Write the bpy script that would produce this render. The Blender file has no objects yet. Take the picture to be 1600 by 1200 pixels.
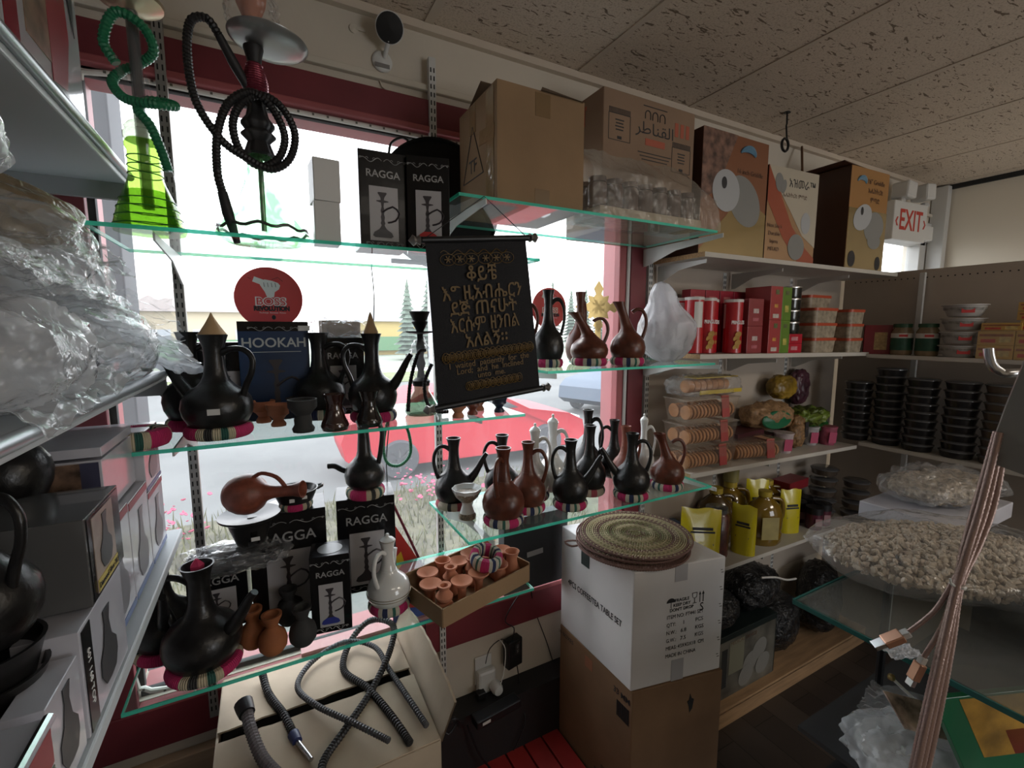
import bpy, bmesh, math, random
from mathutils import Vector, Matrix, noise, Euler
sc = bpy.context.scene
COL = sc.collection
H = 1.88                       # eye height above the floor; heights below are written H + offset
PI = math.pi
# ------------------------------------------------------------------ camera
cd = bpy.data.cameras.new('camera'); cam = bpy.data.objects.new('camera', cd); COL.objects.link(cam)
cam.location = (0, 0, H)
cam.rotation_euler = (math.radians(90 - 6.81), 0, math.radians(-28.2))
cd.sensor_width = 36; cd.lens = 36 * 720 / 1600; cd.clip_start = .02; cd.clip_end = 300
sc.camera = cam
# ------------------------------------------------------------------ world, light, exposure
w = bpy.data.worlds.new('overcast_sky'); sc.world = w; w.use_nodes = True
nt = w.node_tree; bg = nt.nodes['Background']
tc = nt.nodes.new('ShaderNodeTexCoord'); sp = nt.nodes.new('ShaderNodeSeparateXYZ'); cr = nt.nodes.new('ShaderNodeValToRGB')
nt.links.new(tc.outputs['Generated'], sp.inputs[0]); nt.links.new(sp.outputs['Z'], cr.inputs[0]); nt.links.new(cr.outputs[0], bg.inputs[0])
cr.color_ramp.elements[0].position = 0.0; cr.color_ramp.elements[0].color = (.97, .98, 1, 1)
cr.color_ramp.elements[1].position = 1.0; cr.color_ramp.elements[1].color = (.78, .88, 1, 1)
bg.inputs[1].default_value = 2.2
sc.view_settings.view_transform = 'Standard'; sc.view_settings.look = 'None'
sc.view_settings.exposure = 1.25
sc.cycles.transparent_max_bounces = 32; sc.view_settings.gamma = 1
def portal(name, loc, rot, sx, sy):
    l = bpy.data.lights.new(name, 'AREA'); l.shape = 'RECTANGLE'; l.size = sx; l.size_y = sy; l.cycles.is_portal = True
    o = bpy.data.objects.new(name, l); COL.objects.link(o); o.location = loc; o.rotation_euler = rot
portal('window_portal', (.52, 1.73, H - .21), (-PI/2, 0, 0), 1.85, 1.8)
portal('back_window_portal', (2.7, -3.1, H - .3), (PI/2, 0, 0), 1.6, 1.9)
for px_, py_, pw_ in ((1.1, -1.5, 4), (3.3, -1.6, 13)):       # area lamps added as unseen fill, behind the viewer
    l = bpy.data.lights.new('fill_panel_light', 'AREA'); l.shape = 'RECTANGLE'; l.size = 1.15; l.size_y = .55; l.energy = pw_; l.color = (1, .9, .77)
    o = bpy.data.objects.new('fill_panel_light', l); COL.objects.link(o); o.location = (px_, py_, H + .97)
sd = bpy.data.lights.new('sun', 'SUN'); sd.energy = .35; sd.angle = math.radians(12); sd.color = (1, .96, .9)
so = bpy.data.objects.new('sun', sd); COL.objects.link(so); so.rotation_euler = (math.radians(-38), math.radians(-12), 0)

# ------------------------------------------------------------------ materials
_m = {}
def mat(name, col=(.5,.5,.5), rough=.5, metal=0, spec=.5, alpha=1, var=0, vscale=20, bump=0, bscale=60, coat=0, stretch=None, emit=None):
    if name in _m: return _m[name]
    m = bpy.data.materials.new(name); m.use_nodes = True; n = m.node_tree; b = n.nodes['Principled BSDF']
    b.inputs['Base Color'].default_value = (*col, 1); b.inputs['Roughness'].default_value = rough
    b.inputs['Metallic'].default_value = metal; b.inputs['Specular IOR Level'].default_value = spec
    b.inputs['Alpha'].default_value = alpha; b.inputs['Coat Weight'].default_value = coat
    if emit: b.inputs['Emission Color'].default_value = (*emit[0], 1); b.inputs['Emission Strength'].default_value = emit[1]
    if var or bump:
        t = n.nodes.new('ShaderNodeTexCoord'); mp = n.nodes.new('ShaderNodeMapping')
        if stretch: mp.inputs['Scale'].default_value = stretch
        n.links.new(t.outputs['Object'], mp.inputs[0])
    if var:
        x = n.nodes.new('ShaderNodeTexNoise'); x.inputs['Scale'].default_value = vscale; x.inputs['Detail'].default_value = 5
        r = n.nodes.new('ShaderNodeValToRGB'); n.links.new(mp.outputs[0], x.inputs[0]); n.links.new(x.outputs[0], r.inputs[0])
        r.color_ramp.elements[0].position = .3; r.color_ramp.elements[1].position = .7
        r.color_ramp.elements[0].color = (*[max(0, c*(1-var)) for c in col], 1); r.color_ramp.elements[1].color = (*[min(1, c*(1+var)) for c in col], 1)
        n.links.new(r.outputs[0], b.inputs['Base Color'])
    if bump:
        x = n.nodes.new('ShaderNodeTexNoise'); x.inputs['Scale'].default_value = bscale; x.inputs['Detail'].default_value = 3
        bb = n.nodes.new('ShaderNodeBump'); bb.inputs['Strength'].default_value = bump; bb.inputs['Distance'].default_value = .01
        n.links.new(mp.outputs[0], x.inputs[0]); n.links.new(x.outputs[0], bb.inputs['Height']); n.links.new(bb.outputs[0], b.inputs['Normal'])
    _m[name] = m; return m
def clear(name, tint=(1,1,1), gloss=.5, body=0, bcol=(.8,.8,.8), rough=.05, bump=0, bscale=30, trans=0):
    """thin clear sheet: see-through + fresnel reflections + a little milky body"""
    if name in _m: return _m[name]
    m = bpy.data.materials.new(name); m.use_nodes = True; n = m.node_tree; n.nodes.remove(n.nodes['Principled BSDF'])
    out = n.nodes['Material Output']; T = n.nodes.new('ShaderNodeBsdfTransparent'); T.inputs[0].default_value = (*tint, 1)
    G = n.nodes.new('ShaderNodeBsdfGlossy'); G.inputs['Roughness'].default_value = rough
    D = n.nodes.new('ShaderNodeBsdfDiffuse'); D.inputs[0].default_value = (*bcol, 1)
    TL_ = n.nodes.new('ShaderNodeBsdfTranslucent'); TL_.inputs[0].default_value = (*bcol, 1)
    DM = n.nodes.new('ShaderNodeMixShader'); DM.inputs[0].default_value = trans; n.links.new(D.outputs[0], DM.inputs[1]); n.links.new(TL_.outputs[0], DM.inputs[2])
    a = n.nodes.new('ShaderNodeMixShader'); a.inputs[0].default_value = body; n.links.new(T.outputs[0], a.inputs[1]); n.links.new(DM.outputs[0], a.inputs[2])
    f = n.nodes.new('ShaderNodeFresnel'); f.inputs[0].default_value = 1.0 + gloss
    gm = n.nodes.new('ShaderNodeNewGeometry'); iv = n.nodes.new('ShaderNodeMath'); iv.operation = 'SUBTRACT'; iv.inputs[0].default_value = 1; n.links.new(gm.outputs['Backfacing'], iv.inputs[1])
    mu = n.nodes.new('ShaderNodeMath'); mu.operation = 'MULTIPLY'; n.links.new(f.outputs[0], mu.inputs[0]); n.links.new(iv.outputs[0], mu.inputs[1])   # inner faces only transmit
    c = n.nodes.new('ShaderNodeMixShader'); n.links.new(mu.outputs[0], c.inputs[0]); n.links.new(a.outputs[0], c.inputs[1]); n.links.new(G.outputs[0], c.inputs[2])
    if bump:
        t = n.nodes.new('ShaderNodeTexCoord'); x = n.nodes.new('ShaderNodeTexNoise'); x.inputs['Scale'].default_value = bscale; x.inputs['Detail'].default_value = 4; x.inputs['Distortion'].default_value = 1.5
        bb = n.nodes.new('ShaderNodeBump'); bb.inputs['Strength'].default_value = bump; bb.inputs['Distance'].default_value = .02
        n.links.new(t.outputs['Object'], x.inputs[0]); n.links.new(x.outputs[0], bb.inputs['Height'])
        for q in (G, f, D): n.links.new(bb.outputs[0], q.inputs['Normal'])
    n.links.new(c.outputs[0], out.inputs[0]); _m[name] = m; return m
def stripes(name, cols, reps=1, bump=True):
    """coloured wrapping bands around a ring, by angle about its own axis"""
    m = bpy.data.materials.new(name); m.use_nodes = True; n = m.node_tree; b = n.nodes['Principled BSDF']; b.inputs['Roughness'].default_value = .85
    t = n.nodes.new('ShaderNodeTexCoord'); s = n.nodes.new('ShaderNodeSeparateXYZ'); n.links.new(t.outputs['Object'], s.inputs[0])
    a = n.nodes.new('ShaderNodeMath'); a.operation = 'ARCTAN2'; n.links.new(s.outputs[1], a.inputs[0]); n.links.new(s.outputs[0], a.inputs[1])
    q = n.nodes.new('ShaderNodeMath'); q.operation = 'MULTIPLY_ADD'; q.inputs[1].default_value = reps/(2*PI); q.inputs[2].default_value = 5.5
    n.links.new(a.outputs[0], q.inputs[0]); fr = n.nodes.new('ShaderNodeMath'); fr.operation = 'FRACT'; n.links.new(q.outputs[0], fr.inputs[0])
    r = n.nodes.new('ShaderNodeValToRGB'); r.color_ramp.interpolation = 'CONSTANT'; tot = sum(x[1] for x in cols); p = 0
    for i, (c, wd) in enumerate(cols):
        e = r.color_ramp.elements[0] if i == 0 else (r.color_ramp.elements[1] if i == 1 else r.color_ramp.elements.new(p))
        e.position = p; e.color = (*c, 1); p += wd/tot
    n.links.new(fr.outputs[0], r.inputs[0]); n.links.new(r.outputs[0], b.inputs['Base Color'])
    q2 = n.nodes.new('ShaderNodeMath'); q2.operation = 'MULTIPLY'; q2.inputs[1].default_value = 95; n.links.new(a.outputs[0], q2.inputs[0])
    s2 = n.nodes.new('ShaderNodeMath'); s2.operation = 'SINE'; n.links.new(q2.outputs[0], s2.inputs[0])
    bb = n.nodes.new('ShaderNodeBump'); bb.inputs['Strength'].default_value = .6; bb.inputs['Distance'].default_value = .002
    n.links.new(s2.outputs[0], bb.inputs['Height']); n.links.new(bb.outputs[0], b.inputs['Normal'])
    return m
BLACK = mat('black_clay', (.011,.0105,.0105), .3, spec=.42, var=.5, vscale=9, bump=.12, bscale=14)
BROWN = mat('brown_clay', (.095,.027,.015), .3, spec=.4, var=.35, vscale=8, bump=.08, bscale=12)
REDBROWN = mat('reddish_clay', (.2,.055,.032), .4, var=.3, vscale=8, bump=.08, bscale=12)
TERRA = mat('terracotta', (.5,.2,.115), .85, var=.15, vscale=14, bump=.1, bscale=80)
ORANGE = mat('orange_clay', (.3,.1,.035), .8, var=.2, vscale=14)
GLAZED = mat('dark_glaze', (.03,.008,.006), .12, spec=.8, coat=.6)
PORC = mat('white_porcelain', (.62,.62,.6), .15, spec=.6, coat=.5)
GOLDLINE = mat('gold_line', (.25,.2,.12), .35, metal=.6)
CARD = mat('cardboard', (.27,.17,.09), .85, var=.12, vscale=6, bump=.06, bscale=30)
CARDL = mat('pale_cardboard', (.42,.34,.25), .85, var=.1, vscale=6, bump=.08, bscale=25)
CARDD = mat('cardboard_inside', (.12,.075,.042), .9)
WBOX = mat('white_carton', (.66,.64,.63), .6, var=.05, vscale=5, bump=.05, bscale=20)
INK = mat('black_ink', (.02,.02,.022), .6)
REDINK = mat('red_ink', (.45,.06,.035), .6)
SILVER = mat('silver_ink', (.3,.3,.3), .4, metal=.3)
BOXB = mat('glossy_black_card', (.006,.006,.007), .25, spec=.3, coat=.05, bump=.04, bscale=40)
PANEL = mat('pale_print', (.38,.37,.38), .35)
WHITE = mat('white_enamel', (.62,.62,.6), .4)
METALW = mat('white_metal', (.55,.55,.53), .4, spec=.5)
WALL = mat('wall_paint', (.58,.525,.44), .85, var=.05, vscale=3, bump=.05, bscale=60)
WALLG = mat('shelf_back_panel', (.42,.36,.3), .75, var=.06, vscale=3)
TRIM = mat('red_trim_paint', (.16,.022,.03), .5, var=.12, vscale=5)
TRIML = mat('lit_red_trim_paint', (.33,.08,.085), .5, var=.1, vscale=5)  # same red trim, with window light on the bevel put into the colour
BOARD = mat('white_melamine', (.5,.47,.42), .45, var=.05, vscale=5)
CHIP = mat('chipboard_edge', (.42,.27,.14), .85, var=.3, vscale=150)
LSHELF = mat('grey_white_shelf', (.5,.54,.56), .45, var=.04, vscale=4)
BLACKM = mat('black_plastic', (.011,.011,.012), .4, spec=.4)
BRUBBER = mat('black_rubber', (.014,.0135,.014), .45, spec=.4)
STEEL = mat('steel', (.55,.55,.56), .25, metal=1)
SLOT = mat('slot_dark', (.015,.015,.015), .8)
GREENH = mat('green_hose', (.012,.16,.07), .4)
PINKM = mat('crimson_metal', (.2,.03,.05), .3, metal=.6)
BRASS = mat('brass', (.42,.31,.13), .3, metal=.9)
STRAW = mat('straw', (.45,.35,.2), .9, var=.2, vscale=80)
MINT = clear('glass_edge_green', (.5,1,.9), .4, .75, (.16,.82,.66), .1, trans=.5)  # bright mint colour stands in for light guided through the glass
DTEAL = mat('dark_glass_edge', (.02,.11,.1), .2, alpha=.9)
GLASS = clear('shelf_glass', (.93,.98,.965), .4, .05, (.75,.85,.85), .02)
GREYGLASS = clear('counter_glass', (.75,.78,.76), .5, .16, (.32,.32,.3), .08)
WGLASS = clear('window_glass', (1,1,1), .35, .04, (.85,.88,.9), .02, trans=.75)
CLEARP = clear('clear_plastic', (.97,.97,.97), .5, .12, (.85,.87,.9), .1, bump=.5, bscale=22, trans=.4)
MILKY = clear('milky_plastic', (.97,.97,.97), .42, .36, (.9,.92,.96), .13, bump=.55, bscale=16, trans=.5)
MILK2 = clear('wrap_plastic', (.96,.96,.94), .5, .22, (.62,.58,.52), .16, bump=.45, bscale=16, trans=.4)
WBAG = clear('white_carrier_plastic', (.9,.9,.9), .4, .72, (.8,.8,.83), .25, bump=.5, bscale=14, trans=.55)
GREENG = clear('lime_glass', (.5,.68,.26), .5, .14, (.2,.5,.03), .03, trans=.8)
PALEGREENG = clear('mottled_green_glass', (.6,.9,.62), .55, .08, (.2,.5,.2), .02, trans=.6)
_n = PALEGREENG.node_tree; _t = _n.nodes.new('ShaderNodeTexCoord'); _mp = _n.nodes.new('ShaderNodeMapping'); _mp.inputs['Scale'].default_value = (14, 14, 7); _x = _n.nodes.new('ShaderNodeTexNoise'); _x.inputs['Scale'].default_value = 1.6; _x.inputs['Distortion'].default_value = .6
_r = _n.nodes.new('ShaderNodeValToRGB'); _r.color_ramp.elements[0].position = .47; _r.color_ramp.elements[0].color = (.88,.95,.9,1); _r.color_ramp.elements[1].position = .56; _r.color_ramp.elements[1].color = (.42,.72,.46,1)
_n.links.new(_t.outputs['Object'], _mp.inputs[0]); _n.links.new(_mp.outputs[0], _x.inputs[0]); _n.links.new(_x.outputs[0], _r.inputs[0])
for _q in _n.nodes:
    if _q.type == 'BSDF_TRANSPARENT': _n.links.new(_r.outputs[0], _q.inputs[0])
CLEARG = clear('clear_glass', (.9,.92,.92), .5, .03, (.8,.8,.8), .02)
RC = ((.45,.02,.1), 3); 
RINGA = stripes('striped_cloth_ring', [((.5,.02,.12),3.4),((.5,.43,.3),1.0),((.03,.03,.03),.9),((.5,.43,.3),.9),((.02,.09,.07),.8),((.5,.43,.3),.8)], 3)
RINGB = stripes('crimson_cloth_ring', [((.48,.02,.12),2.4),((.55,.5,.4),1),((.02,.03,.09),1.1),((.55,.5,.4),1.1),((.03,.12,.09),.7),((.55,.5,.4),.9)], 4)
RINGC = stripes('muted_cloth_ring', [((.5,.43,.33),2),((.03,.03,.03),.6),((.5,.43,.33),1),((.4,.08,.1),1.2)], 4)

# ------------------------------------------------------------------ mesh helpers
class MB:
    def __init__(s): s.v = []; s.f = []
    def add(s, v, f, M=None):
        o = len(s.v); s.v += [tuple(M @ Vector(p)) if M else tuple(p) for p in v]; s.f += [tuple(i+o for i in q) for q in f]; return s
    def box(s, c, d, M=None):
        x, y, z = c; a, b, h = d[0]/2, d[1]/2, d[2]/2
        v = [(x-a,y-b,z-h),(x+a,y-b,z-h),(x+a,y+b,z-h),(x-a,y+b,z-h),(x-a,y-b,z+h),(x+a,y-b,z+h),(x+a,y+b,z+h),(x-a,y+b,z+h)]
        return s.add(v, [(0,3,2,1),(4,5,6,7),(0,1,5,4),(1,2,6,5),(2,3,7,6),(3,0,4,7)], M)
    def lathe(s, prof, n=32, M=None, wob=None):
        v = []; f = []
        for (r, z) in prof:
            for k in range(n):
                a = 2*PI*k/n; rr = r*(wob(a, z) if wob else 1); v.append((rr*math.cos(a), rr*math.sin(a), z))
        for i in range(len(prof)-1):
            for k in range(n):
                k2 = (k+1) % n; f.append((i*n+k, i*n+k2, (i+1)*n+k2, (i+1)*n+k))
        if prof[0][0] > 1e-5: f.append(tuple(reversed(range(n))))
        if prof[-1][0] > 1e-5: f.append(tuple(range((len(prof)-1)*n, len(prof)*n)))
        return s.add(v, f, M)
    def tube(s, pts, r, n=8, closed=False, M=None):
        pts = [Vector(p) for p in pts]; N = len(pts); R = r if isinstance(r, (list, tuple)) else [r]*N
        v = []; f = []; up = None
        for i, p in enumerate(pts):
            if closed: t = pts[(i+1) % N]-pts[i-1]
            else: t = pts[min(i+1,N-1)]-pts[max(i-1,0)]
            if t.length < 1e-9: t = Vector((0,0,1))
            t.normalize()
            if up is None: up = t.orthogonal().normalized()
            up = (up - t*up.dot(t)); up = up.normalized() if up.length > 1e-6 else t.orthogonal().normalized()
            b = t.cross(up)
            for k in range(n):
                a = 2*PI*k/n; v.append(p + (up*math.cos(a)+b*math.sin(a))*R[i])
        for i in range(N if closed else N-1):
            j = (i+1) % N
            for k in range(n):
                k2 = (k+1) % n; f.append((i*n+k, i*n+k2, j*n+k2, j*n+k))
        if not closed: f.append(tuple(reversed(range(n)))); f.append(tuple(range((N-1)*n, N*n)))
        return s.add(v, f, M)
    def prism(s, poly, d, M=None):
        """polygon in the x-z plane, thickness d along -y"""
        n = len(poly); v = [(x, 0, z) for x, z in poly] + [(x, -d, z) for x, z in poly]
        f = [tuple(range(n)), tuple(reversed(range(n, 2*n)))] + [(i, i+n, (i+1) % n+n, (i+1) % n) for i in range(n)]
        return s.add(v, f, M)
    def mesh(s, name, m, smooth=False, bevel=0):
        me = bpy.data.meshes.new(name); me.from_pydata(s.v, [], s.f); me.update()
        bm = bmesh.new(); bm.from_mesh(me)
        bmesh.ops.recalc_face_normals(bm, faces=bm.faces)
        if bevel: bmesh.ops.bevel(bm, geom=list(bm.edges), offset=bevel, segments=2, affect='EDGES', profile=.5)
        if smooth:
            for q in bm.faces: q.smooth = True
            for e in bm.edges:
                if len(e.link_faces) == 2 and e.calc_face_angle(0) > math.radians(42): e.smooth = False
        bm.to_mesh(me); bm.free(); me.materials.append(m); return me
    def build(s, name, m, parent=None, smooth=False, bevel=0, loc=None, rot=None):
        o = bpy.data.objects.new(name, s.mesh(name, m, smooth, bevel)); COL.objects.link(o)
        if parent: o.parent = parent
        if loc is not None: o.location = loc
        if rot is not None: o.rotation_euler = rot
        return o
def tag(o, label=None, cat=None, group=None, kind=None):
    if label: o['label'] = label
    if cat: o['category'] = cat
    if group: o['group'] = group
    if kind: o['kind'] = kind
    return o
def thing(name, label, cat, loc=(0,0,0), rz=0, group=None, rot=None, scale=None):
    o = bpy.data.objects.new(name, None); COL.objects.link(o); o.location = loc; o.rotation_euler = rot or (0,0,rz); o.empty_display_size = .02
    if scale: o.scale = scale
    return tag(o, label, cat, group)
def copy_tree(o, parent=None):
    c = o.copy(); COL.objects.link(c)
    if parent: c.parent = parent
    for ch in list(o.children): copy_tree(ch, c)
    return c
def dup(o, loc, rz=None, label=None, group=None, scale=None, rot=None):
    c = copy_tree(o); c.location = loc
    if rot is not None: c.rotation_euler = rot
    elif rz is not None: c.rotation_euler = (0,0,rz)
    if label: c['label'] = label
    if group: c['group'] = group
    if scale: c.scale = scale
    return c
def struct(name, c, d, m, bevel=0, label=None):
    return tag(MB().box(c, d).build(name, m, bevel=bevel), label, kind='structure')
def smooth_path(ctrl, step=.004, closed=False):
    P = [Vector(p) for p in ctrl]; N = len(P); out = []
    for i in range(N if closed else N-1):
        if closed: p0, p1, p2, p3 = P[i-1], P[i], P[(i+1) % N], P[(i+2) % N]
        else: p0, p1, p2, p3 = P[max(i-1,0)], P[i], P[i+1], P[min(i+2,N-1)]
        k = max(2, int((p2-p1).length/step))
        for j in range(k):
            t = j/k; out.append(.5*((2*p1)+(p2-p0)*t+(2*p0-5*p1+4*p2-p3)*t*t+(3*p1-p0-3*p2+p3)*t**3))
    if not closed: out.append(P[-1])
    return out
def hose(mb, ctrl, r, step=.0035, n=10, rib=.82, closed=False):
    p = smooth_path(ctrl, step, closed); mb.tube(p, [r if i % 2 else r*rib for i in range(len(p))], n, closed); return mb
def lettering(txt, size, loc, rot, m, parent, align='CENTER', name='lettering', label=None, sx=1, bold=0, sp=1):
    c = bpy.data.curves.new(name, 'FONT'); c.body = txt; c.size = size; c.align_x = align; c.align_y = 'CENTER'; c.extrude = .0002; c.offset = bold; c.space_character = sp; c.resolution_u = 3
    t = bpy.data.objects.new(name, c); COL.objects.link(t); dg = bpy.context.evaluated_depsgraph_get()
    me = bpy.data.meshes.new_from_object(t.evaluated_get(dg)); COL.objects.unlink(t); bpy.data.objects.remove(t)
    me.materials.clear(); me.materials.append(m); me.name = name
    o = bpy.data.objects.new(name, me); COL.objects.link(o); o.parent = parent; o.location = loc; o.rotation_euler = rot; o.scale = (sx, 1, 1)
    if label: o['label'] = label
    return o
FRONT = (PI/2, 0, 0); LEFT = (PI/2, 0, -PI/2); RIGHT = (PI/2, 0, PI/2)
def blob(size, seed=0, amp=.12, freq=5, lvl=4, flat=.0, sq=2.4, ridged=False, M=None):
    """crumpled pillow shape: superellipsoid displaced by noise, resting on z=0"""
    bm = bmesh.new(); bmesh.ops.create_cube(bm, size=2); bmesh.ops.subdivide_edges(bm, edges=bm.edges, cuts=2**lvl-1, use_grid_fill=True)
    v = []; mx = max(size)
    for q in bm.verts:
        p = q.co.normalized(); l = (abs(p.x)**sq+abs(p.y)**sq+abs(p.z)**sq)**(-1/sq); p = p*l
        w = Vector((p.x*size[0]/2, p.y*size[1]/2, p.z*size[2]/2)); s = w*freq/mx*2 + Vector((seed*7.3, seed*3.1, seed*1.7))
        d = noise.noise(s)+.5*noise.noise(s*2.1)+.3*noise.noise(s*4.3)
        if ridged:
            q = Vector((s.x*.5+s.z*.3, s.y*1.1-s.x*.4, s.z*.7)); q += .5*Vector((noise.noise(s*.7), noise.noise(s*.7+Vector((9,0,0))), 0))
            d = .45-1.0*abs(noise.noise(q))-.55*abs(noise.noise(q*2.2+Vector((3,3,3))))+.25*noise.noise(s*.6)
        w += p.normalized()*d*amp*mx*.5
        w.z = max(w.z, -size[2]/2*(1-flat)) + size[2]/2*(1-flat); v.append(w)
    mb = MB(); mb.add(v, [tuple(x.index for x in f.verts) for f in bm.faces], M); bm.free(); return mb
def sheet(fn, nu, nv, thick=.0006):
    """surface z=fn(u,v)->xyz with real thickness via solidify done by offset"""
    mb = MB(); v = [fn(i/nu, j/nv) for j in range(nv+1) for i in range(nu+1)]; k = len(v); W = nu+1
    f = [(j*W+i, j*W+i+1, (j+1)*W+i+1, (j+1)*W+i) for j in range(nv) for i in range(nu)]
    v2 = [tuple(Vector(p)-Vector((0,0,thick))) for p in v]; g = [tuple(reversed([q+k for q in x])) for x in f]
    edge = [i for i in range(nu)]
    rim = []
    for i in range(nu): rim += [(i+1, i, i+k, i+1+k), (nv*W+i, nv*W+i+1, nv*W+i+1+k, nv*W+i+k)]
    for j in range(nv): rim += [(j*W, (j+1)*W, (j+1)*W+k, j*W+k), ((j+1)*W+nu, j*W+nu, j*W+nu+k, (j+1)*W+nu+k)]
    mb.add(v+v2, f+g+rim); return mb
# ------------------------------------------------------------------ room shell
XL, XR, YW, YB = -.64, 4.31, 1.6, -3.0
def floor_mat():
    m = bpy.data.materials.new('dark_plank_floor'); m.use_nodes = True; n = m.node_tree; b = n.nodes['Principled BSDF']; b.inputs['Roughness'].default_value = .45
    t = n.nodes.new('ShaderNodeTexCoord'); br = n.nodes.new('ShaderNodeTexBrick'); br.inputs['Scale'].default_value = 1
    br.inputs['Brick Width'].default_value = 1.2; br.inputs['Row Height'].default_value = .15; br.inputs['Mortar Size'].default_value = .002
    br.inputs['Color1'].default_value = (.035,.026,.022,1); br.inputs['Color2'].default_value = (.06,.046,.038,1); br.inputs['Mortar'].default_value = (.008,.007,.006,1)
    mp = n.nodes.new('ShaderNodeMapping'); mp.inputs['Rotation'].default_value = (0,0,PI/2); n.links.new(t.outputs['Object'], mp.inputs[0]); n.links.new(mp.outputs[0], br.inputs[0])
    n.links.new(br.outputs[0], b.inputs['Base Color']); return m
def ceil_mat():
    m = bpy.data.materials.new('fissured_ceiling_tile'); m.use_nodes = True; n = m.node_tree; b = n.nodes['Principled BSDF']; b.inputs['Roughness'].default_value = .95
    t = n.nodes.new('ShaderNodeTexCoord'); mp = n.nodes.new('ShaderNodeMapping'); mp.inputs['Scale'].default_value = (13,42,1); n.links.new(t.outputs['Object'], mp.inputs[0])
    nz = n.nodes.new('ShaderNodeTexNoise'); nz.inputs['Scale'].default_value = 1.4; nz.inputs['Detail'].default_value = 3; nz.inputs['Distortion'].default_value = 1.6; n.links.new(mp.outputs[0], nz.inputs[0])
    r = n.nodes.new('ShaderNodeValToRGB'); r.color_ramp.elements[0].position = .615; r.color_ramp.elements[0].color = (.62,.53,.43,1); r.color_ramp.elements[1].position = .64; r.color_ramp.elements[1].color = (.2,.15,.11,1)
    n.links.new(nz.outputs[0], r.inputs[0])
    n2 = n.nodes.new('ShaderNodeTexNoise'); n2.inputs['Scale'].default_value = 160; n.links.new(t.outputs['Object'], n2.inputs[0])
    r2 = n.nodes.new('ShaderNodeValToRGB'); r2.color_ramp.elements[0].position = .36; r2.color_ramp.elements[0].color = (.8,.78,.76,1); r2.color_ramp.elements[1].position = .5; r2.color_ramp.elements[1].color = (1,1,1,1); n.links.new(n2.outputs[0], r2.inputs[0])
    mx = n.nodes.new('ShaderNodeMixRGB'); mx.blend_type = 'MULTIPLY'; mx.inputs[0].default_value = 1; n.links.new(r.outputs[0], mx.inputs[1]); n.links.new(r2.outputs[0], mx.inputs[2])
    n.links.new(mx.outputs[0], b.inputs['Base Color']); return m
struct('floor', ((XL+XR)/2, (YB+YW)/2, -.05), (XR-XL+.3, YW-YB+.3, .1), floor_mat(), label='dark wood plank floor')
cl = struct('ceiling', ((XL+XR)/2, (YB+YW)/2, H+1.05), (XR-XL+.3, YW-YB+.3, .1), ceil_mat(), label='ceiling of fissured lay-in tiles')
GRID = mat('ceiling_grid_paint', (.56,.48,.39), .7)
g = MB()
x = .53-2*.61
while x < XR:
    g.box((x, (YB+YW)/2, H+.999), (.022 if x > .6 else .03, YW-YB, .006)); x += .6125
for y in (1.59, .37, -.85, -2.07): g.box(((XL+XR)/2, y, H+.9985), (XR-XL, .022, .005))
tag(g.build('ceiling_grid', GRID, cl), 'metal grid strips between the tiles')
# window wall with its opening (x -.38..1.42, z H-1.08..H+.655) and the small corner window
Wx0, Wx1, Wz0, Wz1 = -.385, 1.42, H-1.085, H+.655
wa = MB()
TH = .14; yc = YW+TH/2
def wseg(x0, x1, z0, z1): wa.box(((x0+x1)/2, yc, (z0+z1)/2), (x1-x0, TH, z1-z0))
wseg(XL-.1, Wx0, 0, H+1); wseg(Wx0, Wx1, 0, Wz0); wseg(Wx0, Wx1, Wz1, H+1); wseg(Wx1, 3.42, 0, H+1)
wseg(3.42, 4.25, 0, H-.2); wseg(3.42, 4.25, H+.64, H+1); wseg(4.25, XR+.1, 0, H+1)
tag(wa.build('wall_front', WALL), 'off-white street side wall with the shop window', kind='structure')
struct('wall_right', (XR+.05, (YB+YW)/2, (H+1)/2), (.1, YW-YB, H+1), mat('right_wall_paint', (.72,.66,.55), .7))
struct('wall_left', (XL-.05, (YB+YW)/2, (H+1)/2), (.1, YW-YB, H+1), WALL)
bw = MB()
for (x0,x1,z0,z1) in ((XL-.1,1.9,0,H+1),(3.5,XR+.1,0,H+1),(1.9,3.5,0,.65),(1.9,3.5,2.5,H+1)): bw.box(((x0+x1)/2, YB-.05, (z0+z1)/2), (x1-x0,.1,z1-z0))
tag(bw.build('wall_back', WALL), kind='structure')
# red painted trim round the big window
struct('trim_1', ((XL+1.52)/2, YW-.012, H+.708), (1.52-XL, .024, .104), TRIM, .003, 'wide dark red board above the shop window')
struct('trim_2', ((Wx0-.05+1.44)/2, YW-.006, H+.665), (1.44-Wx0+.05, .05, .02), TRIML, .004, 'narrow pinkish red moulding under the wide red board')
struct('trim_3', (-.51, YW-.012, H-.29), (.26, .024, 1.89), TRIM, .003, 'red panel left of the shop window')
struct('trim_4', (1.47, YW-.02, H-.2), (.09, .04, 1.8), TRIM, .004, 'dark red upright post at the right end of the window')
struct('trim_5', (1.395, YW-.01, H-.2), (.05, .04, 1.7), TRIML, .004, 'pinkish red inner post of the window')
struct('trim_6', ((XL+1.52)/2, YW-.015, H-1.165), (1.52-XL, .03, .13), TRIM, .004, 'dark red board below the shop window')
struct('trim_7', (.52, YW-.0, H-1.098), (1.8, .06, .022), TRIML, .004, 'pinkish red sill inside the shop window')
struct('trim_8', (1.8, YW-.01, H+.80), (4.9, .02, .02), WALL, .003, 'thin painted moulding above the red board')
struct('trim_9', (1.8, YW-.012, H+.985), (4.9, .024, .024), GRID, 0, 'painted angle strip where wall meets ceiling')
struct('trim_10', (4.27, YW-.05, H+.35), (.06, .09, 1.28), METALW, .004, 'grey metal corner strip by the small window')
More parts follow.
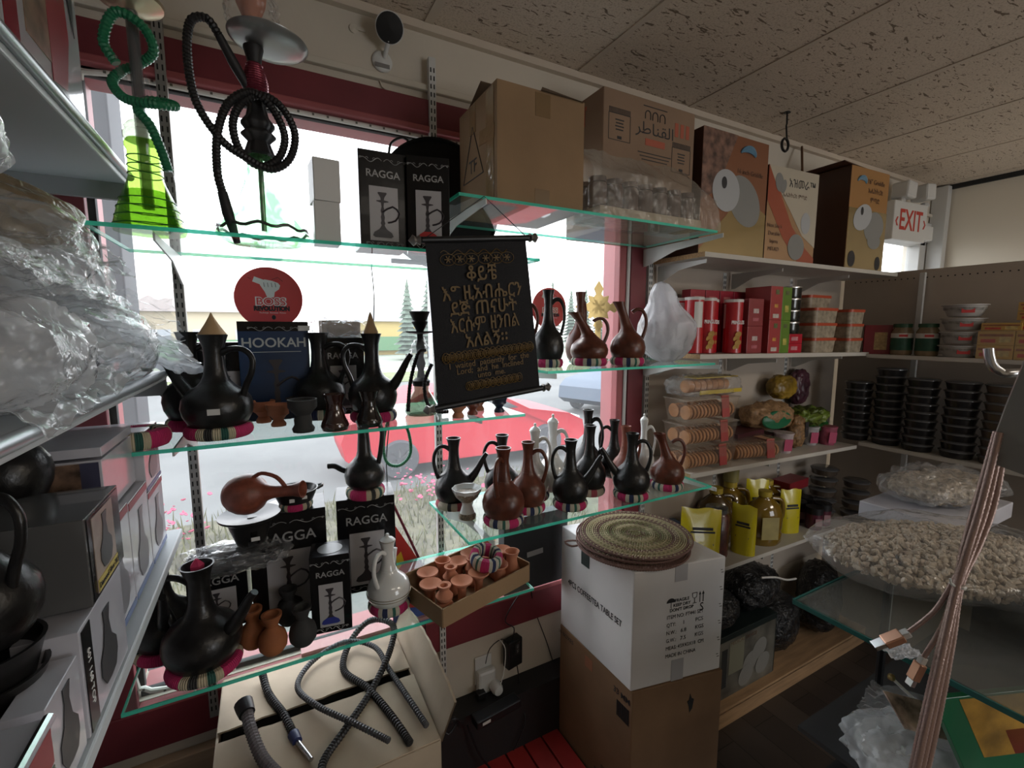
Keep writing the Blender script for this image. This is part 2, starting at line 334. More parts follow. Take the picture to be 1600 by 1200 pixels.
struct('trim_11', (XR-.01, .2, H+.985), (.02, 2.8, .03), SLOT, 0, 'dark line where the right wall meets the ceiling')
struct('baseboard_front', (.9, YW-.05, .2), (1.3, .1, .4), mat('black_baseboard', (.012,.012,.013), .6), 0, 'tall black base below the window wall')
struct('trim_12', (.05, YW-.02, .42), (.95, .035, .36), mat('pale_wood', (.5,.36,.24), .7, var=.15, vscale=4, stretch=(1,1,14)), .002, 'pale wooden planks below the window on the left')
win = tag(MB().box((.52, YW+.03, (Wz0+Wz1)/2), (Wx1-Wx0, .006, Wz1-Wz0)).build('window_1', WGLASS), 'large dusty shop window', kind='structure')
fr = MB()
for c, d in (((Wx0+.008, YW+.03, H-.2), (.016,.02,1.72)), ((.52, YW+.03, Wz1-.006), (1.8,.02,.012)), ((.52, YW+.03, Wz0+.008), (1.8,.02,.016))): fr.box(c, d)
fr.build('window_frame', SLOT, win)
w2 = tag(MB().box((3.835, YW+.06, H+.22), (.83, .006, .84)).build('window_2', WGLASS), 'small window near the corner', kind='structure')
fr = MB()
for c, d in (((3.45, YW+.04, H+.22), (.06,.08,.84)), ((4.2, YW+.04, H+.22), (.09,.08,.84)), ((3.83, YW+.04, H+.62), (.8,.08,.06)), ((3.83, YW-.005, H+.68), (.92,.03,.13))): fr.box(c, d)
fr.build('window_frame', METALW, w2, bevel=.004)
w3 = tag(MB().box((2.7, YB-.05, 1.575), (1.6, .006, 1.85)).build('window_3', WGLASS), kind='structure')
fr = MB()
for xx in (1.93, 2.7, 3.47): fr.box((xx, YB-.04, 1.575), (.06,.08,1.85))
for zz in (.68, 2.47): fr.box((2.7, YB-.04, zz), (1.6,.08,.06))
fr.build('window_frame', METALW, w3)
rv = MB().box((.52, YW+.085, Wz1-.003), (1.8,.1,.004)).box((Wx0+.003, YW+.085, H-.2), (.004,.1,1.72)).box((Wx1-.003, YW+.085, H-.2), (.004,.1,1.72)).box((.52, YW+.085, Wz0+.003), (1.8,.1,.004))
tag(rv.build('trim_13', TRIML), 'pinkish red lining of the window opening', kind='structure')
# rope light round the window opening
r = .07; X0, X1, Z0, Z1 = Wx0-.002, Wx1-.06, Wz0+.02, Wz1-.01; yy = YW-.004
ctrl = [(X1, yy, Z1)] + [(X1-(X1-X0)*t, yy, Z1) for t in (.25,.5,.75)] + [(X0+r, yy, Z1), (X0+r*.3, yy, Z1-r*.3), (X0, yy, Z1-r)] + [(X0, yy, Z1-(Z1-Z0)*t) for t in (.25,.5,.75)] + [(X0, yy, Z0+r), (X0+r*.3, yy, Z0+r*.3), (X0+r, yy, Z0), (X0+.25, yy, Z0)]
ROPE = mat('rope_light_plastic', (.7,.68,.62), .3)
rl = thing('rope_light', 'clear rope light tube running round the edge of the shop window', 'rope light', (0,0,0))
MB().tube(smooth_path(ctrl, .02), .0075, 8).build('tube', ROPE, rl, smooth=True)
bd = MB()
for i, p in enumerate(smooth_path(ctrl, .02)):
    if i % 2: bd.box(tuple(p+Vector((0,-.0078,0))), (.006,.002,.006))
bd.build('bulb_strip', mat('bulb_dark', (.12,.11,.09), .4), rl); rl.location = (0,0,0)
clp = MB()
for p in ((X0, yy-.004, H+.47), (X0+.13, yy-.004, Z0), (X0, yy-.004, H-.3)): clp.box(p, (.026,.014,.012))
clp.build('clip', ROPE, rl)
# white cable along the red post
tag(MB().tube(smooth_path([(1.41, YW-.035, H-.45), (1.412, YW-.035, H+.1), (1.415, YW-.035, H+.5)], .05), .008, 8).build('wall_cable', METALW, smooth=True), 'white cable conduit running up the red window post', 'cable')

# ------------------------------------------------------------------ outside
GR = mat('pale_asphalt', (.1,.1,.095), .9, var=.2, vscale=.6)
def stuff_ground(name, c, d, m, label): return tag(MB().box(c, d).build(name, m), label, kind='structure')
GZ = -.60
stuff_ground('street', (6, 12, GZ-.05), (90, 20, .1), GR, 'pale street outside the window')
stuff_ground('pavement', (3, 2.95, GZ+.03), (16, 2.5, .06), mat('pavement', (.11,.105,.095), .9, var=.12, vscale=2), 'pavement outside the window')
stuff_ground('verge', (14, 24, GZ-.02), (90, 5, .1), mat('dry_grass', (.13,.15,.06), .95, var=.35, vscale=3), 'grass verge across the street')
stuff_ground('field', (20, 75, GZ-.04), (240, 90, .1), mat('far_ground', (.2,.22,.17), .95, var=.2, vscale=.3), 'open ground beyond the street')
stuff_ground('planting_bed', (.6, 5.45, GZ+.04), (9, 2.4, .1), mat('dry_soil', (.075,.068,.04), .95, var=.45, vscale=7), 'scruffy planting bed outside the window')
# planted bed under the window
bed = MB(); random.seed(3)
for i in range(2600):
    x = random.uniform(-2.8, 3.6); y = random.uniform(4.3, 6.6); h = random.uniform(.1,.34); a = random.uniform(0, 2*PI); dx, dy = .012*math.cos(a), .012*math.sin(a); lx, ly = random.uniform(-.06,.06), random.uniform(-.06,.06)
    bed.add([(x-dx,y-dy,GZ+.04),(x+dx,y+dy,GZ+.04),(x+dx*.6+lx,y+dy*.6+ly,GZ+h*.7),(x+lx*1.5,y+ly*1.5,GZ+h)], [(0,1,2,3)])
tag(bed.build('flower_bed_grass', mat('bed_green', (.1,.1,.04), .9, var=.4, vscale=4)), 'scruffy grass in the bed below the window', 'grass', kind='stuff')
fl = MB()
for i in range(220):
    x = random.choice((random.gauss(-1.2,.3), random.gauss(2.0,.3))); y = random.uniform(5.4, 6.5); z = GZ+random.uniform(.25,.5); s = random.uniform(.012,.03)
    fl.lathe([(.001,0),(s,s*.4),(s*1.1,s*.8),(.001,s*.6)], 6, Matrix.Translation((x,y,z)) @ Euler((random.uniform(-.6,.6), random.uniform(-.6,.6), 0)).to_matrix().to_4x4())
tag(fl.build('pink_flowers', mat('pink_petal', (.35,.06,.11), .8)), 'pink flowers blooming outside below the window', 'flowers', kind='stuff')
# grey pillar just outside
tag(MB().box((-.55, 2.35, 1.35), (.2,.2,3.8)).build('porch_pillar', mat('grey_pillar', (.05,.053,.06), .7, var=.15, vscale=5), bevel=.006), 'grey porch pillar just outside the left end of the window', 'pillar')
# cars
def car(name, label, col, loc, rz, suv=False):
    t = thing(name, label, 'car', loc, rz)
    if suv: pr = [(-2.25,.45),(-2.3,.75),(-2.2,1.05),(-2.0,1.55),(-1.7,1.68),(.3,1.66),(.95,1.15),(2.0,1.0),(2.25,.8),(2.3,.45),(2.0,.28),(-2.0,.28)]
    else: pr = [(-2.25,.42),(-2.3,.7),(-2.2,.98),(-1.65,1.05),(-.95,1.38),(-.1,1.42),(.35,1.36),(1.05,1.0),(1.9,.86),(2.22,.7),(2.28,.42),(2.0,.22),(-2.0,.22)]
    n = len(pr); mb = MB(); ys = [(-.86,.93,.9),(-.9,1,1),(-.5,1.01,1),(.5,1.01,1),(.9,1,1),(.86,.93,.9)]
    v = []
    for y, sx, s2 in ys:
        for (x, z) in pr:
            k = 1 - (.32*max(0, z-.95)/.5 if abs(y) > .6 else 0); v.append((x*sx, y*k, .22+(z-.22)*s2))
    f = [(j*n+i, j*n+(i+1) % n, (j+1)*n+(i+1) % n, (j+1)*n+i) for j in range(5) for i in range(n)] + [tuple(range(n)), tuple(reversed(range(5*n, 6*n)))]
    mb.add(v, f); mb.build('body', mat(name+'_paint%.2f' % col[0], col, .5, spec=.25), t, smooth=True)
    g = MB()
    for s in (-1, 1):
        pg = [(-1.45,1.06),(-.92,1.31),(-.1,1.35),(.3,1.3),(.85,1.03)] if not suv else [(-1.95,1.1),(-1.8,1.5),(.2,1.52),(.75,1.12)]
        g.prism(pg, .02, Matrix.Translation((0, s*.79+.01, 0)))
    g.build('window', mat('car_glass', (.03,.035,.04), .1), t)
    for x in (-1.4, 1.42):
        for s in (-1, 1):
            R = Matrix.Translation((x, s*.8, .33)) @ Matrix.Rotation(PI/2, 4, 'X')
            wh = MB().lathe([(.2,-.1),(.3,-.11),(.33,-.07),(.33,.07),(.3,.11),(.2,.1)], 28, R).build('wheel', mat('tyre', (.05,.05,.055), .8), t, smooth=True)
            hb = MB(); hb.lathe([(.0,-.08),(.05,-.1),(.06,-.09),(.06,.09),(.05,.1),(0,.08)], 12, R)
            for k in range(8): hb.box((.12,0,0), (.16,.035,.2), R @ Matrix.Rotation(2*PI*k/8, 4, 'Z'))
            hb.build('hubcap', mat('alloy', (.5,.5,.52), .35, metal=.7), wh)
    lt = MB(); lt.box((2.2,.6,.68), (.12,.3,.14)); lt.box((2.2,-.6,.68), (.12,.3,.14)); lt.build('headlight', METALW, t, bevel=.02)
    return t
car('parked_car', 'red saloon car parked across from the window', (.33,.008,.018), (3.3, 8.25, GZ), math.radians(-2))
car('parked_car', 'dark blue-grey car parked further right behind the red one', (.08,.1,.13), (10.2, 11.4, GZ), math.radians(-160), True)
# houses and trees across the road
def house(name, label, c, d, wallc, roofc, band=None):
    t = thing(name, label, 'building', c)
    MB().box((0,0,d[2]/2), d).build('wall', mat(name+label[:5]+'_w', wallc, .9), t)
    rf = MB(); a, b = d[0]/2+.4, d[1]/2+.4; h = d[2]; rf.add([(-a,-b,h),(a,-b,h),(a,b,h),(-a,b,h),(-a*.6,0,h+1.6),(a*.6,0,h+1.6)], [(0,1,5,4),(1,2,5),(2,3,4,5),(3,0,4),(0,3,2,1)]); rf.build('roof', mat(name+label[:5]+'_r', roofc, .9), t)
    for k in range(3): MB().box((-d[0]*.3+k*d[0]*.3, -d[1]/2, d[2]*.5), (1.2,.1,1.3)).build('window', mat('far_window', (.35,.38,.42), .4), t)
    if band: MB().box((0,-d[1]/2-.3,1.1), (d[0]*.96,.5,1.3)).build('fence', mat(name+'_band', band, .8), t)
house('house', 'pale hazy house with a green hedge seen behind the left shelf pots', (-13, 34, GZ), (9,7,3.9), (.38,.31,.21), (.27,.27,.28), (.1,.2,.1))
house('house', 'yellow low building seen hazily beside the blue box', (13, 48, GZ), (14,6,3.2), (.42,.32,.12), (.3,.29,.28), (.5,.28,.05))
house('house', 'cream house with brown roof half hidden at the far left', (-3.5, 40, GZ), (8,6,3.6), (.42,.36,.26), (.25,.21,.19), (.33,.3,.24))
def conifer(x, y, h, label):
    t = thing('conifer', label, 'tree', (x,y,GZ), 0, 'hazy conifers across the street'); MB().lathe([(.25,0),(.12,h*.9)], 8).build('trunk', mat('bark', (.15,.12,.1), .9), t)
    mb = MB(); rnd = random.Random(x)
    for k in range(16):
        z = h*(.12+.86*k/16); rr = (1-k/16)*h*.2+.15; n = 14
        mb.lathe([(rr*1.0, z-.25), (rr*.35, z+.2), (.02, z+h*.09)], n, None, lambda a, z_, s=k: .8+.35*noise.noise(Vector((math.cos(a)*2, math.sin(a)*2, s*3.3))))
    mb.build('foliage', mat('hazy_needles', (.09,.12,.09), .9, var=.3, vscale=3), t)
for i, (x, y, h) in enumerate(((10.3,37,6.5),(12.6,38.5,7.6),(27,48,8),(30.5,48,7),(24,44,6),(34,52,9),(37,52,8),(41,54,8.5),(45,56,8))):
    conifer(x, y, h, 'hazy conifer across the street, %s' % ('left of the pair beside the banner','right of the pair beside the banner','third from the left','fifth from the left','small one nearest the road','sixth from the left','seventh from the left','eighth from the left','furthest right one')[i])
tag(MB().lathe([(.13,0),(.09,9)], 12, Matrix.Translation((6.6, 20, GZ))).build('utility_pole', mat('pale_pole', (.45,.47,.5), .8), smooth=True), 'pale utility pole across the street', 'pole')
# ------------------------------------------------------------------ uprights, brackets, glass shelves
TLz, TRz, MLz, MRz, LLz, LRz = H+.203, H+.355, H-.25, H-.127, H-.81, H-.61
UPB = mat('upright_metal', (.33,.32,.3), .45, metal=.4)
def upright(x, z0, z1, label, y=YW-.032, m=METALW, px=0):
    t = thing('slotted_upright', label, 'shelf upright', (x, y, z0)); h = z1-z0
    MB().box((0,.006,h/2), (.024,.02,h)).build('channel', m, t, bevel=.0015)
    s = MB(); k = .03
    while k < h-.02:
        for dx in (-.0055, .0055): s.box((dx, -.0045, k), (.0035,.002,.014))
        k += .0254
    s.build('slot_row', SLOT, t); return t
upright(-.198, H-1.184, H+.809, 'left slotted steel upright in front of the shop window, the darkest of the uprights', m=UPB)
upright(.54, H-1.366, H+.889, 'middle slotted white upright in front of the window, behind the hanging banner', m=METALW)
upright(1.545, H-1.4, H+.31, 'slotted white upright between the red window post and the board shelves')
upright(2.06, H-1.5, H+.28, 'slotted white upright behind the red snack cans', y=YW-.02)
upright(2.62, H-1.5, H+.28, 'slotted white upright behind the orange lidded tubs', y=YW-.02)
def bracket(x, z, y0, y1, label, rz=0, h=.05, n='shelf_bracket', grp=None):
    """cantilever arm: deep at the upright (y1), shallow at the tip (y0)"""
    L = y1-y0; o = MB().prism([(0,0),(L,0),(L,-h*1.5),(L-.02,-h*1.5),(L*.55,-h*.6),(.02,-h*.32),(0,-h*.3)], .004, Matrix.Translation((.002,0,0)) @ Matrix.Rotation(PI/2, 4, 'Z')).build(n, METALW)
    # lip along the tip
    o.location = (x, y0, z); o.rotation_euler = (0,0,rz); return tag(o, label, 'shelf bracket', grp)
def glass_shelf(x0, x1, z, label, y0=1.17, y1=1.53, th=.008):
    t = thing('glass_shelf', label, 'glass shelf', ((x0+x1)/2, (y0+y1)/2, z-th)); w, d = x1-x0, y1-y0
    MB().box((0,0,th/2), (w-.006, d-.006, th)).build('pane', GLASS, t)
    MB().box((0,-d/2+.0015,th/2), (w,.003,th)).box((-w/2+.0015,0,th/2), (.003,d-.006,th)).box((w/2-.0015,0,th/2), (.003,d-.006,th)).box((0,d/2-.0015,th/2), (w,.003,th)).build('polished_edge', MINT, t)
    return t
glass_shelf(-.29, .72, TLz, 'top left glass shelf carrying the two tall water pipes')
glass_shelf(.47, 1.475, TRz, 'highest glass shelf carrying the big brown carton')
glass_shelf(-.338, .672, MLz, 'left middle glass shelf carrying the large black coffee pots')
glass_shelf(.75, 1.5, MRz, 'right middle glass shelf beside the hanging banner, with brown coffee pots')
glass_shelf(-.311, .706, LLz, 'lowest glass shelf carrying black pipe boxes and the tray of clay bowls')
glass_shelf(.486, 1.516, LRz, 'lower right glass shelf crowded with small coffee pots')
for nm, z, xs in (('top left', TLz, (-.19,.52)), ('highest', TRz, (.54,1.49)), ('left middle', MLz, (-.19,.54)), ('right middle', MRz, (.77,1.512)), ('lowest', LLz, (-.19,.54)), ('lower right', LRz, (.56,1.528))):
    for i, xx in enumerate(xs):
        bracket(xx, z-.0085, 1.2 if 'left' in nm or nm == 'lowest' else 1.16, YW-.04, 'white steel bracket under the %s end of the %s glass shelf' % (('left', 'right')[i], nm))
# board shelves on the window wall, right of the window
def board(name, x0, x1, y0, y1, z, dz, label, th=.019, m=BOARD, cat='shelf board', edge=True):
    t = thing(name, label, cat, (x0, (y0+y1)/2, z)); t.rotation_euler = (0, math.atan2(-dz, x1-x0), 0); L = x1-x0; d = y1-y0
    MB().box((L/2,0,-th/2), (L,d,th)).build('panel', m, t)
    if edge: MB().box((-.0008,0,-th/2), (.0016,d,th)).build('edge', CHIP, t)
    return t
BF, BB = 1.29, YW-.035
board('shelf_board', 1.56, 3.12, BF, BB, H+.305, .003, 'white topped board shelf holding the griddle boxes near the ceiling')
board('shelf_board', 1.56, 3.12, BF, BB, H-.103, -.026, 'white board shelf holding red snack cans and orange lidded tubs')
board('shelf_board', 1.535, 2.85, BF, BB, H-.602, -.035, 'white board shelf holding the biscuit trays')
board('shelf_board', 1.56, 3.12, BF, BB, H-1.075, -.012, 'white board shelf holding honey jugs and yellow pouches')
PEG = 3.15
struct('wall_shelf_back', (2.35, YW-.012, H-.58), (1.56, .018, 1.74), WALLG)
board('shelf_board', 2.86, 3.13, -.2, BF-.002, H-.134, 0, 'white board shelf at the right holding jars, bowls and yellow boxes', edge=False).rotation_euler = (0,0,0)
board('shelf_board', 2.86, 3.13, -.2, BF-.002, H-.618, 0, 'white board shelf at the right holding tall stacks of dark tubs', edge=False)
board('shelf_board', 2.86, 3.13, -.2, BF-.002, H-1.09, 0, 'white board shelf at the right holding dark red packets', edge=False)
pg = thing('pegboard_back', 'grey brown perforated back panel of the right hand shelves', 'panel', (PEG+.012, .68, 0))
MB().box((0,0,(H+.318)/2), (.018,1.78,H+.318)).build('panel', WALLG, pg)
hb = MB(); 
for i in range(60): hb.box((-.0095, -.85+i*.0285, H+.275), (.001,.006,.006)); 
hb.build('hole_row', SLOT, pg)
for i, y in enumerate((1.18, .45)):
    u = upright(PEG-.012, .1, H+.3, 'slotted upright on the right hand panel, %s' % ('behind the green lidded jars' if i == 0 else 'behind the yellow stock cube boxes'), y=y, m=METALW); u.rotation_euler = (0,0,PI/2)
for zz, nm in ((H+.305,'griddle box'), (H-.11,'snack can'), (H-.61,'biscuit tray'), (H-1.08,'honey jug')):
    for xx, q in ((1.59,'left'), (2.1,'middle'), (2.66,'right')):
        bracket(xx, zz-.024-.006*(xx > 2), 1.31, YW-.03, 'white steel bracket under the %s of the %s shelf' % (q, nm))
pl = thing('base_plinth', 'bare wooden plank deck at the foot of the board shelves', 'plinth', (2.4, 1.42, 0))
MB().box((0,0,.085), (1.4,.3,.018)).box((0,-.14,.04), (1.4,.02,.08)).build('plank', mat('raw_wood', (.3,.18,.09), .8, var=.25, vscale=5, stretch=(1,8,8)), pl)
# narrow lit gap in the corner
# ------------------------------------------------------------------ left shelving unit
def lshelf(z, xf, y1, label, lip=False, y0=-.6):
    t = thing('wall_shelf', label, 'shelf', (xf, (y0+y1)/2, z)); W = .37; d = y1-y0
    MB().box((-W/2,0,-.012), (W,d,.022)).build('panel', LSHELF, t, bevel=.003)
    if lip:
        MB().tube([(.004,-d/2,-.004),(.004,d/2,-.004)], .009, 12).build('ticket_rail', mat('rail', (.35,.38,.4), .3, metal=.5), t, smooth=True)
        MB().box((-W/2,d/2-.008,-.035), (W,.014,.05)).box((-.02,-.28,-.006), (.036,.03,.03)).build('end_panel', mat('shelf_grey', (.25,.27,.28), .5), t)
    return t
lshelf(H+.352, -.256, 1.40, 'top left grey-white wall shelf seen from below, holding a large glossy picture carton', True)
lshelf(H-.100, -.215, 1.39, 'middle left wall shelf buried under clear plastic bags', True)
lshelf(H-.507, -.212, 1.40, 'lower left grey-white wall shelf holding white picture boxes', False)
struct('wall_left_panel', (-.61, .4, 1.4), (.02, 2.0, 2.6), mat('left_panel', (.4,.4,.42), .6))
upright(-.59, .3, H+.6, 'upright at the back of the left shelves', y=1.36)
# ------------------------------------------------------------------ glass counter at right foreground
CGz = H-.65
cg = thing('glass_counter', 'grey dusty glass counter shelf in the right foreground under the bag of beans', 'glass counter', (1.095, .6, CGz))
MB().box((.5,-.55,-.005), (.99,1.09,.01)).build('pane', GREYGLASS, cg)
MB().box((-.001,-.55,-.005), (.004,1.1,.011)).box((.5,.0,-.005), (1.0,.004,.011)).build('polished_edge', DTEAL, cg)
MB().box((.98,-.55,-.62), (.02,1.0,1.22)).box((.5,-.55,-1.2), (.95,1.0,.04)).box((.5,-.55,-.42), (.9,.95,.012)).build('carcass', mat('counter_dark', (.03,.03,.032), .6), cg)
MB().tube([(.35,-.4,-.42),(.35,-.4,-.01)], .01, 8).tube([(.35,-.05,-1.2),(.35,-.05,-.01)], .01, 8).build('leg', BLACKM, cg)
# ------------------------------------------------------------------ coffee pots and their cloth rings
def sheared(mb, lean, z0=.5):
    if lean: mb.v = [(x+lean*max(0, z-z0)**1.15, y, z) for x, y, z in mb.v]
    return mb
def make_jebena(m, spout=True, slim=False, lean=0, lid=None, pr=None, hand=True, tagm=False):
    """coffee pot of height 1, handle towards +x, spout towards -x"""
    t = thing('coffee_pot', '', 'coffee pot')
    prof = [(.14,0),(.19,.012),(.245,.07),(.29,.16),(.305,.25),(.29,.34),(.235,.42),(.16,.475),(.125,.52),(.103,.58),(.09,.66),(.085,.76),(.09,.87),(.115,.96),(.128,1),(.115,1.0),(.07,.93),(.05,.8),(.045,.7),(.0,.69)]
    if slim: prof = [(.14,0),(.2,.015),(.255,.07),(.29,.16),(.295,.24),(.27,.34),(.215,.42),(.15,.48),(.11,.55),(.09,.64),(.078,.74),(.077,.84),(.09,.93),(.11,1),(.098,1.0),(.055,.92),(.045,.8),(0,.79)]
    b = sheared(MB().lathe(prof, 40), lean); body = b.build('body', m, t, smooth=True)
    gr = MB()
    for z, r in ((.52,.122),(.545,.112),(.57,.1)): gr.tube([(r*math.cos(a*PI/12), r*math.sin(a*PI/12), z) for a in range(24)], .005, 5, True)
    sheared(gr, lean).build('neck_ring', m, body, smooth=True)
    if hand:
        c = smooth_path([(.06,0,.8),(.15,0,.85),(.28,0,.85),(.36,0,.76),(.35,0,.62),(.29,0,.48),(.25,0,.36)], .03)
        if slim: c = smooth_path([(.06,0,.82),(.13,0,.87),(.22,0,.86),(.285,0,.76),(.3,0,.62),(.27,0,.48),(.235,0,.38)], .03)
        N = len(c); sheared(MB().tube(c, [.034-.006*math.sin(PI*i/N) for i in range(N)], 12), lean if False else 0).build('handle', m, t, smooth=True)
    if spout:
        c = smooth_path([(-.2,0,.3),(-.3,0,.42),(-.38,0,.55),(-.45,0,.68),(-.5,0,.75)], .03)
        N = len(c); sp = MB().tube(c, [.075-.045*i/N for i in range(N)], 12); sp.build('spout', m, t, smooth=True)
    if lid == 'cone': MB().lathe([(.085,0),(.09,.03),(.05,.13),(.018,.24),(.004,.27)], 16, Matrix.Translation((lean*.5,0,.985))).build('stopper', mat('straw_cone', (.42,.27,.14), .8), t, smooth=True)
    if lid == 'knob': MB().lathe([(.07,0),(.1,.0),(.1,.02),(.07,.05),(.03,.065),(.02,.08),(.03,.095),(.02,.115),(.002,.12)], 20, Matrix.Translation((0,0,.995))).build('lid', m, t, smooth=True)
    if tagm: MB().box((.0,-.303,.24), (.1,.01,.06), Matrix.Rotation(math.radians(26), 4, 'Z')).build('price_sticker', mat('sticker', (.6,.6,.58), .5), t)
    return t
rB = MB().tube([(.74*math.cos(a*PI/24), .74*math.sin(a*PI/24), 0) for a in range(48)], .26, 14, True)
rB.v = [(x*1.0, y*1.0, max(-.23, min(.23, z*1.1))+.23) for x, y, z in rB.v]
RMESH = {k: rB.mesh('cloth_ring', m, True) for k, m in (('A',RINGA),('B',RINGB),('C',RINGC))}
def ring(x, y, z, r, h, k, rz, label, grp=None, rot=None):
    o = bpy.data.objects.new('cloth_ring', RMESH[k]); COL.objects.link(o); o.location = (x, y, z); o.scale = (r, r, h/.46); o.rotation_euler = rot or (0,0,rz)
    return tag(o, label, 'cloth ring', grp)
TPL = {'bs': make_jebena(BLACK), 'bst': make_jebena(BLACK, tagm=True), 'bsc': make_jebena(BLACK, lid='cone'), 'bss': make_jebena(BLACK, slim=True), 'bns': make_jebena(BLACK, False, True),
       'br': make_jebena(BROWN, False, True), 'brl': make_jebena(BROWN, False, True, lean=-.55), 'brl2': make_jebena(BROWN, False, True, lean=-.38), 'rr': make_jebena(REDBROWN, False, True), 'wh': make_jebena(PORC, False, True, lid='knob'), 'whs': make_jebena(PORC, True, True, lid='knob')}
R28 = -28.2
# kind, x, y, shelf z, total height, radius, facing in degrees (0 = handle to image right), ring kind, label, ring label
POTS = [
 ('bst', -.104,1.268,MLz,.237,.073, 0,'A','black long-necked coffee pot with a price sticker and pointed stopper, spout to the left','striped cloth ring under the black coffee pot with the price sticker'),
 ('bs', -.168,1.395,MLz,.243,.062, 30,'A','black coffee pot half hidden behind the one with the price sticker','striped cloth ring under the pot behind the one with the price sticker'),
 ('bs', .134,1.405,MLz,.240,.068, 0,'B','black coffee pot in front of the right edge of the blue box','crimson striped cloth ring under the pot before the blue box'),
 ('bsc', .256,1.285,MLz,.238,.064, 182,'B','black coffee pot with a pointed stopper whose spout points right','crimson striped cloth ring under the pot whose spout points right'),
 ('bns', .841,1.312,MRz,.255,.053, 0,'B','slim black coffee pot just right of the banner, before the red sticker','crimson striped cloth ring under the slim black pot beside the banner'),
 ('brl', 1.006,1.302,MRz,.185,.066, 10,'B','brown coffee pot leaning left with its wide mouth open, on the right middle shelf','crimson striped cloth ring under the brown pot that leans left'),
 ('brl2', 1.141,1.256,MRz,.222,.062, 0,'B','brown coffee pot nearest the white bag on the right middle shelf','crimson striped cloth ring under the brown pot nearest the white bag'),
 ('br', 1.06,1.43,MRz,.265,.055, 60,None,'tall brown coffee pot standing behind the left leaning brown one',''),
 ('brl', .80,1.43,MRz,.24,.06, 0,'B','dark brown coffee pot mostly hidden by the banner edge','crimson striped cloth ring half hidden behind the banner edge'),
 ('bss', .553,1.455,LRz,.24,.067, 186,'C','black coffee pot at the left end of the lower right shelf behind the white cup','beige striped cloth ring under the leftmost pot of the lower right shelf'),
 ('bns', .728,1.432,LRz,.236,.064, 176,'C','black coffee pot with no spout behind the two brown pots','beige cloth ring under the black pot behind the two brown ones'),
 ('br', .64,1.251,LRz,.242,.067, 250,'B','dark brown coffee pot with its handle facing the viewer, front row left','crimson striped cloth ring under the brown pot whose handle faces the viewer'),
 ('br', .758,1.30,LRz,.236,.061, -5,'B','mid brown coffee pot with its handle to the right, next to the front brown one','crimson striped cloth ring under the mid brown pot'),
 ('bss', .903,1.259,LRz,.236,.062, 178,'B','black coffee pot with handle left and spout right in the middle of the front row','crimson striped cloth ring under the middle black pot of the front row'),
 ('bns', 1.045,1.335,LRz,.258,.060, 70,'C','tallest black coffee pot, right of the white porcelain pots','beige and red cloth ring under the tallest black pot'),
 ('bss', 1.150,1.226,LRz,.238,.066, -2,'B','black coffee pot with spout left and handle right in the front row','crimson striped cloth ring under the black pot near the right end'),
 ('brl2', 1.345,1.239,LRz,.214,.064, 3,'B','dark brown coffee pot at the right end of the lower right shelf, neck leaning left','crimson striped cloth ring under the pot at the right end'),
 ('wh', .836,1.385,LRz,.25,.055, 10,'B','white porcelain coffee pot with lid between the brown and black pots','cloth ring under the left white porcelain pot'),
 ('wh', .935,1.42,LRz,.265,.057, 0,None,'white porcelain coffee pot with the big arched handle, against the window',''),
 ('bns', 1.13,1.46,LRz,.29,.058, -20,None,'black coffee pot in the back row whose wide mouth rises above the tallest front one',''),
 ('bss', 1.25,1.44,LRz,.24,.058, 175,None,'black coffee pot in the back row with its handle arched to the left',''),
 ('rr', 1.235,1.355,LRz,.232,.056, 0,None,'reddish clay coffee pot behind the black pot with spout left',''),
 ('wh', 1.375,1.40,LRz,.235,.047, 0,None,'white porcelain coffee pot in front of the white upright',''),
 ('bs', -.168,1.248,LLz,.262,.082, 176,'A','large black coffee pot on the lowest shelf with a red scrap in its mouth','striped cloth ring under the large pot with the red scrap'),
 ('bs', -.262,1.365,LLz,.262,.07, 130,'A','black coffee pot at the far left of the lowest shelf behind the large one','striped cloth ring under the pot at the far left of the lowest shelf'),
 ('wh', .281,1.285,LLz,.205,.062, 248,'B','white porcelain coffee pot with thin gold lines beside the clay bowl tray','crimson striped cloth ring under the white pot with gold lines'),
]
used = set()
for (k, x, y, z, h, r, dg, rk, lb, rl_) in POTS:
    rh = .028 if rk else .0; sink = .014 if rk else 0
    hh = h-sink; rad = (.3 if k in ('bs','bst','bsc') else .295)
    src = TPL[k]; s = (r/rad, r/rad, hh)
    rz = math.radians(dg+R28)
    if k in used: o = dup(src, (x,y,z+sink), rz)
    else: o = src; o.location = (x,y,z+sink); o.rotation_euler = (0,0,rz); used.add(k)
    o.scale = s; o['label'] = lb
    if rk: ring(x, y, z, r*.98, rh, rk, dg*.9+x*20, rl_)
for k in TPL:
    if k not in used:
        for c in list(TPL[k].children_recursive): bpy.data.objects.remove(c)
        bpy.data.objects.remove(TPL[k])
st0 = [o for o in COL.objects if 'pointed stopper, spout to the left' in o.get('label','')][0]
MB().lathe([(.1,0),(.12,.02),(.1,.05),(.06,.12),(.02,.2),(.004,.24)], 16, Matrix.Translation((0,0,.985))).build('stopper', mat('straw_cone', (.42,.27,.14), .8), st0, smooth=True)
wp = [o for o in COL.objects if o.get('label','').startswith('white porcelain coffee pot with thin')][0]
g0 = MB()
for zz, rr in ((.17,.292),(.21,.297),(1.0,.101)): g0.tube([(rr*math.cos(a*PI/16), rr*math.sin(a*PI/16), zz) for a in range(32)], .005, 5, True)
g0.build('gold_line', GOLDLINE, wp)
MB().tube(smooth_path([(-.1,0,.5),(-.13,0,.62),(-.16,0,.76),(-.17,0,.8)], .02), .03, 10).build('spout', PORC, wp, smooth=True)
rs = [o for o in COL.objects if o.get('label','').startswith('large black coffee pot on the lowest')][0]
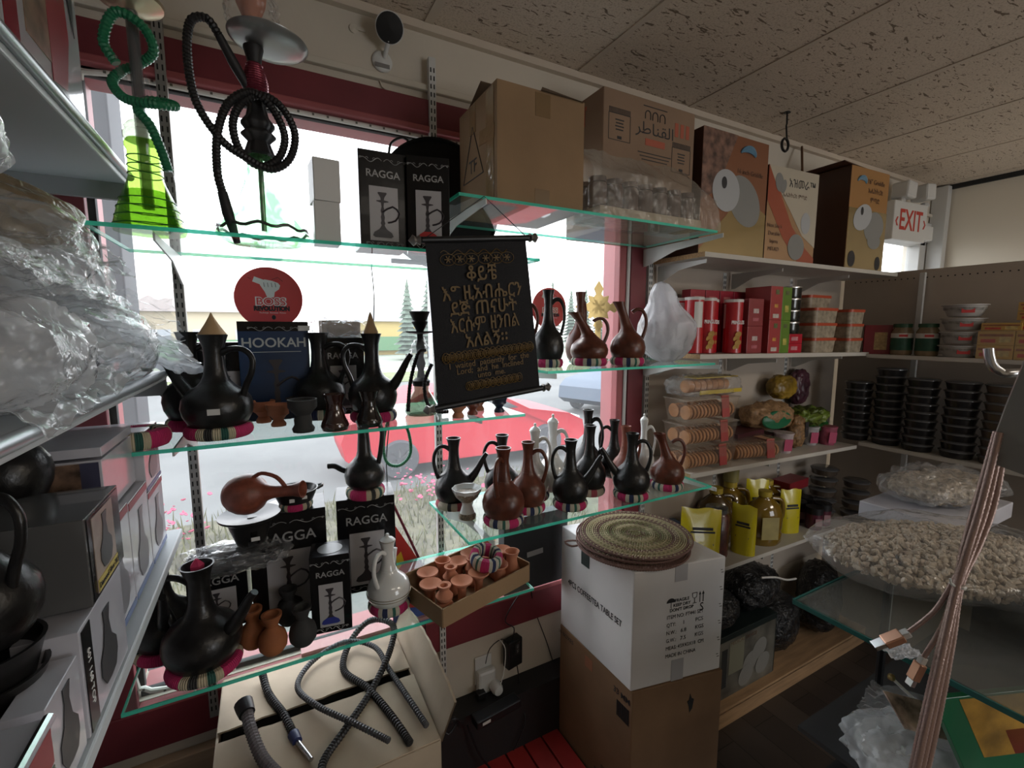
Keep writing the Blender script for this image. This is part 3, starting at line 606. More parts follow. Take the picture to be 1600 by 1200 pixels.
MB().lathe([(.05,.9),(.055,1.0),(.01,1.06)], 5).build('red_scrap', mat('red_scrap', (.45,.03,.1), .8), rs)
ring(-.257, 1.239, MLz, .066, .036, 'A', 2.2, 'empty striped cloth ring lying alone at the left end of the left middle shelf')
# ------------------------------------------------------------------ small clay pieces
def pot(name, label, cat, prof, x, y, z, s=1, m=TERRA, n=28, grp=None, rot=None, rz=0):
    o = MB().lathe([(r*s, h*s) for r, h in prof], n).build(name, m, smooth=True); o.location = (x,y,z); o.rotation_euler = rot or (0,0,rz); return tag(o, label, cat, grp)
BOWL = [(.0,.0),(.019,.0),(.02,.006),(.013,.018),(.02,.028),(.028,.034),(.027,.042),(.031,.052),(.032,.062),(.029,.062),(.022,.045),(0,.036)]
VASE = [(.0,0),(.03,0),(.034,.012),(.03,.022),(.026,.03),(.02,.05),(.018,.065),(.023,.08),(.027,.09),(.023,.09),(.014,.07),(0,.05)]
GOURD = [(.0,0),(.022,.0),(.032,.014),(.034,.03),(.03,.048),(.018,.06),(.0135,.068),(.017,.08),(.023,.092),(.024,.1),(.018,.1),(.009,.085),(0,.07)]
HEAD = [(0,0),(.02,0),(.029,.01),(.031,.022),(.025,.036),(.016,.042),(.024,.05),(.026,.06),(.016,.074),(.014,.08),(.021,.09),(.021,.094),(.012,.092),(.008,.08),(0,.06)]
DISH = [(0,0),(.012,0),(.014,.02),(.026,.034),(.034,.04),(.034,.045),(.03,.043),(.015,.034),(.004,.03),(0,.03)]
pot('clay_bowl', 'terracotta pipe bowl just right of the price-stickered coffee pot', 'pipe bowl', BOWL, .022, 1.325, MLz, .92)
pot('clay_bowl', 'terracotta pipe bowl tucked behind the foot of the stickered pot', 'pipe bowl', BOWL, -.012, 1.395, MLz, .95)
pot('clay_bowl', 'dull black clay pipe bowl on the left middle shelf edge', 'pipe bowl', [(0,0),(.024,0),(.026,.008),(.02,.018),(.021,.03),(.018,.042),(.026,.052),(.033,.06),(.034,.08),(.03,.08),(.02,.06),(0,.05)], .074, 1.222, MLz, 1.0, mat('matt_black_clay', (.03,.03,.03), .8))
pot('glazed_vase', 'dark brown glazed pipe bowl in front of the pot beside the blue box', 'pipe bowl', VASE, .145, 1.207, MLz, 1.0, GLAZED)
pot('glazed_vase', 'near black glazed pipe bowl right of the brown glazed one', 'pipe bowl', VASE, .231, 1.218, MLz, 1.02, mat('black_glaze', (.012,.008,.007), .12, coat=.6))
pot('clay_bowl', 'terracotta bowl showing below the left of the banner', 'pipe bowl', BOWL, .475, 1.21, MLz, .85)
pot('clay_bowl', 'dark reddish bowl showing below the middle of the banner', 'pipe bowl', BOWL, .53, 1.235, MLz, .8, REDBROWN)
pot('clay_bowl', 'pale terracotta bowl behind, below the banner', 'pipe bowl', BOWL, .575, 1.29, MLz, .85)
pot('clay_bowl', 'blue-black bowl showing below the right of the banner', 'pipe bowl', BOWL, .618, 1.235, MLz, .8, mat('blue_black_glaze', (.015,.02,.045), .3))
for i, (x, y, m, lb) in enumerate(((-.066,1.285,ORANGE,'orange clay pipe bowl right beside the large black pot on the lowest shelf'),(-.022,1.236,ORANGE,'orange clay pipe bowl at the lowest shelf edge, second from the large black pot'),(.047,1.235,_m['matt_black_clay'],'matt black clay pipe bowl on the lowest shelf in front of the small box'),(.02,1.345,_m['matt_black_clay'],'black clay pipe bowl behind the other black one on the lowest shelf'))):
    pot('clay_bowl', lb, 'pipe bowl', GOURD, x, y, LLz, 1.0, m)
# white footed cup
cu = thing('footed_cup', 'white porcelain footed incense cup with scalloped rim and brown bands', 'cup', (.552,1.338,LRz))
MB().lathe([(0,0),(.027,0),(.028,.008),(.02,.03),(.016,.045),(.018,.055),(.035,.072),(.045,.09),(.048,.1),(.045,.1),(.03,.078),(0,.066)], 36, None, lambda a, z: 1+(.035*math.cos(9*a) if z > .08 else 0)).build('cup', PORC, cu, smooth=True)
MB().lathe([(.0285,.0),(.0288,.01),(.025,.018)], 36).lathe([(.0205,.056),(.036,.0715),(.0435,.086)], 36).build('patterned_band', mat('brown_band', (.2,.15,.1), .3, var=.6, vscale=120), cu, smooth=True)
# ------------------------------------------------------------------ tray of clay pieces
ty = thing('cardboard_tray', 'shallow brown cardboard tray packed with clay pieces on the lowest shelf', 'tray', (.522,1.262,LLz), math.radians(16))
w_, d_, h_ = .34,.2,.055
mb = MB().box((0,0,.002), (w_,d_,.004))
for c, d in (((0,-d_/2,h_/2),(w_,.004,h_)), ((0,d_/2,h_/2+.01),(w_,.004,h_+.02)), ((-w_/2,0,h_/2),(.004,d_,h_)), ((w_/2,0,h_/2+.004),(.004,d_,h_+.008))): mb.box(c, d)
mb.build('tray_body', CARD, ty)
random.seed(5)
spots = [(-.135,-.06,'h'),(-.14,.0,'d'),(-.11,.06,'d'),(-.065,-.05,'d'),(-.06,.01,'h'),(-.05,.065,'v'),(0,-.05,'d'),(0.0,.05,'d'),(.02,.005,'h'),(.06,.065,'d'),(.075,-.055,'d'),(.1,.02,'d'),(.105,-.02,'h'),(.14,.065,'v'),(.145,-.045,'v'),(.15,.01,'d')]
nm = ['front left corner','left edge','back left corner','front edge beside the corner','left centre','back left of centre','front centre','back centre','very centre','back right of centre','front right of centre','right of centre','right centre, upright','back right corner','front right corner','right edge']
Mx = Matrix.Translation((.522,1.262,LLz)) @ Matrix.Rotation(math.radians(16), 4, 'Z')
for (a, b, k), q in zip(spots, nm):
    p = Mx @ Vector((a, b, .006)); pr = {'h': HEAD, 'd': [(r, z+(.03 if z > .01 else 0)) for r, z in DISH], 'v': VASE}[k]
    pot('clay_bowl', 'terracotta %s in the cardboard tray, at its %s' % ({'h':'water pipe head','d':'shallow pipe bowl','v':'narrow pipe bowl'}[k], q), 'pipe bowl', pr, p.x, p.y, p.z, .95, TERRA, 22, 'clay pieces in the cardboard tray')
ring(.575, 1.25, LLz+.078, .052, .042, 'B', 0, 'striped cloth ring lying on the clay pieces in the tray', rot=(.25,.05,0))
# ------------------------------------------------------------------ black pipe boxes
def scroll(mb, w, z, y):
    for s in (-1, 1):
        p = [(s*(w*.02+w*.45*t), y, z+.006*math.sin(t*9)*(1-t*.3)) for t in [i/14 for i in range(15)]]; mb.tube(p, .0009, 5)
        for q in (.18,.33,.46): mb.tube([(s*w*q+.004*math.cos(a)*(1-a/8), y, z+.002+.004*math.sin(a)*(1-a/8)) for a in [k*.8 for k in range(8)]], .0007, 4)
def silhouette(parent, x, y, z, h, base):
    """small printed picture of a water pipe"""
    pr = [(.0,0),(.16,0),(.2,.04),(.17,.1),(.08,.16),(.05,.2),(.03,.24),(.045,.28),(.03,.33),(.04,.4),(.025,.46),(.04,.52),(.02,.6),(.03,.68),(.12,.7),(.12,.715),(.03,.73),(.04,.78),(.09,.86),(.08,.88),(0,.88)]
    pts = [(a*h, b*h) for a, b in pr] + [(-a*h, b*h) for a, b in reversed(pr[1:-1])]
    lo = [(a, b) for a, b in pts if b <= .165*h+1e-9]
    o = MB().prism(pts, .0004, Matrix.Translation((x-.0,y,z))).build('pipe_picture', mat('print_dark', (.035,.03,.035), .4), parent)
    MB().prism([(a*1.02, b) for a, b in [(-.2*h,.03*h),(-.17*h,.1*h),(-.08*h,.16*h),(.08*h,.16*h),(.17*h,.1*h),(.2*h,.03*h),(.15*h,0),(-.15*h,0)]], .0007, Matrix.Translation((x,y,z))).build('vase_picture', mat('print_'+base[0], base[1], .4), parent)
    MB().tube(smooth_path([(x,y-.0005,z+.5*h),(x+.2*h,y-.0005,z+.62*h),(x+.33*h,y-.0005,z+.5*h),(x+.25*h,y-.0005,z+.35*h),(x+.1*h,y-.0005,z+.3*h)], .01), .009*h*2, 5).build('hose_picture', _m['print_dark'], parent)
def pipe_box(w, d, h, loc, dg, label, base=('black',(.03,.03,.03)), med=False, text='RAGGA', grp=None):
    t = thing('pipe_box', label, 'box', loc, math.radians(dg)); MB().box((0,0,h/2), (w,d,h)).build('carton', BOXB, t, bevel=.0015)
    ph, pw = h*.56, w*.6; pc = h*.36
    p = MB().box((0,-d/2-.0006,pc), (pw,.001,ph)).build('picture_panel', PANEL, t)
    silhouette(p, -w*.03, -d/2-.0012, pc-ph*.44, ph*.95, base)
    sc_ = MB(); scroll(sc_, w, h*.9, -d/2-.0008); scroll(sc_, w*.8, h*.04, -d/2-.0008); sc_.build('scroll_ornament', SILVER, t)
    lettering(text, w*.21, (0,-d/2-.0006,h*.765), FRONT, SILVER, t, bold=.0004)
    if med: MB().lathe([(w*.32,0),(w*.32,.0008)], 28, Matrix.Translation((0,0,h))).build('round_seal', SILVER, t)
    return t
pipe_box(.118,.1,.235, (.287,1.265,TLz), -2, 'black pipe box with smoky grey pipe picture, left one on the top shelf', ('smoke',(.05,.05,.055)))
pipe_box(.108,.1,.232, (.405,1.235,TLz), -14, 'black pipe box with a red pipe picture beside the big carton', ('red',(.4,.02,.02)))
pipe_box(.195,.13,.305, (.035,1.44,LLz), -4, 'tallest black pipe box standing behind the small one on the lowest shelf', ('dark',(.03,.01,.04)), med=True)
pipe_box(.17,.13,.30, (.255,1.465,LLz), -8, 'big black pipe box behind the white porcelain pot', ('dark',(.03,.01,.04)), med=True)
pipe_box(.1,.09,.215, (.127,1.29,LLz), -9, 'small black pipe box with a blue pipe picture standing at the lowest shelf edge', ('blue',(.03,.04,.25)), med=True)
pipe_box(.14,.1,.18, (-.145,1.45,LLz), -2, 'black pipe box behind the large black pot, under the plastic bag', ('blue',(.03,.04,.25)))
pipe_box(.12,.08,.225, (.2,1.455,MLz), 0, 'black pipe box behind the two pots right of the blue box', ('smoke',(.05,.05,.055)))
pipe_box(.16,.06,.215, (-.09,1.47,MLz), 0, 'black pipe box with dim print behind the stickered coffee pot', ('smoke',(.05,.05,.055)), text='')
BLUEC = mat('blue_card', (.006,.03,.09), .35, var=.2, vscale=8)
bb_ = thing('pipe_box', 'dark blue box with white HOOKAH lettering standing behind the coffee pots', 'box', (.025,1.46,MLz))
MB().box((0,0,.135), (.172,.09,.27)).build('carton', BLUEC, bb_, bevel=.002)
MB().box((0,-.0455,.257), (.172,.001,.026)).build('black_band', BOXB, bb_)
lettering('HOOKAH', .036, (0,-.0456,.212), FRONT, mat('pale_ink', (.42,.45,.45), .5), bb_, bold=.0006)
MB().box((0,-.0458,.188), (.13,.0006,.0015)).build('underline', _m['pale_ink'], bb_)
silhouette(bb_, 0, -.0458, .0, .19, ('navy',(.004,.012,.04)))
MB().box((.075,-.046,.252), (.03,.0006,.014)).build('price_sticker', mat('sticker', (.6,.6,.58)), bb_)
s_ = MB(); scroll(s_, .13, .25, -.0462); s_.build('scroll_ornament', SILVER, bb_)
# brown box and bag on top of the pipe box behind the pots
def plain_box(name, label, w, d, h, loc, dg, m, cat='box', bev=.002, grp=None):
    t = thing(name, label, cat, loc, math.radians(dg), grp); MB().box((0,0,h/2), (w,d,h)).build('carton', m, t, bevel=bev); return t
plain_box('small_box', 'plain brown cardboard box lying on the pipe box behind the plastic bag', .11,.06,.05, (.205,1.49,MLz+.2255), 3, CARD)
blob((.17,.1,.055), 3, .25, 6, 4, ridged=True).build('plastic_bag', CLEARP, smooth=True, loc=(.2,1.42,MLz+.226)).name = 'plastic_bag'
bpy.data.objects['plastic_bag'] and tag(bpy.data.objects['plastic_bag'], 'clear crumpled plastic bag with black bits on the pipe box behind the pots', 'plastic bag')
b = plain_box('small_carton', 'lower of two small white cartons on the top left shelf', .058,.07,.096, (.15,1.235,TLz), -2, WHITE)
b = plain_box('small_carton', 'upper of two small white cartons on the top left shelf', .06,.07,.096, (.149,1.235,TLz+.0965), 4, WHITE)
# ------------------------------------------------------------------ water pipes
gh = thing('water_pipe', 'lime green glass water pipe with clear stem and green hose', 'water pipe', (-.2,1.262,TLz))
MB().lathe([(0,0),(.062,0),(.065,.006),(.062,.016),(.053,.05),(.043,.078),(.034,.1),(.03,.115),(.0285,.165),(.032,.172),(.032,.18),(.028,.187)], 40).build('glass_base', GREENG, gh, smooth=True)
MB().lathe([(.0,.006),(.056,.006),(.055,.02),(.048,.055),(.038,.083),(.0,.085)], 32).build('green_water', clear('green_water', (.6,.72,.35), .33, .2, (.15,.4,.02), .02, trans=.8), gh, smooth=True)
rg = MB()
for z, r in ((.012,.0635),(.03,.0585),(.048,.0545),(.065,.049),(.118,.0305),(.135,.0302),(.152,.0298)): rg.tube([(r*math.cos(a*PI/16), r*math.sin(a*PI/16), z) for a in range(32)], .0012, 5, True)
rg.build('etched_ring', mat('dark_green_line', (.02,.12,.02), .3), gh)
MB().lathe([(.03,.185),(.033,.19),(.033,.2),(.028,.206),(.03,.212),(.022,.222),(.012,.228),(.012,.24)], 28).build('silicone_collar', clear('cloudy_plastic', (.85,.9,.8), .4, .45, (.4,.45,.3), .2), gh, smooth=True)
MB().lathe([(.011,.05),(.011,.44),(.008,.44),(.008,.05)], 16).build('glass_stem', clear('grey_glass', (.62,.63,.62), .5, .25, (.3,.3,.3), .05), gh, smooth=True)
MB().lathe([(.0,.435),(.03,.44),(.055,.452),(.057,.458),(.03,.452),(0,.45)], 36).build('metal_tray', mat('brassy_plate', (.5,.42,.28), .3, metal=.7), gh, smooth=True)
hs = MB(); hose(hs, [(-.028,-.02,.262+.06),(-.045,-.02,.36),(-.02,-.035,.41),(.02,-.03,.40),(.033,-.01,.365),(.0,.02,.345),(-.03,.03,.33),(-.045,.02,.30),(-.02,-.01,.262),(.03,-.035,.252),(.062,-.01,.265),(.04,.02,.28),(.01,.005,.27),(.0,-.02,.24),(.02,-.03,.21),(.036,-.03,.16),(.044,-.03,.125)], .0098); hs.build('hose', GREENH, gh, smooth=False)
for nm_, a, b in (('mouthpiece', (-.028,-.02,.325), (.0,-.012,.235)), ('mouthpiece', (.044,-.03,.125), (.062,-.03,.02))):
    p = [Vector(a).lerp(Vector(b), t/12) for t in range(13)]; MB().tube(p, [.006,.0075,.0055,.0075,.006,.0045,.0065,.0045,.006,.004,.006,.004,.004], 12).build(nm_, CLEARG, gh, smooth=True)
    MB().tube([p[0]-(p[1]-p[0])*1.2, p[0]], .0066, 12).build('hose_ferrule', STEEL, gh, smooth=True)
MB().tube([(.012,0,.3),(.02,-.01,.23)], .003, 8).tube([(.014,.0,.32),(.026,.01,.25)], .0025, 8).build('side_stem', CLEARG, gh)
# tall black and green pipe
bh = thing('water_pipe', 'tall black water pipe with mottled green glass base, wide tray and coiled black hose', 'water pipe', (.016,1.29,TLz))
MB().lathe([(0,0),(.078,0),(.096,.01),(.101,.022),(.096,.034),(.074,.06),(.053,.095),(.039,.13),(.029,.17),(.026,.2),(.02,.2)], 44).build('glass_base', PALEGREENG, bh, smooth=True)
wv = MB(); wv.tube([(.096*math.cos(a*PI/24), .096*math.sin(a*PI/24), .030+.004*math.sin(a*1.3)) for a in range(48)], .0035, 6, True); wv.build('wavy_line', mat('smoky_line', (.05,.06,.05), .3), bh, smooth=True)
MB().lathe([(.006,.03),(.006,.2)], 12).build('downtube', STEEL, bh, smooth=True)
MB().lathe([(.027,.2),(.031,.205),(.026,.22),(.022,.232),(.034,.245),(.034,.25),(.026,.258),(.033,.268),(.033,.275),(.022,.29),(.018,.31),(.022,.33),(.0,.33)], 30, None, lambda a, z: 1+.09*math.cos(6*a)).build('hub', mat('matt_black_metal', (.012,.012,.013), .55), bh, smooth=True)
rb = MB(); pr = []
for i in range(29): pr.append((.0165+.009*math.sin(PI*min(1, i/28+.08))**1 + (.0016 if i % 2 else 0), .325+i*.0028))
rb.lathe(pr, 24); rb.build('ribbed_stem', PINKM, bh, smooth=False)
MB().lathe([(.014,.4),(.017,.42),(.021,.435),(.021,.44),(.012,.442),(.008,.455)], 20).build('stem_top', _m['matt_black_metal'], bh, smooth=True)
MB().lathe([(.008,.443),(.04,.444),(.07,.45),(.084,.46),(.085,.463),(.06,.456),(.008,.45)], 44, Matrix.Rotation(math.radians(4), 4, 'Y')).build('ash_tray', mat('black_tray', (.28,.28,.27), .3, metal=.5), bh, smooth=True)
MB().lathe([(.012,.455),(.016,.49),(.02,.505),(.03,.53),(.035,.56),(.03,.56),(0,.52)], 20).build('clay_head', TERRA, bh, smooth=True)
bw_ = blob((.105,.085,.115), 5, .3, 5, 4, ridged=True, M=Matrix.Translation((0,0,.46))); bw_.build('bubble_wrap', CLEARP, bh, smooth=True)
MB().tube([(.0,0,.32),(-.04,-.02,.385),(-.065,-.035,.43)], [.0085,.011,.0085], 14).build('hose_connector', _m['matt_black_metal'], bh, smooth=True)
hs = MB(); hose(hs, [(-.065,-.035,.43),(-.085,-.04,.455),(-.115,-.04,.44),(-.125,-.04,.37),(-.115,-.045,.28),(-.075,-.05,.21),(-.03,-.055,.178),(.02,-.055,.16),(.06,-.05,.19),(.075,-.045,.25),(.05,-.04,.305),(.01,-.035,.325),(-.03,-.035,.3),(-.05,-.04,.25),(-.04,-.045,.195),(-.005,-.05,.165),(.035,-.05,.185),(.053,-.045,.24),(.03,-.04,.3),(-.01,-.04,.325),(-.055,-.045,.29),(-.08,-.05,.22),(-.085,-.055,.14),(-.078,-.06,.095)], .0093, .0036); hs.build('hose', BRUBBER, bh)
MB().tube([(-.078,-.06,.095),(-.07,-.062,.05),(-.056,-.065,-.012)], [.01,.012,.007], 12).build('hose_mouthpiece', _m['matt_black_metal'], bh, smooth=True)
# small pipe behind the banner
sh = thing('water_pipe', 'small black water pipe with ribbed glass base half hidden behind the banner', 'water pipe', (.4,1.31,MLz))
MB().lathe([(0,0),(.042,0),(.048,.01),(.045,.03),(.032,.055),(.022,.07),(.02,.09)], 32, None, lambda a, z: 1+.03*math.cos(16*a)).build('glass_base', clear('ribbed_glass', (.45,.55,.45), .6, .25, (.1,.12,.1), .05), sh, smooth=True)
MB().lathe([(.024,.085),(.026,.1),(.012,.11),(.009,.13),(.014,.15),(.009,.17),(.013,.2),(.009,.22),(.009,.235),(.04,.24),(.042,.244),(.01,.243),(.018,.26),(.024,.27),(.02,.275),(.03,.3),(0,.29)], 24).build('stem', _m['matt_black_metal'], sh, smooth=True)
blob((.055,.055,.12), 8, .3, 5, 3, ridged=True, M=Matrix.Translation((0,0,.1))).build('wrapping', CLEARP, sh, smooth=True)
hs = MB(); hose(hs, [(.005,-.03,.19),(-.02,-.04,.18),(-.045,-.045,.1),(-.055,-.05,.02)], .006); hose(hs, [(.02,-.04,.15),(-.005,-.05,.1),(.0,-.055,.04),(.03,-.06,.015),(.06,-.06,.012)], .006); hs.build('hose', BRUBBER, sh)
hs = MB(); hose(hs, [(-.01,.0,-.01),(-.04,-.0,-.09),(-.05,-.01,-.16),(-.035,-.01,-.205),(.005,-.01,-.215),(.04,-.01,-.18),(.04,-.0,-.11),(.01,.0,-.03)], .006); o = hs.build('green_hose_loop', GREENH); o.location = (.385,1.55,MLz+.0); tag(o, 'green ribbed hose loop hanging below the left middle shelf against the window', 'hose')
# long dangling black wire
tag(MB().tube(smooth_path([(.32,1.56,H+.2),(.325,1.56,H+.1),(.318,1.56,H-.05),(.33,1.56,H-.2),(.36,1.55,H-.27),(.345,1.55,H-.45),(.35,1.55,H-.62)], .02), .0018, 6).build('thin_wire', BLACKM, smooth=True), 'thin black wire hanging down behind the shelves near the green hose loop', 'wire')
# ------------------------------------------------------------------ lying jebena, burner, dish, spout pot
bn = thing('clay_burner', 'black clay burner stand with triangular openings and a price sticker', 'burner', (-.06,1.385,LLz+.232))
mb = MB(); n = 36; pf = [(.03,0),(.035,.004),(.042,.025),(.05,.05),(.054,.065),(.075,.078),(.076,.084),(.05,.078),(.0,.07)]
mb.lathe(pf, n)
mb.f = [f for f in mb.f if not (len(f) == 4 and any(n*1 <= i < n*4 for i in f) and (min(f) // n in (1,2)) and ((f[0] % n) % 12 in (2,3,4,5) if min(f)//n == 1 else (f[0] % n) % 12 in (1,2,3,4,5,6) if False else (f[0] % n) % 12 in (3,4)))]
mb.build('burner_body', BLACK, bn, smooth=True)
MB().box((.012,-.0515,.045), (.02,.001,.011), Matrix.Rotation(.2, 4, 'X')).build('price_sticker', mat('sticker', (.6,.6,.58)), bn)
lj = make_jebena(REDBROWN, False, False, hand=False); lj.name = 'coffee_pot'; lj.location = (-.105,1.37,LLz+.378); lj.scale = (.05/.3*1.04,.05/.3*1.04,.2)
lj.rotation_euler = (0, math.radians(84), math.radians(-30)); lj['label'] = 'reddish brown coffee pot lying on its side on the black burner'
MB().tube(smooth_path([(-.25,0,.38),(-.3,0,.5),(-.22,0,.68),(-.06,0,.78)], .04), .03, 10).build('handle', REDBROWN, lj, smooth=True)
dh = thing('clay_dish', 'shallow black dish with two lugs and price stickers on the tallest pipe box', 'dish', (.055,1.405,LLz+.327))
MB().lathe([(.0,.0),(.045,0),(.05,.012),(.058,.03),(.06,.034),(.056,.033),(.045,.016),(0,.012)], 36).build('dish_body', BLACK, dh, smooth=True)
for s in (-1,1): MB().tube([(s*.056,-.012,.029),(s*.07,-.006,.033),(s*.072,.004,.033),(s*.056,.012,.029)], .0045, 8).build('lug_handle', BLACK, dh, smooth=True)
MB().box((-.012,-.0525,.016), (.013,.001,.01)).box((.02,-.05,.02), (.013,.001,.009)).build('price_sticker', _m['sticker'], dh)
ring(.055, 1.405, LLz+.3055, .045, .021, 'A', 1, 'dark cloth ring under the shallow black dish')
sp_ = thing('coffee_pot', 'squat black coffee pot with a low spout standing on the big black pipe box', 'coffee pot', (.25,1.42,LLz+.323), math.radians(-26), scale=(.2,.2,.2))
MB().lathe([(.14,0),(.2,.02),(.28,.12),(.3,.24),(.27,.36),(.18,.45),(.12,.52),(.1,.6),(.08,.9),(.1,1.15),(.08,1.15),(.0,.9)], 36).build('body', BLACK, sp_, smooth=True)
MB().tube(smooth_path([(-.2,0,.25),(-.34,0,.3),(-.45,0,.36),(-.55,0,.36)], .03), [.075-.0045*i for i in range(len(smooth_path([(-.2,0,.25),(-.34,0,.3),(-.45,0,.36),(-.55,0,.36)], .03)))] if False else .045, 10).build('spout', BLACK, sp_, smooth=True)
MB().tube(smooth_path([(.2,0,.36),(.25,0,.6),(.28,0,.9),(.2,0,1.05),(.08,0,1.05)], .04), .036, 10).build('handle', BLACK, sp_, smooth=True)
ring(.25, 1.42, LLz+.301, .058, .03, 'A', 2.6, 'crimson and beige cloth ring under the squat black pot on the big box')
# clear bag of black stuff over the small pipe box
def bag(name, label, size, loc, m, seed=1, amp=.2, freq=6, rz=0, lvl=4, cat='plastic bag', rid=True, sq=2.4, inner=None, grp=None, rot=None, flat=0):
    t = thing(name, label, cat, loc, rz, grp, rot); blob(size, seed, amp, freq, lvl, flat, sq, rid).build('plastic', m, t, smooth=True)
    if inner: blob([q*.82 for q in size], seed+.5, amp*.6, freq*1.5, lvl, 0, 2.6, False, Matrix.Translation((0,0,.004))).build(inner[1], inner[0], t, smooth=True)
    return t
bag('plastic_bag', 'clear flat plastic bag of black hose bits lying over the small pipe box', (.27,.13,.058), (-.1,1.375,LLz+.181), CLEARP, 4, .16, 7, -.1, inner=(BLACKM,'contents'))
# ------------------------------------------------------------------ big cartons
def carton(name, label, w, d, h, loc, dg, m, open_top=False, tape=True, tm=None):
    t = thing(name, label, 'carton', loc, math.radians(dg))
    if open_top:
        mb = MB().box((0,0,.002), (w,d,.004)); th = .005
        for c, dd in (((0,-d/2+th/2,h/2),(w,th,h)),((0,d/2-th/2,h/2),(w,th,h)),((-w/2+th/2,0,h/2),(th,d-2*th,h)),((w/2-th/2,0,h/2),(th,d-2*th,h))): mb.box(c, dd)
        mb.build('carton_body', m, t)
    else:
        MB().box((0,0,h/2), (w,d,h)).build('carton_body', m, t, bevel=.004)
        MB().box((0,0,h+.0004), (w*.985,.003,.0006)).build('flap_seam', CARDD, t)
    if tape: MB().box((0,-d/2-.0004,h*.88), (.05,.0008,h*.2)).box((0,-d/2-.0004,h*.08), (.05,.0008,h*.14)).build('tape', tm or mat('brown_tape', (.2,.125,.06), .25), t)
    return t
tf = carton('carton', 'large open brown carton marked TF on the highest glass shelf', .292,.27,.315, (.738,1.325,TRz), 0, CARD, True)
for side, (c, ang, sz) in {'b': ((0,.143,.315), .9, (.28,.16)), 'l': ((-.143,0,.315), .5, (.14,.26))}.items():
    pass
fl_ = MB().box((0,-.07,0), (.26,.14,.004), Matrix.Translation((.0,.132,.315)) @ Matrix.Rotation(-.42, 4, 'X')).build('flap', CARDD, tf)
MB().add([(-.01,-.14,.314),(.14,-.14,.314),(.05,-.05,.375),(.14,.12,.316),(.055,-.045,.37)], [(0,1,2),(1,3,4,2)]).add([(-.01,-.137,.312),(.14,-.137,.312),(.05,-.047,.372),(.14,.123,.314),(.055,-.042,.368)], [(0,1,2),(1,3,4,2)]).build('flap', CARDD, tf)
lettering('TF', .055, (-.1468,.03,.135), LEFT, INK, tf)
tri = [(-.075,0),(.075,0),(.0,.15)]
mb = MB()
for i in range(3):
    a, b = tri[i], tri[(i+1) % 3]; mb.tube([(-.1465, .03-a[0], .1+a[1]), (-.1465, .03-b[0], .1+b[1])], .0016, 5)
mb.build('triangle_mark', INK, tf)
MB().box((-.1468,-.09,.16), (.001,.05,.3)).box((-.1468,.03,.27), (.001,.045,.08)).box((-.147,-.05,.2), (.001,.1,.04), Matrix.Rotation(.1,4,'X')).build('tape_wrap', mat('shiny_tape', (.3,.2,.1), .15, coat=.5, bump=.3, bscale=30), tf)
ab = carton('carton', 'brown carton with Arabic lettering and arches behind the plastic wrapped pack', .46,.22,.49, (1.32,1.475,TRz), 0, mat('cardboard_rosy', (.26,.17,.11), .85, var=.08, vscale=5, bump=.06, bscale=30), tape=False)
ab.location = (1.326,1.475,TRz); fy = -.1105
AR = ''.join(chr(c) for c in (0xFEAE,0xFEC3,0xFE8E,0xFEE8,0xFED8,0xFEDF,0xFE8D))
lettering(AR, .058, (.02,fy,.385), FRONT, INK, ab, sx=1.25)
mb = MB()
for k in range(3):
    cx = -.02+k*.037; mb.tube([(cx-.013, fy, .42)] + [(cx+.013*math.cos(a), fy, .435+.015*math.sin(a)) for a in [PI-PI*i/10 for i in range(11)]] + [(cx+.013, fy, .42)], .002, 6)
mb.box((.017,fy,.465), (.12,.001,.003)); mb.build('arch_mark', INK, ab)
MB().box((.02,fy,.34), (.1,.001,.024)).build('red_label', mat('faded_red_ink', (.4,.1,.055), .7), ab)
mb = MB()
for cx, cz in ((-.155,.365),(.16,.3)):
    for c, d in (((cx,fy,cz+.045),(.1,.001,.002)),((cx,fy,cz-.045),(.1,.001,.002)),((cx-.05,fy,cz),(.002,.001,.09)),((cx+.05,fy,cz),(.002,.001,.09))): mb.box(c, d)
    for k in range(16): mb.box((cx-.047+k*.0063,fy,cz+.055), (.003,.001,.018))
    mb.box((cx,fy,cz-.035), (.02,.001,.01))
    for k in range(4): mb.box((cx,fy,cz+.025-k*.011), (.04-.006*(k % 2),.001,.004))
for k in range(3): mb.box((.02,fy,.3-k*.012), (.17-.02*k,.001,.003))
mb.build('label_print', INK, ab)
MB().box((.13,fy,.41), (.018,.001,.05)).box((.16,fy,.41), (.018,.001,.05)).box((.19,fy,.41), (.018,.001,.05)).box((-.231,.0,.42), (.001,.012,.06)).box((-.231,.0,.452), (.001,.03,.014)).build('handling_marks', _m['faded_red_ink'], ab)
# plastic wrapped pack
wp_ = thing('wrapped_pack', 'pack of jars wrapped in cloudy plastic on the right of the highest glass shelf', 'wrapped pack', (1.185,1.265,TRz))
mb = MB(); prf = [(-.085,0),(.085,0),(.09,.12),(.07,.205),(-.02,.21),(-.085,.13)]
NS = 44; v = []
for i in range(NS+1):
    x = -.27+.54*i/NS; k = 1 if i not in (0, NS) else .8; sx = .0
    for j in range(48):
        t = j/48*6; a = prf[int(t)]; b_ = prf[(int(t)+1) % 6]; u = t-int(t); yv = a[0]*(1-u)+b_[0]*u; zv = a[1]*(1-u)+b_[1]*u
        nz = noise.noise(Vector((x*14, yv*18, zv*18)))*.009 + abs(noise.noise(Vector((x*30, yv*9, zv*26+4))))*.007
        shrink = 1-.35*max(0, (x-.2)/.07)*(zv/.2) ; v.append((x+(.05*(1-zv/.2) if x > .2 else 0)*max(0,(x-.2)/.07), yv*(1+nz*6), max(0, zv*min(1,shrink)+nz*(zv > .01))))
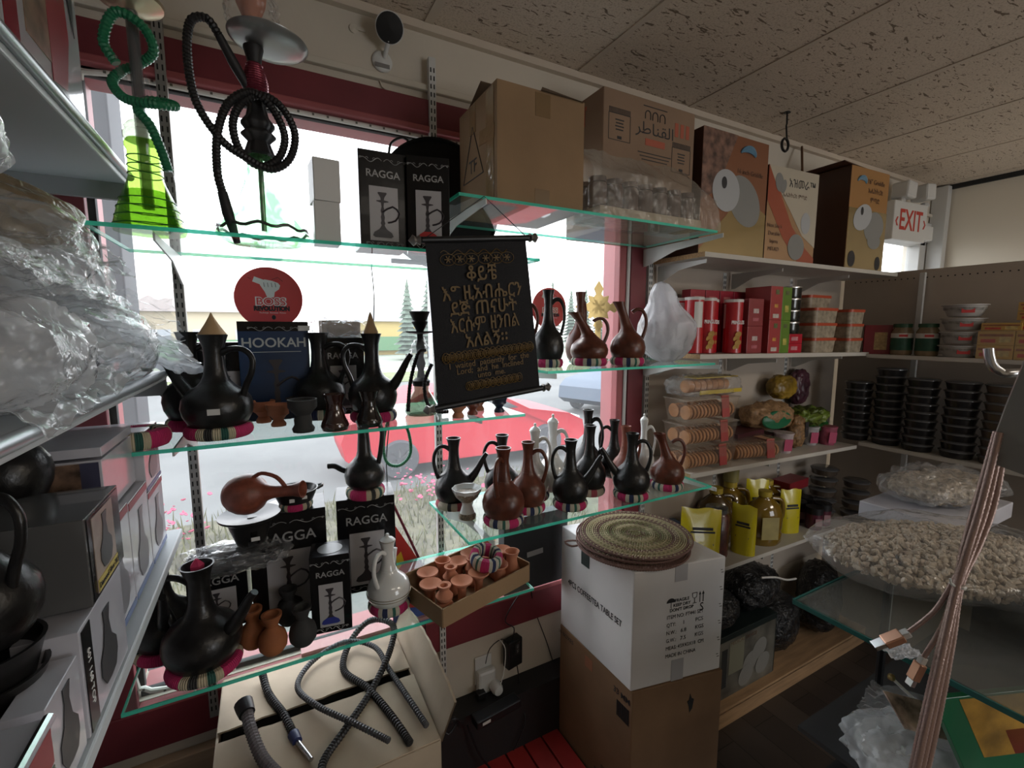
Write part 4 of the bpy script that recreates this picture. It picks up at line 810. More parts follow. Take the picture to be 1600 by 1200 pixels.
f = [(i*48+j, i*48+(j+1) % 48, (i+1)*48+(j+1) % 48, (i+1)*48+j) for i in range(NS) for j in range(48)] + [tuple(range(48)), tuple(reversed(range(NS*48, NS*48+48)))]
mb.add(v, f); mb.build('plastic_wrap', MILK2, wp_, smooth=True)
jm = mat('dark_jar_contents', (.1,.065,.055), .5, var=.5, vscale=30); lm = mat('jar_lid_dull', (.12,.08,.1), .5)
for r_ in range(2):
    for k in range(7):
        MB().lathe([(0,0),(.03,0),(.031,.06),(.027,.07)], 14, Matrix.Translation((-.22+k*.066, -.042+r_*.075, .035))).lathe([(.029,.072),(.029,.088),(0,.088)], 14, Matrix.Translation((-.22+k*.066, -.042+r_*.075, .035))).build('jar', jm, wp_, smooth=True)
MB().box((0,0,.018), (.46,.14,.03)).build('cardboard_pad', CARDL, wp_)
# ------------------------------------------------------------------ foil picture boxes on the top board
FOILO = mat('orange_foil_card', (.42,.19,.06), .22, metal=.35, coat=.4); FOILG = mat('gold_foil_card', (.4,.3,.14), .2, metal=.6, coat=.5, var=.1, vscale=4)
SDARK = mat('box_side_brown', (.07,.03,.018), .4); GREYP = mat('grey_print', (.22,.22,.21), .35); GREYL = mat('light_grey_print', (.4,.41,.42), .3); BLUEP = mat('blue_print', (.12,.25,.36), .35); CREAMP = mat('cream_print', (.5,.45,.36), .3, metal=.15)
ytop = H+.305
def disc(parent, name, cx, cz, rx, rz_, y, m, ang=0, th=.0006):
    p = [(rx*math.cos(a)*math.cos(ang)-rz_*math.sin(a)*math.sin(ang)+cx, rx*math.cos(a)*math.sin(ang)+rz_*math.sin(a)*math.cos(ang)+cz) for a in [2*PI*i/32 for i in range(32)]]
    return MB().prism(p, th, Matrix.Translation((0,y,0))).build(name, m, parent)
def foilbox(label, w, d, h, loc, dg, m=FOILO):
    t = thing('griddle_box', label, 'box', loc, math.radians(dg)); MB().box((0,0,h/2), (w,d,h)).build('carton', m, t, bevel=.002)
    MB().box((-w/2-.0005,0,h/2), (.001,d*.99,h*.99)).build('side_panel', SDARK, t); return t
t = foilbox('orange and gold griddle box with a bread photo, leftmost on the top board', .42,.16,.5, (1.80,1.43,ytop), 0, mat('brown_orange_card', (.25,.1,.05), .3, metal=.2, coat=.3)); y = -.0806
MB().prism([(-.21,0),(.21,0),(.21,.2),(.05,.27),(-.21,.02)], .0005, Matrix.Translation((0,y,0))).build('gold_panel', FOILG, t)
MB().prism([(-.21,.5),(.0,.5),(-.12,.26),(-.21,.22)], .0006, Matrix.Translation((0,y,0))).build('bread_photo', mat('bread_photo', (.16,.085,.06), .5, var=.7, vscale=30), t)
disc(t, 'griddle_photo', .06,.24,.12,.09, y-.0004, GREYP, -.7); disc(t, 'lid_photo', -.06,.27,.085,.085, y-.0012, GREYL, .4)
kk = disc(t, 'knob_photo', -.075,.3,.016,.024, y-.0022, INK)
MB().tube([(.07+.05*math.cos(a), y-.001, .425+.03*math.sin(a)) for a in [2.8-i*.2 for i in range(14)]], [.004+.012*math.sin(PI*i/13) for i in range(14)], 6).build('wave_logo', BLUEP, t).scale = (1,1,1)
lettering('16 inch Griddle', .028, (.09,y-.001,.36), FRONT, mat('brown_ink', (.1,.05,.03)), t)
t = foilbox('white and gold griddle box with black Amharic lettering on the top board', .36,.15,.435, (2.24,1.44,ytop), -3, mat('peach_foil', (.42,.25,.13), .25, metal=.3, coat=.4)); y = -.0756
MB().prism([(-.18,.435),(.18,.435),(.18,.09),(.08,.14),(-.02,.25),(-.13,.36)], .0005, Matrix.Translation((0,y,0))).build('white_panel', CREAMP, t)
MB().prism([(-.18,.435),(-.145,.435),(-.08,.3),(.0,.18),(.1,.09),(.18,.04),(.18,0),(.08,0),(-.06,.12),(-.18,.28)], .0004, Matrix.Translation((0,y,0))).build('red_sweep', mat('red_sweep', (.36,.09,.05), .3, metal=.2), t)
disc(t, 'grain_logo', -.105,.365,.028,.042, y-.001, GREYP, .2); disc(t, 'grain_logo', -.075,.35,.018,.032, y-.0012, GREYP, -.3)
lettering('አዝመራ™', .052, (.062,y-.001,.37), FRONT, INK, t, bold=.0002); lettering('ኤሌክትሪክ ምጣድ', .026, (.01,y-.001,.315), FRONT, mat('brown_ink', (.1,.05,.03)), t)
for k, s in enumerate(('Non Stick','Durable','Injera','MITAD')): lettering(s, .026, (-.12,y-.001,.17-k*.035), FRONT, _m['brown_ink'], t)
disc(t, 'griddle_photo', .04,.085,.06,.06, y-.001, GREYP); disc(t, 'griddle_photo', .1,.2,.035,.05, y-.001, GREYL)
t = foilbox('orange griddle box with grey open lid picture, rightmost on the top board', .345,.26,.50, (2.78,1.43,ytop), -2, mat('orange_card2', (.38,.19,.06), .35, metal=.2, coat=.3)); y = -.1306
MB().prism([(-.172,.3),(.172,.3),(.172,.0),(-.172,.0)], .0003, Matrix.Translation((0,y,0))).build('gold_panel', FOILG, t)
disc(t, 'griddle_photo', .06,.22,.09,.075, y-.0006, GREYP, .3); disc(t, 'griddle_photo', .07,.15,.06,.04, y-.001, GREYP); disc(t, 'lid_photo', -.05,.26,.085,.06, y-.0014, GREYL, .5); disc(t, 'knob_photo', -.06,.29,.012,.02, y-.0024, INK)
disc(t, 'round_seal', -.12,.05,.032,.04, y-.001, INK); disc(t, 'round_seal', .12,.04,.025,.035, y-.001, INK)
MB().tube([(-.08+.04*math.cos(a), y-.001, .42+.03*math.sin(a)) for a in [2.8-i*.2 for i in range(14)]], [.003+.01*math.sin(PI*i/13) for i in range(14)], 6).build('wave_logo', BLUEP, t)
for k, s in enumerate(('16" Griddle','ኤሌክትሪክ','ምጣድ')): lettering(s, .034, (.05,y-.001,.44-k*.045), FRONT, _m['brown_ink'], t)
MB().box((-.05,.0,.503), (.22,.25,.004), Matrix.Translation((-.1,0,.0)) @ Matrix.Rotation(.06, 4, 'Y')).build('flap', SDARK, t)
# ------------------------------------------------------------------ hanging banner
TLc, TRc, BRc, BLc = [Vector(p) for p in ((.342,1.1,H+.205),(.628,1.1,H+.241),(.685,1.085,H-.168),(.372,1.085,H-.197))]
ux = (TRc-TLc); uz = ((TLc-BLc)+(TRc-BRc))/2; wB = ux.length; hB = uz.length; ang = math.atan2(ux.z, ux.x)
bn_ = thing('hanging_banner', 'black cloth scroll banner with gold Amharic and English verse hanging from the top shelf bracket', 'banner', tuple((TLc+TRc+BLc+BRc)/4)); bn_.rotation_euler = (.04, -ang*.85, 0)
V = lambda a, b, o=0: Vector((a*(wB*.5+.012*(.5-b)), o, (b-.5)*hB))   # a in -1..1, b in 0..1 up
CL = mat('black_velvet', (.012,.012,.014), .75, spec=.3, bump=.3, bscale=500)
v = []; nu, nv = 16, 20
for j in range(nv+1):
    for i in range(nu+1):
        a = -1+2*i/nu; b = j/nv; p = V(a, b); p.y += .003*math.sin(a*4+b*3); v.append(p)
k = len(v); W = nu+1
f = [(j*W+i, j*W+i+1, (j+1)*W+i+1, (j+1)*W+i) for j in range(nv) for i in range(nu)]
mb = MB(); mb.add([tuple(p) for p in v]+[tuple(p+Vector((0,.0015,0))) for p in v], f+[tuple(reversed([q+k for q in x])) for x in f]); mb.build('cloth', CL, bn_, smooth=True)
for b in (1, 0):
    r_ = MB().tube([V(-1.06, b), V(1.06, b)], .008, 12).build('rod', BLACKM, bn_, smooth=True)
    MB().lathe([(0,0),(.012,.004),(.007,.012),(.013,.02),(.0,.032)], 10, Matrix.Translation(V(1.06,b)) @ Matrix.Rotation(PI/2,4,'Y')).lathe([(0,0),(.012,.004),(.007,.012),(.013,.02),(.0,.032)], 10, Matrix.Translation(V(-1.06,b)) @ Matrix.Rotation(-PI/2,4,'Y')).build('finial', mat('pewter', (.3,.28,.26), .4, metal=.8), r_, smooth=True)
GOLD = mat('dull_gold_print', (.12,.068,.01), .6)
for s, z, sz in (('ቆይቼ',.79,.047),('እግዚአብሔርን',.68,.047),('ደጅ ጠናሁት',.585,.047),('እርሱም ዘንበል',.485,.047),('አለልኝ፡፡',.385,.047)):
    lettering(s, sz, V(0,z,-.0045), FRONT, GOLD, bn_, bold=(0 if s[0] == 'እ' and len(s) > 8 and ' ' not in s else .0005), sx=.92 if len(s) < 9 else .8)
for s, z in (('I  waited  patiently  for  the',.245),('Lord;  and  he  inclined',.205),('unto  me.',.165)): lettering(s, .021, V(.03,z,-.0045), FRONT, GOLD, bn_, bold=.0002)
def lace(z, a0, a1, seed, tall=.016):
    mb = MB(); n = int((a1-a0)*26)
    for i in range(n):
        a = a0+(a1-a0)*(i+.5)/n; c = V(a, z, -.0045); rr = tall*(.35+.65*abs(math.sin(i*1.1+seed)))
        mb.tube([c+Vector((rr*.7*math.cos(t*PI/5), 0, rr*math.sin(t*PI/5))) for t in range(10)], .0009, 4, True)
        mb.tube([c+Vector((rr*.35*math.cos(t*PI/3), 0, rr*.5*math.sin(t*PI/3))) for t in range(6)], .001, 4, True)
    mb.build('gold_lace', GOLD, bn_)
lace(.3,-.86,.92,.3,.014); lace(.105,-.45,.6,.9,.013)
mb = MB()
for i in range(6):
    c = V(-.62+i*.22+(.06 if i > 2 else 0), .885, -.0045)
    mb.tube([c+Vector((.02*math.cos(t*PI/8), 0, .013*math.sin(t*PI/8)*(1 if t < 8 else 1.1))) for t in range(16)], .0008, 4, True)
    for q in range(6): mb.tube([c, c+Vector((.009*math.cos(q*PI/3), 0, .009*math.sin(q*PI/3)))], .0016, 4)
mb.tube([V(-.75+1.3*i/40, .925, -.0045)+Vector((0,0,.005*math.sin(i*.8))) for i in range(41)], .0009, 4); mb.build('gold_flourish', GOLD, bn_)
tipw = Vector((.54,1.165,H+.352)); bi = bn_.matrix_world.copy(); 
MW = Matrix.LocRotScale(bn_.location, bn_.rotation_euler, None).inverted(); tp_ = MW @ tipw
MB().tube([V(-1.04,1), tp_, V(1.04,1)], .0012, 6).build('cord', BLACKM, bn_)
# ------------------------------------------------------------------ stickers on the window
STK = mat('sticker_red', (.62,.06,.06), .5); SW = mat('sticker_white', (.75,.74,.72), .5)
def sticker(x, z, r, rz, label, back=False):
    t = thing('round_sticker', label, 'sticker', (x, YW+.024, z)); MB().lathe([(r,0),(r,.0012)], 48, Matrix.Rotation(PI/2, 4, 'X')).build('disc', STK, t)
    y = -.0016
    MB().prism([(-.06*r,.03*r),(.14*r,.03*r),(.17*r,.2*r),(.3*r,.3*r),(.34*r,.42*r),(.28*r,.5*r),(.12*r,.56*r),(-.1*r,.6*r),(-.2*r,.56*r),(-.25*r,.42*r),(-.12*r,.2*r)], .0004, Matrix.Translation((0,y,0))).build('fist_mark', SW, t)
    MB().prism([(-.46*r,.52*r),(-.16*r,.4*r),(-.06*r,.56*r),(-.4*r,.68*r)], .0006, Matrix.Translation((0,y-.0002,0))).build('phone_mark', SW, t)
    mb = MB()
    for k in range(4): mb.tube([(-.14*r+k*.11*r, y-.0006, .5*r), (-.12*r+k*.11*r, y-.0006, .36*r)], .0009, 4)
    mb.tube([(-.5*r,y,.6*r),(-.58*r,y,.64*r)], .0008, 4).tube([(.1*r,y,.6*r),(.28*r,y,.68*r),(.42*r,y,.56*r)], .0008, 4); mb.build('line_mark', INK, t)
    lettering('BOSS', .36*r, (.04*r,y,-.12*r), FRONT, SW, t, bold=.0022, sx=1.1); lettering('BOSS', .34*r, (.04*r,y-.0005,-.12*r), FRONT, STK, t, bold=.0002, sx=1.12)
    lettering('REVOLUTION', .2*r, (.06*r,y,-.34*r), FRONT, INK, t, bold=.0014, sx=.85); lettering('Recharge  Remesas  Pinless', .07*r, (.08*r,y,-.47*r), FRONT, SW, t)
    disc(t, 'small_crest', .1*r, -.62*r, .06*r, .075*r, y, INK); return t
sticker(.022, H+.094, .094, 0, 'red round BOSS REVOLUTION sticker on the window glass left of the banner')
sticker(1.045, H+.085, .083, 0, 'red round sticker on the window behind the slim black pot right of the banner')
# ------------------------------------------------------------------ camera on the wall, exit sign, hooks
sc_ = thing('security_camera', 'round black faced security camera on a white round base high on the wall', 'camera', (.394, YW, H+.9))
hp = Vector((0,-.07,.018)); fd = (Vector((-.2,-1.2,-.75))).normalized(); MQ = Matrix.Translation(hp) @ fd.to_track_quat('Z','Y').to_matrix().to_4x4()
MB().lathe([(.001,-.03),(.025,-.028),(.04,-.014),(.043,0),(.0,.001)], 32, MQ).build('camera_head', WHITE, sc_, smooth=True)
MB().lathe([(0,.001),(.0405,.001),(.0395,.004),(.0,.006)], 32, MQ).build('black_face', BLACKM, sc_, smooth=True)
MB().lathe([(.032,0),(.032,.006),(.026,.012),(0,.014)], 32, Matrix.Translation((-.01,0,-.05)) @ Matrix.Rotation(PI/2, 4, 'X')).tube([(-.004,-.012,-.04),(.0,-.05,-.01),(0,-.06,.02)], .007, 10).build('wall_base', WHITE, sc_, smooth=True)
MB().box((-.012,-.0135,-.066), (.046,.002,.012)).build('grey_label', mat('grey_label', (.2,.19,.18), .6), sc_)
tag(MB().tube(smooth_path([(.39,YW-.004,H+.82),(.375,YW-.004,H+.79),(.40,YW-.004,H+.765),(.5,YW-.004,H+.762),(.6,YW-.004,H+.755),(.75,YW-.004,H+.745)], .02), .0028, 6).build('camera_cable', WALL, smooth=True), 'thin painted cable running from the camera along the wall', 'cable')
tag(MB().lathe([(.012,0),(.014,.004),(0,.006)], 12, Matrix.Translation((.30,YW,H+.925)) @ Matrix.Rotation(PI/2,4,'X')).box((.32,YW-.003,H+.927),(.03,.006,.008)).build('wall_anchor', WALL), 'painted over wall anchor left of the camera', 'anchor')
ex = thing('exit_sign', 'white EXIT sign with red letters and two emergency lamps on top', 'exit sign', (3.66,1.5,H+.575), math.radians(-4))
MB().box((0,0,.1), (.37,.06,.235)).build('sign_body', WHITE, ex, bevel=.006)
EXR = mat('exit_red', (.5,.05,.035), .5)
lettering('EXIT', .175, (.0,-.031,.1), FRONT, EXR, ex, sx=.72, bold=.003); lettering('‹', .11, (-.155,-.031,.1), FRONT, EXR, ex, bold=.002); lettering('›', .11, (.155,-.031,.1), FRONT, EXR, ex, bold=.002)
for dx, rr in ((-.07,.3),(.2,-.3)):
    MB().box((dx,.0,.285), (.1,.1,.1), Matrix.Rotation(rr*.3,4,'Y')).lathe([(.03,0),(.02,.03)], 12, Matrix.Translation((dx,.0,.215))).build('emergency_lamp', WHITE, ex, bevel=.012)
MB().box((-.1,.06,.1), (.2,.06,.1)).box((.28,.03,.06),(.14,.05,.09)).build('junction_box', WHITE, ex, bevel=.004)
hk = thing('ceiling_hook', 'black wire hook and cable tie hanging from the ceiling over the griddle boxes', 'hook', (2.2,1.40,H+1))
MB().lathe([(.016,-.004),(.012,0)], 10).tube([(0,0,0),(.004,0,-.05),(.0,0,-.06),(.012,0,-.12)], .004, 6).tube([(.0+.025*math.cos(a),0,-.145+.028*math.sin(a)) for a in [i*PI/8 for i in range(16)]], .006, 6, True).build('hook_wire', BLACKM, hk)
tag(MB().tube([(2.6,1.56,H+.97),(2.52,1.5,H+.80)], .006, 6).build('stick', mat('brown_stick', (.12,.06,.03), .7)), 'thin brown stick leaning on the wall above the white griddle box', 'stick')
ch = MB()
for k in range(13):
    a = (PI/2 if k % 2 else 0); M = Matrix.Translation((.315, 1.578, H+.525-k*.0115)) @ Matrix.Rotation(a, 4, 'Z'); ch.tube([(.004*math.cos(t*PI/5),0,.008*math.sin(t*PI/5)) for t in range(10)], .0012, 5, True, M)
ch.tube([(.315,YW,H+.54),(.315,1.572,H+.54),(.315,1.57,H+.53)], .0018, 6)
tag(ch.build('metal_chain', STEEL), 'short metal chain hanging in front of the window beside the black pipe boxes', 'chain')
pn = thing('griddle_pan', 'big round black pan standing on edge behind the black pipe boxes', 'pan', (.556,1.56,TLz+.215))
MB().lathe([(0,0),(.21,.0),(.215,.006),(.215,.018),(.21,.018),(.205,.006),(0,.006)], 56, Matrix.Rotation(PI/2, 4, 'X')).build('pan_body', mat('dull_black_pan', (.012,.012,.012), .85, spec=.2), pn, smooth=True)
MB().tube(smooth_path([(-.17,-.0,.125),(-.16,-.0,.175),(-.12,-.0,.2),(-.1,-.0,.185)], .01), .004, 8).build('pan_handle', BLACKM, pn, smooth=True)
for i, (x, m, q) in enumerate(((.515,TERRA,'left'),(.572,TERRA,'right'))):
    pot('clay_disc', 'pale clay disc on the top left shelf below the big carton, %s of two' % q, 'pipe bowl', [(0,0),(.02,0),(.028,.01),(.028,.022),(.02,.03),(0,.03)], x, 1.22, TLz, 1, m)
tag(MB().tube([(.37+.38*t, 1.5, TLz+.012) for t in (0,.5,.9)], .008, 6).build('dark_rod', BLACKM), 'dark rod lying at the back of the top left shelf', 'rod')
# brass cross
cr_ = thing('brass_cross', 'ornate brass cross standing behind the brown coffee pots', 'cross', (1.2,1.5,MRz), math.radians(-10))
mb = MB().prism([(-.012,0),(.012,0),(.012,.17),(-.012,.17)], .004)
def petal(cx, cz, a, L, wd):
    c, s = math.cos(a), math.sin(a); pts = [(0,-wd*.3),(L*.35,-wd),(L*.5,-wd*.5),(L*.7,-wd*.9),(L,0),(L*.7,wd*.9),(L*.5,wd*.5),(L*.35,wd),(0,wd*.3)]
    mb.prism([(cx+x*c-z*s, cz+x*s+z*c) for x, z in pts], .004)
for a in range(4): petal(0,.215,a*PI/2,.105,.024); petal(0,.215,a*PI/2+PI/4,.065,.014)
mb.build('cross_head', BRASS, cr_); MB().lathe([(0,0),(.04,0),(.045,.006),(.014,.02),(.008,.04),(0,.04)], 20).build('foot', BRASS, cr_, smooth=True)
kn = thing('plastic_bag', 'white plastic carrier bag wrapped around a bundle beside the snack cans', 'plastic bag', (1.39,1.31,MRz), .2)
prb = [(.03,0),(.06,.012),(.105,.05),(.122,.1),(.115,.15),(.09,.185),(.062,.225),(.052,.265),(.03,.295),(.004,.305)]; v = []; NB = 72
for i in range(61):
    t_ = i/60*(len(prb)-1); j = min(int(t_), len(prb)-2); u = t_-j; r0 = prb[j][0]*(1-u)+prb[j+1][0]*u; z0 = prb[j][1]*(1-u)+prb[j+1][1]*u
    for k in range(NB):
        a = 2*PI*k/NB; fold = .06*math.sin(a*9+z0*12)*(1 if z0 < .06 else .35)+.16*noise.noise(Vector((math.cos(a)*1.6, math.sin(a)*1.6, z0*9)))-.12*abs(noise.noise(Vector((math.cos(a)*3+5, math.sin(a)*3, z0*13))))
        rr = r0*(1+fold); v.append((rr*math.cos(a)*1.05-max(0, z0-.12)*.28, rr*math.sin(a)*.85, z0))
MB().add(v, [(i*NB+k, i*NB+(k+1) % NB, (i+1)*NB+(k+1) % NB, (i+1)*NB+k) for i in range(60) for k in range(NB)]+[tuple(reversed(range(NB))), tuple(range(60*NB, 61*NB))]).build('plastic', WBAG, kn, smooth=True)
blob((.17,.14,.13), 9, .1, 3, 4, M=Matrix.Translation((0,0,.03))).build('contents', mat('grey_bundle', (.25,.22,.22), .8), kn, smooth=True)
# ------------------------------------------------------------------ white carton stack by the lower right shelf
def prism_carton(name, label, quad, z0, z1, m, bevel=.004):
    """quad: four ground corners, front-left first going right then back"""
    o = Vector((*quad[0], z0)); ex_ = Vector((quad[1][0]-quad[0][0], quad[1][1]-quad[0][1], 0)); t = thing(name, label, 'carton', tuple(o), math.atan2(ex_.y, ex_.x))
    R = Matrix.Rotation(-math.atan2(ex_.y, ex_.x), 3, 'Z'); L = [R @ (Vector((*q, z0))-o) for q in quad]; h = z1-z0
    MB().add([(p.x, p.y, 0) for p in L]+[(p.x, p.y, h) for p in L], [(3,2,1,0),(4,5,6,7),(0,1,5,4),(1,2,6,5),(2,3,7,6),(3,0,4,7)]).build('carton_body', m, t, bevel=bevel); return t, L, h
WZ0, WZ1 = H-1.235, H-.803
q = [(1.04,1.08),(1.405,1.01),(1.41,1.445),(1.037,1.50)]
wb, L, h = prism_carton('carton', 'white table set carton with straw mats on top, stacked on a brown carton', q, WZ0, WZ1, WBOX)
wF = L[1].x
for i, (s, sz) in enumerate((('FRAGILE',.016),('KEEP DRY',.016),("DON'T DROP",.016))): lettering(s, sz, (wF*.52,-.001,h*.70-i*.017), FRONT, INK, wb, bold=.0003)
for i, (a, b_, c) in enumerate((('ITEM NO: FT441 SET','',''),('QTY:','1','PCS'),('N.W.:','6.8','KGS'),('G.W.:','7.5','KGS'),('MEAS: 43X43X18  CM','',''),('MADE IN CHINA','',''))):
    z = h*.565-i*.029
    lettering(a, .02, (wF*.36,-.001,z), FRONT, INK, wb, align='LEFT', sx=.85)
    if b_: lettering(b_, .02, (wF*.55,-.001,z), FRONT, INK, wb); lettering(c, .02, (wF*.68,-.001,z), FRONT, INK, wb, align='LEFT')
mb = MB(); y = -.0014; cx, cz = wF*.4, h*.69
mb.prism([(cx-.018,cz)]+[(cx+.018*math.cos(a), cz+.016*math.sin(a)) for a in [PI-PI*i/10 for i in range(11)]], .0006, Matrix.Translation((0,y+.001,0))); mb.tube([(cx,y,cz),(cx,y,cz-.018),(cx+.004,y,cz-.022)], .001, 4)
gx = wF*.66; mb.tube([(gx-.01,y,cz+.02),(gx-.008,y,cz+.004),(gx,y,cz),(gx+.008,y,cz+.004),(gx+.01,y,cz+.02),(gx-.01,y,cz+.02)], .001, 4).tube([(gx,y,cz),(gx,y,cz-.018)], .001, 4).tube([(gx-.008,y,cz-.018),(gx+.008,y,cz-.018)], .001, 4)
for k in (0,1): ax = wF*.72+k*.014; mb.tube([(ax,y,cz-.018),(ax,y,cz+.012)], .0012, 4).prism([(ax-.005,cz+.01),(ax+.005,cz+.01),(ax,cz+.022)], .0006, Matrix.Translation((0,y+.001,0)))
mb.build('shipping_marks', INK, wb)
lettering('S', .045, (wF*.745,-.001,h*.6), FRONT, INK, wb, sx=.8)
# left face lettering: left face runs from corner 3 to corner 0
e = L[0]-L[3]; el = e.length; yaw = math.atan2(e.y, e.x)
o = lettering('4PCS COFFEE/TEA TABLE SET', .034, tuple(L[3].lerp(L[0], .5)+Vector((-.0012,0,h*.5))), (PI/2,0,yaw), INK, wb, sx=.72, bold=.0003)
MB().box((0,0,0), (.05,.001,.1), Matrix.Translation(L[3].lerp(L[0],.38)+Vector((-.001,0,h-.05))) @ Matrix.Rotation(yaw, 4, 'Z')).build('dark_tape', mat('dark_green_tape', (.05,.06,.058), .3), wb)
MB().box((wF*.5,-.0008,h-.03), (.05,.0012,.06)).box((wF*.5,-.0008,.04), (.05,.0012,.08)).build('clear_tape', mat('clear_tape', (.42,.41,.42), .2), wb)
mb = MB()
for k in range(6): mb.box((wF-.012,-.001,h*.12+k*h*.15), (.01,.0012,.002), Matrix.Rotation(0,4,'Y')).box((wF-.016,-.001,h*.12+k*h*.15+.01), (.008,.0012,.002))
mb.build('edge_scuffs', mat('scuff', (.15,.13,.12), .8), wb)
q2 = [(1.045,1.075),(1.41,1.0),(1.42,1.45),(1.035,1.5)]
bb2, L2, h2 = prism_carton('carton', 'brown carton with a torn hole standing on the floor under the white carton', q2, .0, WZ0-.001, mat('brown_carton', (.2,.115,.06), .85, var=.12, vscale=5, bump=.06, bscale=30))
wF2 = L2[1].x; e = L2[0]-L2[3]; yaw = math.atan2(e.y, e.x)
lettering('33 MM', .03, tuple(L2[3].lerp(L2[0], .88)+Vector((-.0015,0,h2-.05))), (PI/2,0,yaw), INK, bb2, bold=.0004)
lettering('10 BOXES', .024, tuple(L2[3].lerp(L2[0], .1)+Vector((-.0015,0,h2-.03))), (PI/2,0,yaw), INK, bb2)
lettering('STORAGE', .03, tuple(L2[3].lerp(L2[0], .8)+Vector((-.0015,0,h2-.42))), (PI/2,0,yaw), INK, bb2, bold=.0003); lettering('PRELATED', .03, tuple(L2[3].lerp(L2[0], .72)+Vector((-.0015,0,h2-.46))), (PI/2,0,yaw), INK, bb2, bold=.0003)
mb = MB(); M = Matrix.Translation(L2[3].lerp(L2[0], .9)+Vector((-.0012,0,h2-.11))) @ Matrix.Rotation(yaw, 4, 'Z')
for k in range(14): mb.box((-.03+k*.0045,0,0), (.0022 if k % 3 else .0032,.001,.06), M)
mb.build('barcode', INK, bb2)
MB().box((0,0,0), (.045,.001,.045), Matrix.Translation(L2[3].lerp(L2[0], .45)+Vector((-.001,0,h2-.05))) @ Matrix.Rotation(yaw, 4, 'Z')).build('faded_stamp', mat('stamp_orange', (.3,.12,.06), .8), bb2)
MB().prism([(wF2*.6,h2-.09),(wF2*.62,h2-.085),(wF2*.63,h2-.06),(wF2*.65,h2-.08),(wF2*.675,h2-.085),(wF2*.66,h2-.12),(wF2*.63,h2-.135),(wF2*.62,h2-.11)], .001, Matrix.Translation((0,-.0008,0))).build('torn_hole', SLOT, bb2)
# straw mats
def straw_mat(cx, cy, z, r, label, seed, tone):
    t = thing('straw_mat', label, 'mat', (cx, cy, z)); rnd = random.Random(seed); cols = [mat('straw_light', (.36,.3,.18), .9), mat('straw_green', (.2,.18,.09), .9), mat('straw_plum', (.16,.09,.075), .9)]
    bands = {0: MB(), 1: MB(), 2: MB()}; n = int(r/.0075)
    for i in range(n):
        rr = .004+i*.0075; k = max(10, int(2*PI*rr/.009)); c = tone[min(len(tone)-1, int(i/n*len(tone)))]
        for s in (0, 1):
            pts = [((rr+.0022*math.sin(a*PI*2/k*k/2+s*PI))*math.cos(a*2*PI/k), (rr+.0022*math.sin(a*PI+s*PI))*math.sin(a*2*PI/k), .004+.0022*math.cos(a*PI+s*PI)+.0015*math.sin(i)) for a in range(k)]
            bands[c if s == 0 or rnd.random() < .6 else (c+1) % 3].tube(pts, .0028, 5, True)
    for k, b in bands.items(): b.build('woven_band', cols[k], t, smooth=True)
    return t
straw_mat(1.18,1.245,WZ1+.001,.215,'lowest woven straw mat, plum edged, on the white carton',1,[0,0,0,2])
straw_mat(1.195,1.265,WZ1+.012,.212,'second woven straw mat in the stack of three',2,[0,1,0,2,2])
straw_mat(1.21,1.26,WZ1+.023,.212,'top woven straw mat with pale and plum rings and a hanging loop',3,[1,1,0,1,0,2,0,2])
tag(MB().tube(smooth_path([(1.03,1.33,WZ1+.004),(.99,1.36,WZ1+.006),(.965,1.375,WZ1+.0),(.98,1.35,WZ1-.01),(1.02,1.32,WZ1+.005)], .01), .004, 6).build('mat_loop', mat('straw_plum', (.16,.09,.075)), smooth=True), 'braided plum straw hanging loop at the edge of the mats', 'cord')
# black box on the sill behind the white carton
t = plain_box('black_box', 'flat black box with a grey label standing behind the white carton', .3,.05,.31, (.93,1.545,H-1.05), 0, mat('matt_black_card', (.012,.013,.016), .5))
MB().box((.0,-.0255,.15), (.075,.001,.022), Matrix.Rotation(-.06,4,'Y')).build('grey_label', mat('label_grey', (.3,.3,.31), .5), t)
ps = thing('poster_board', 'red and blue board with yellow flame picture leaning behind the clay tray', 'poster', (.44,1.555,H-1.07)); 
MB().prism([(-.09,0),(.09,0),(.02,.22),(-.09,.42)], .006).build('board', mat('poster_red', (.6,.03,.025), .4), ps)
MB().prism([(-.09,0),(.09,0),(.07,.05),(-.09,.08)], .0008, Matrix.Translation((0,-.0065,0))).build('blue_band', mat('poster_blue', (.05,.1,.4), .4), ps)
MB().prism([(-.09,.15),(-.06,.19),(-.07,.22),(-.045,.25),(-.055,.29),(-.075,.27),(-.09,.32)], .0008, Matrix.Translation((0,-.0065,0))).build('yellow_flame', mat('poster_yellow', (.75,.4,.02), .4), ps)
MB().tube([(.09,-.004,0),(.02,-.004,.22),(-.09,-.004,.5)], .005, 6).build('board_edge', PINKM, ps)
tag(MB().box((.3,YW-.04,H-1.05), (.5,.05,.012)).build('leaflet_stack', mat('leaflet', (.55,.25,.25), .5)), 'pinkish leaflets lying on the window sill under the lowest shelf', 'leaflets')
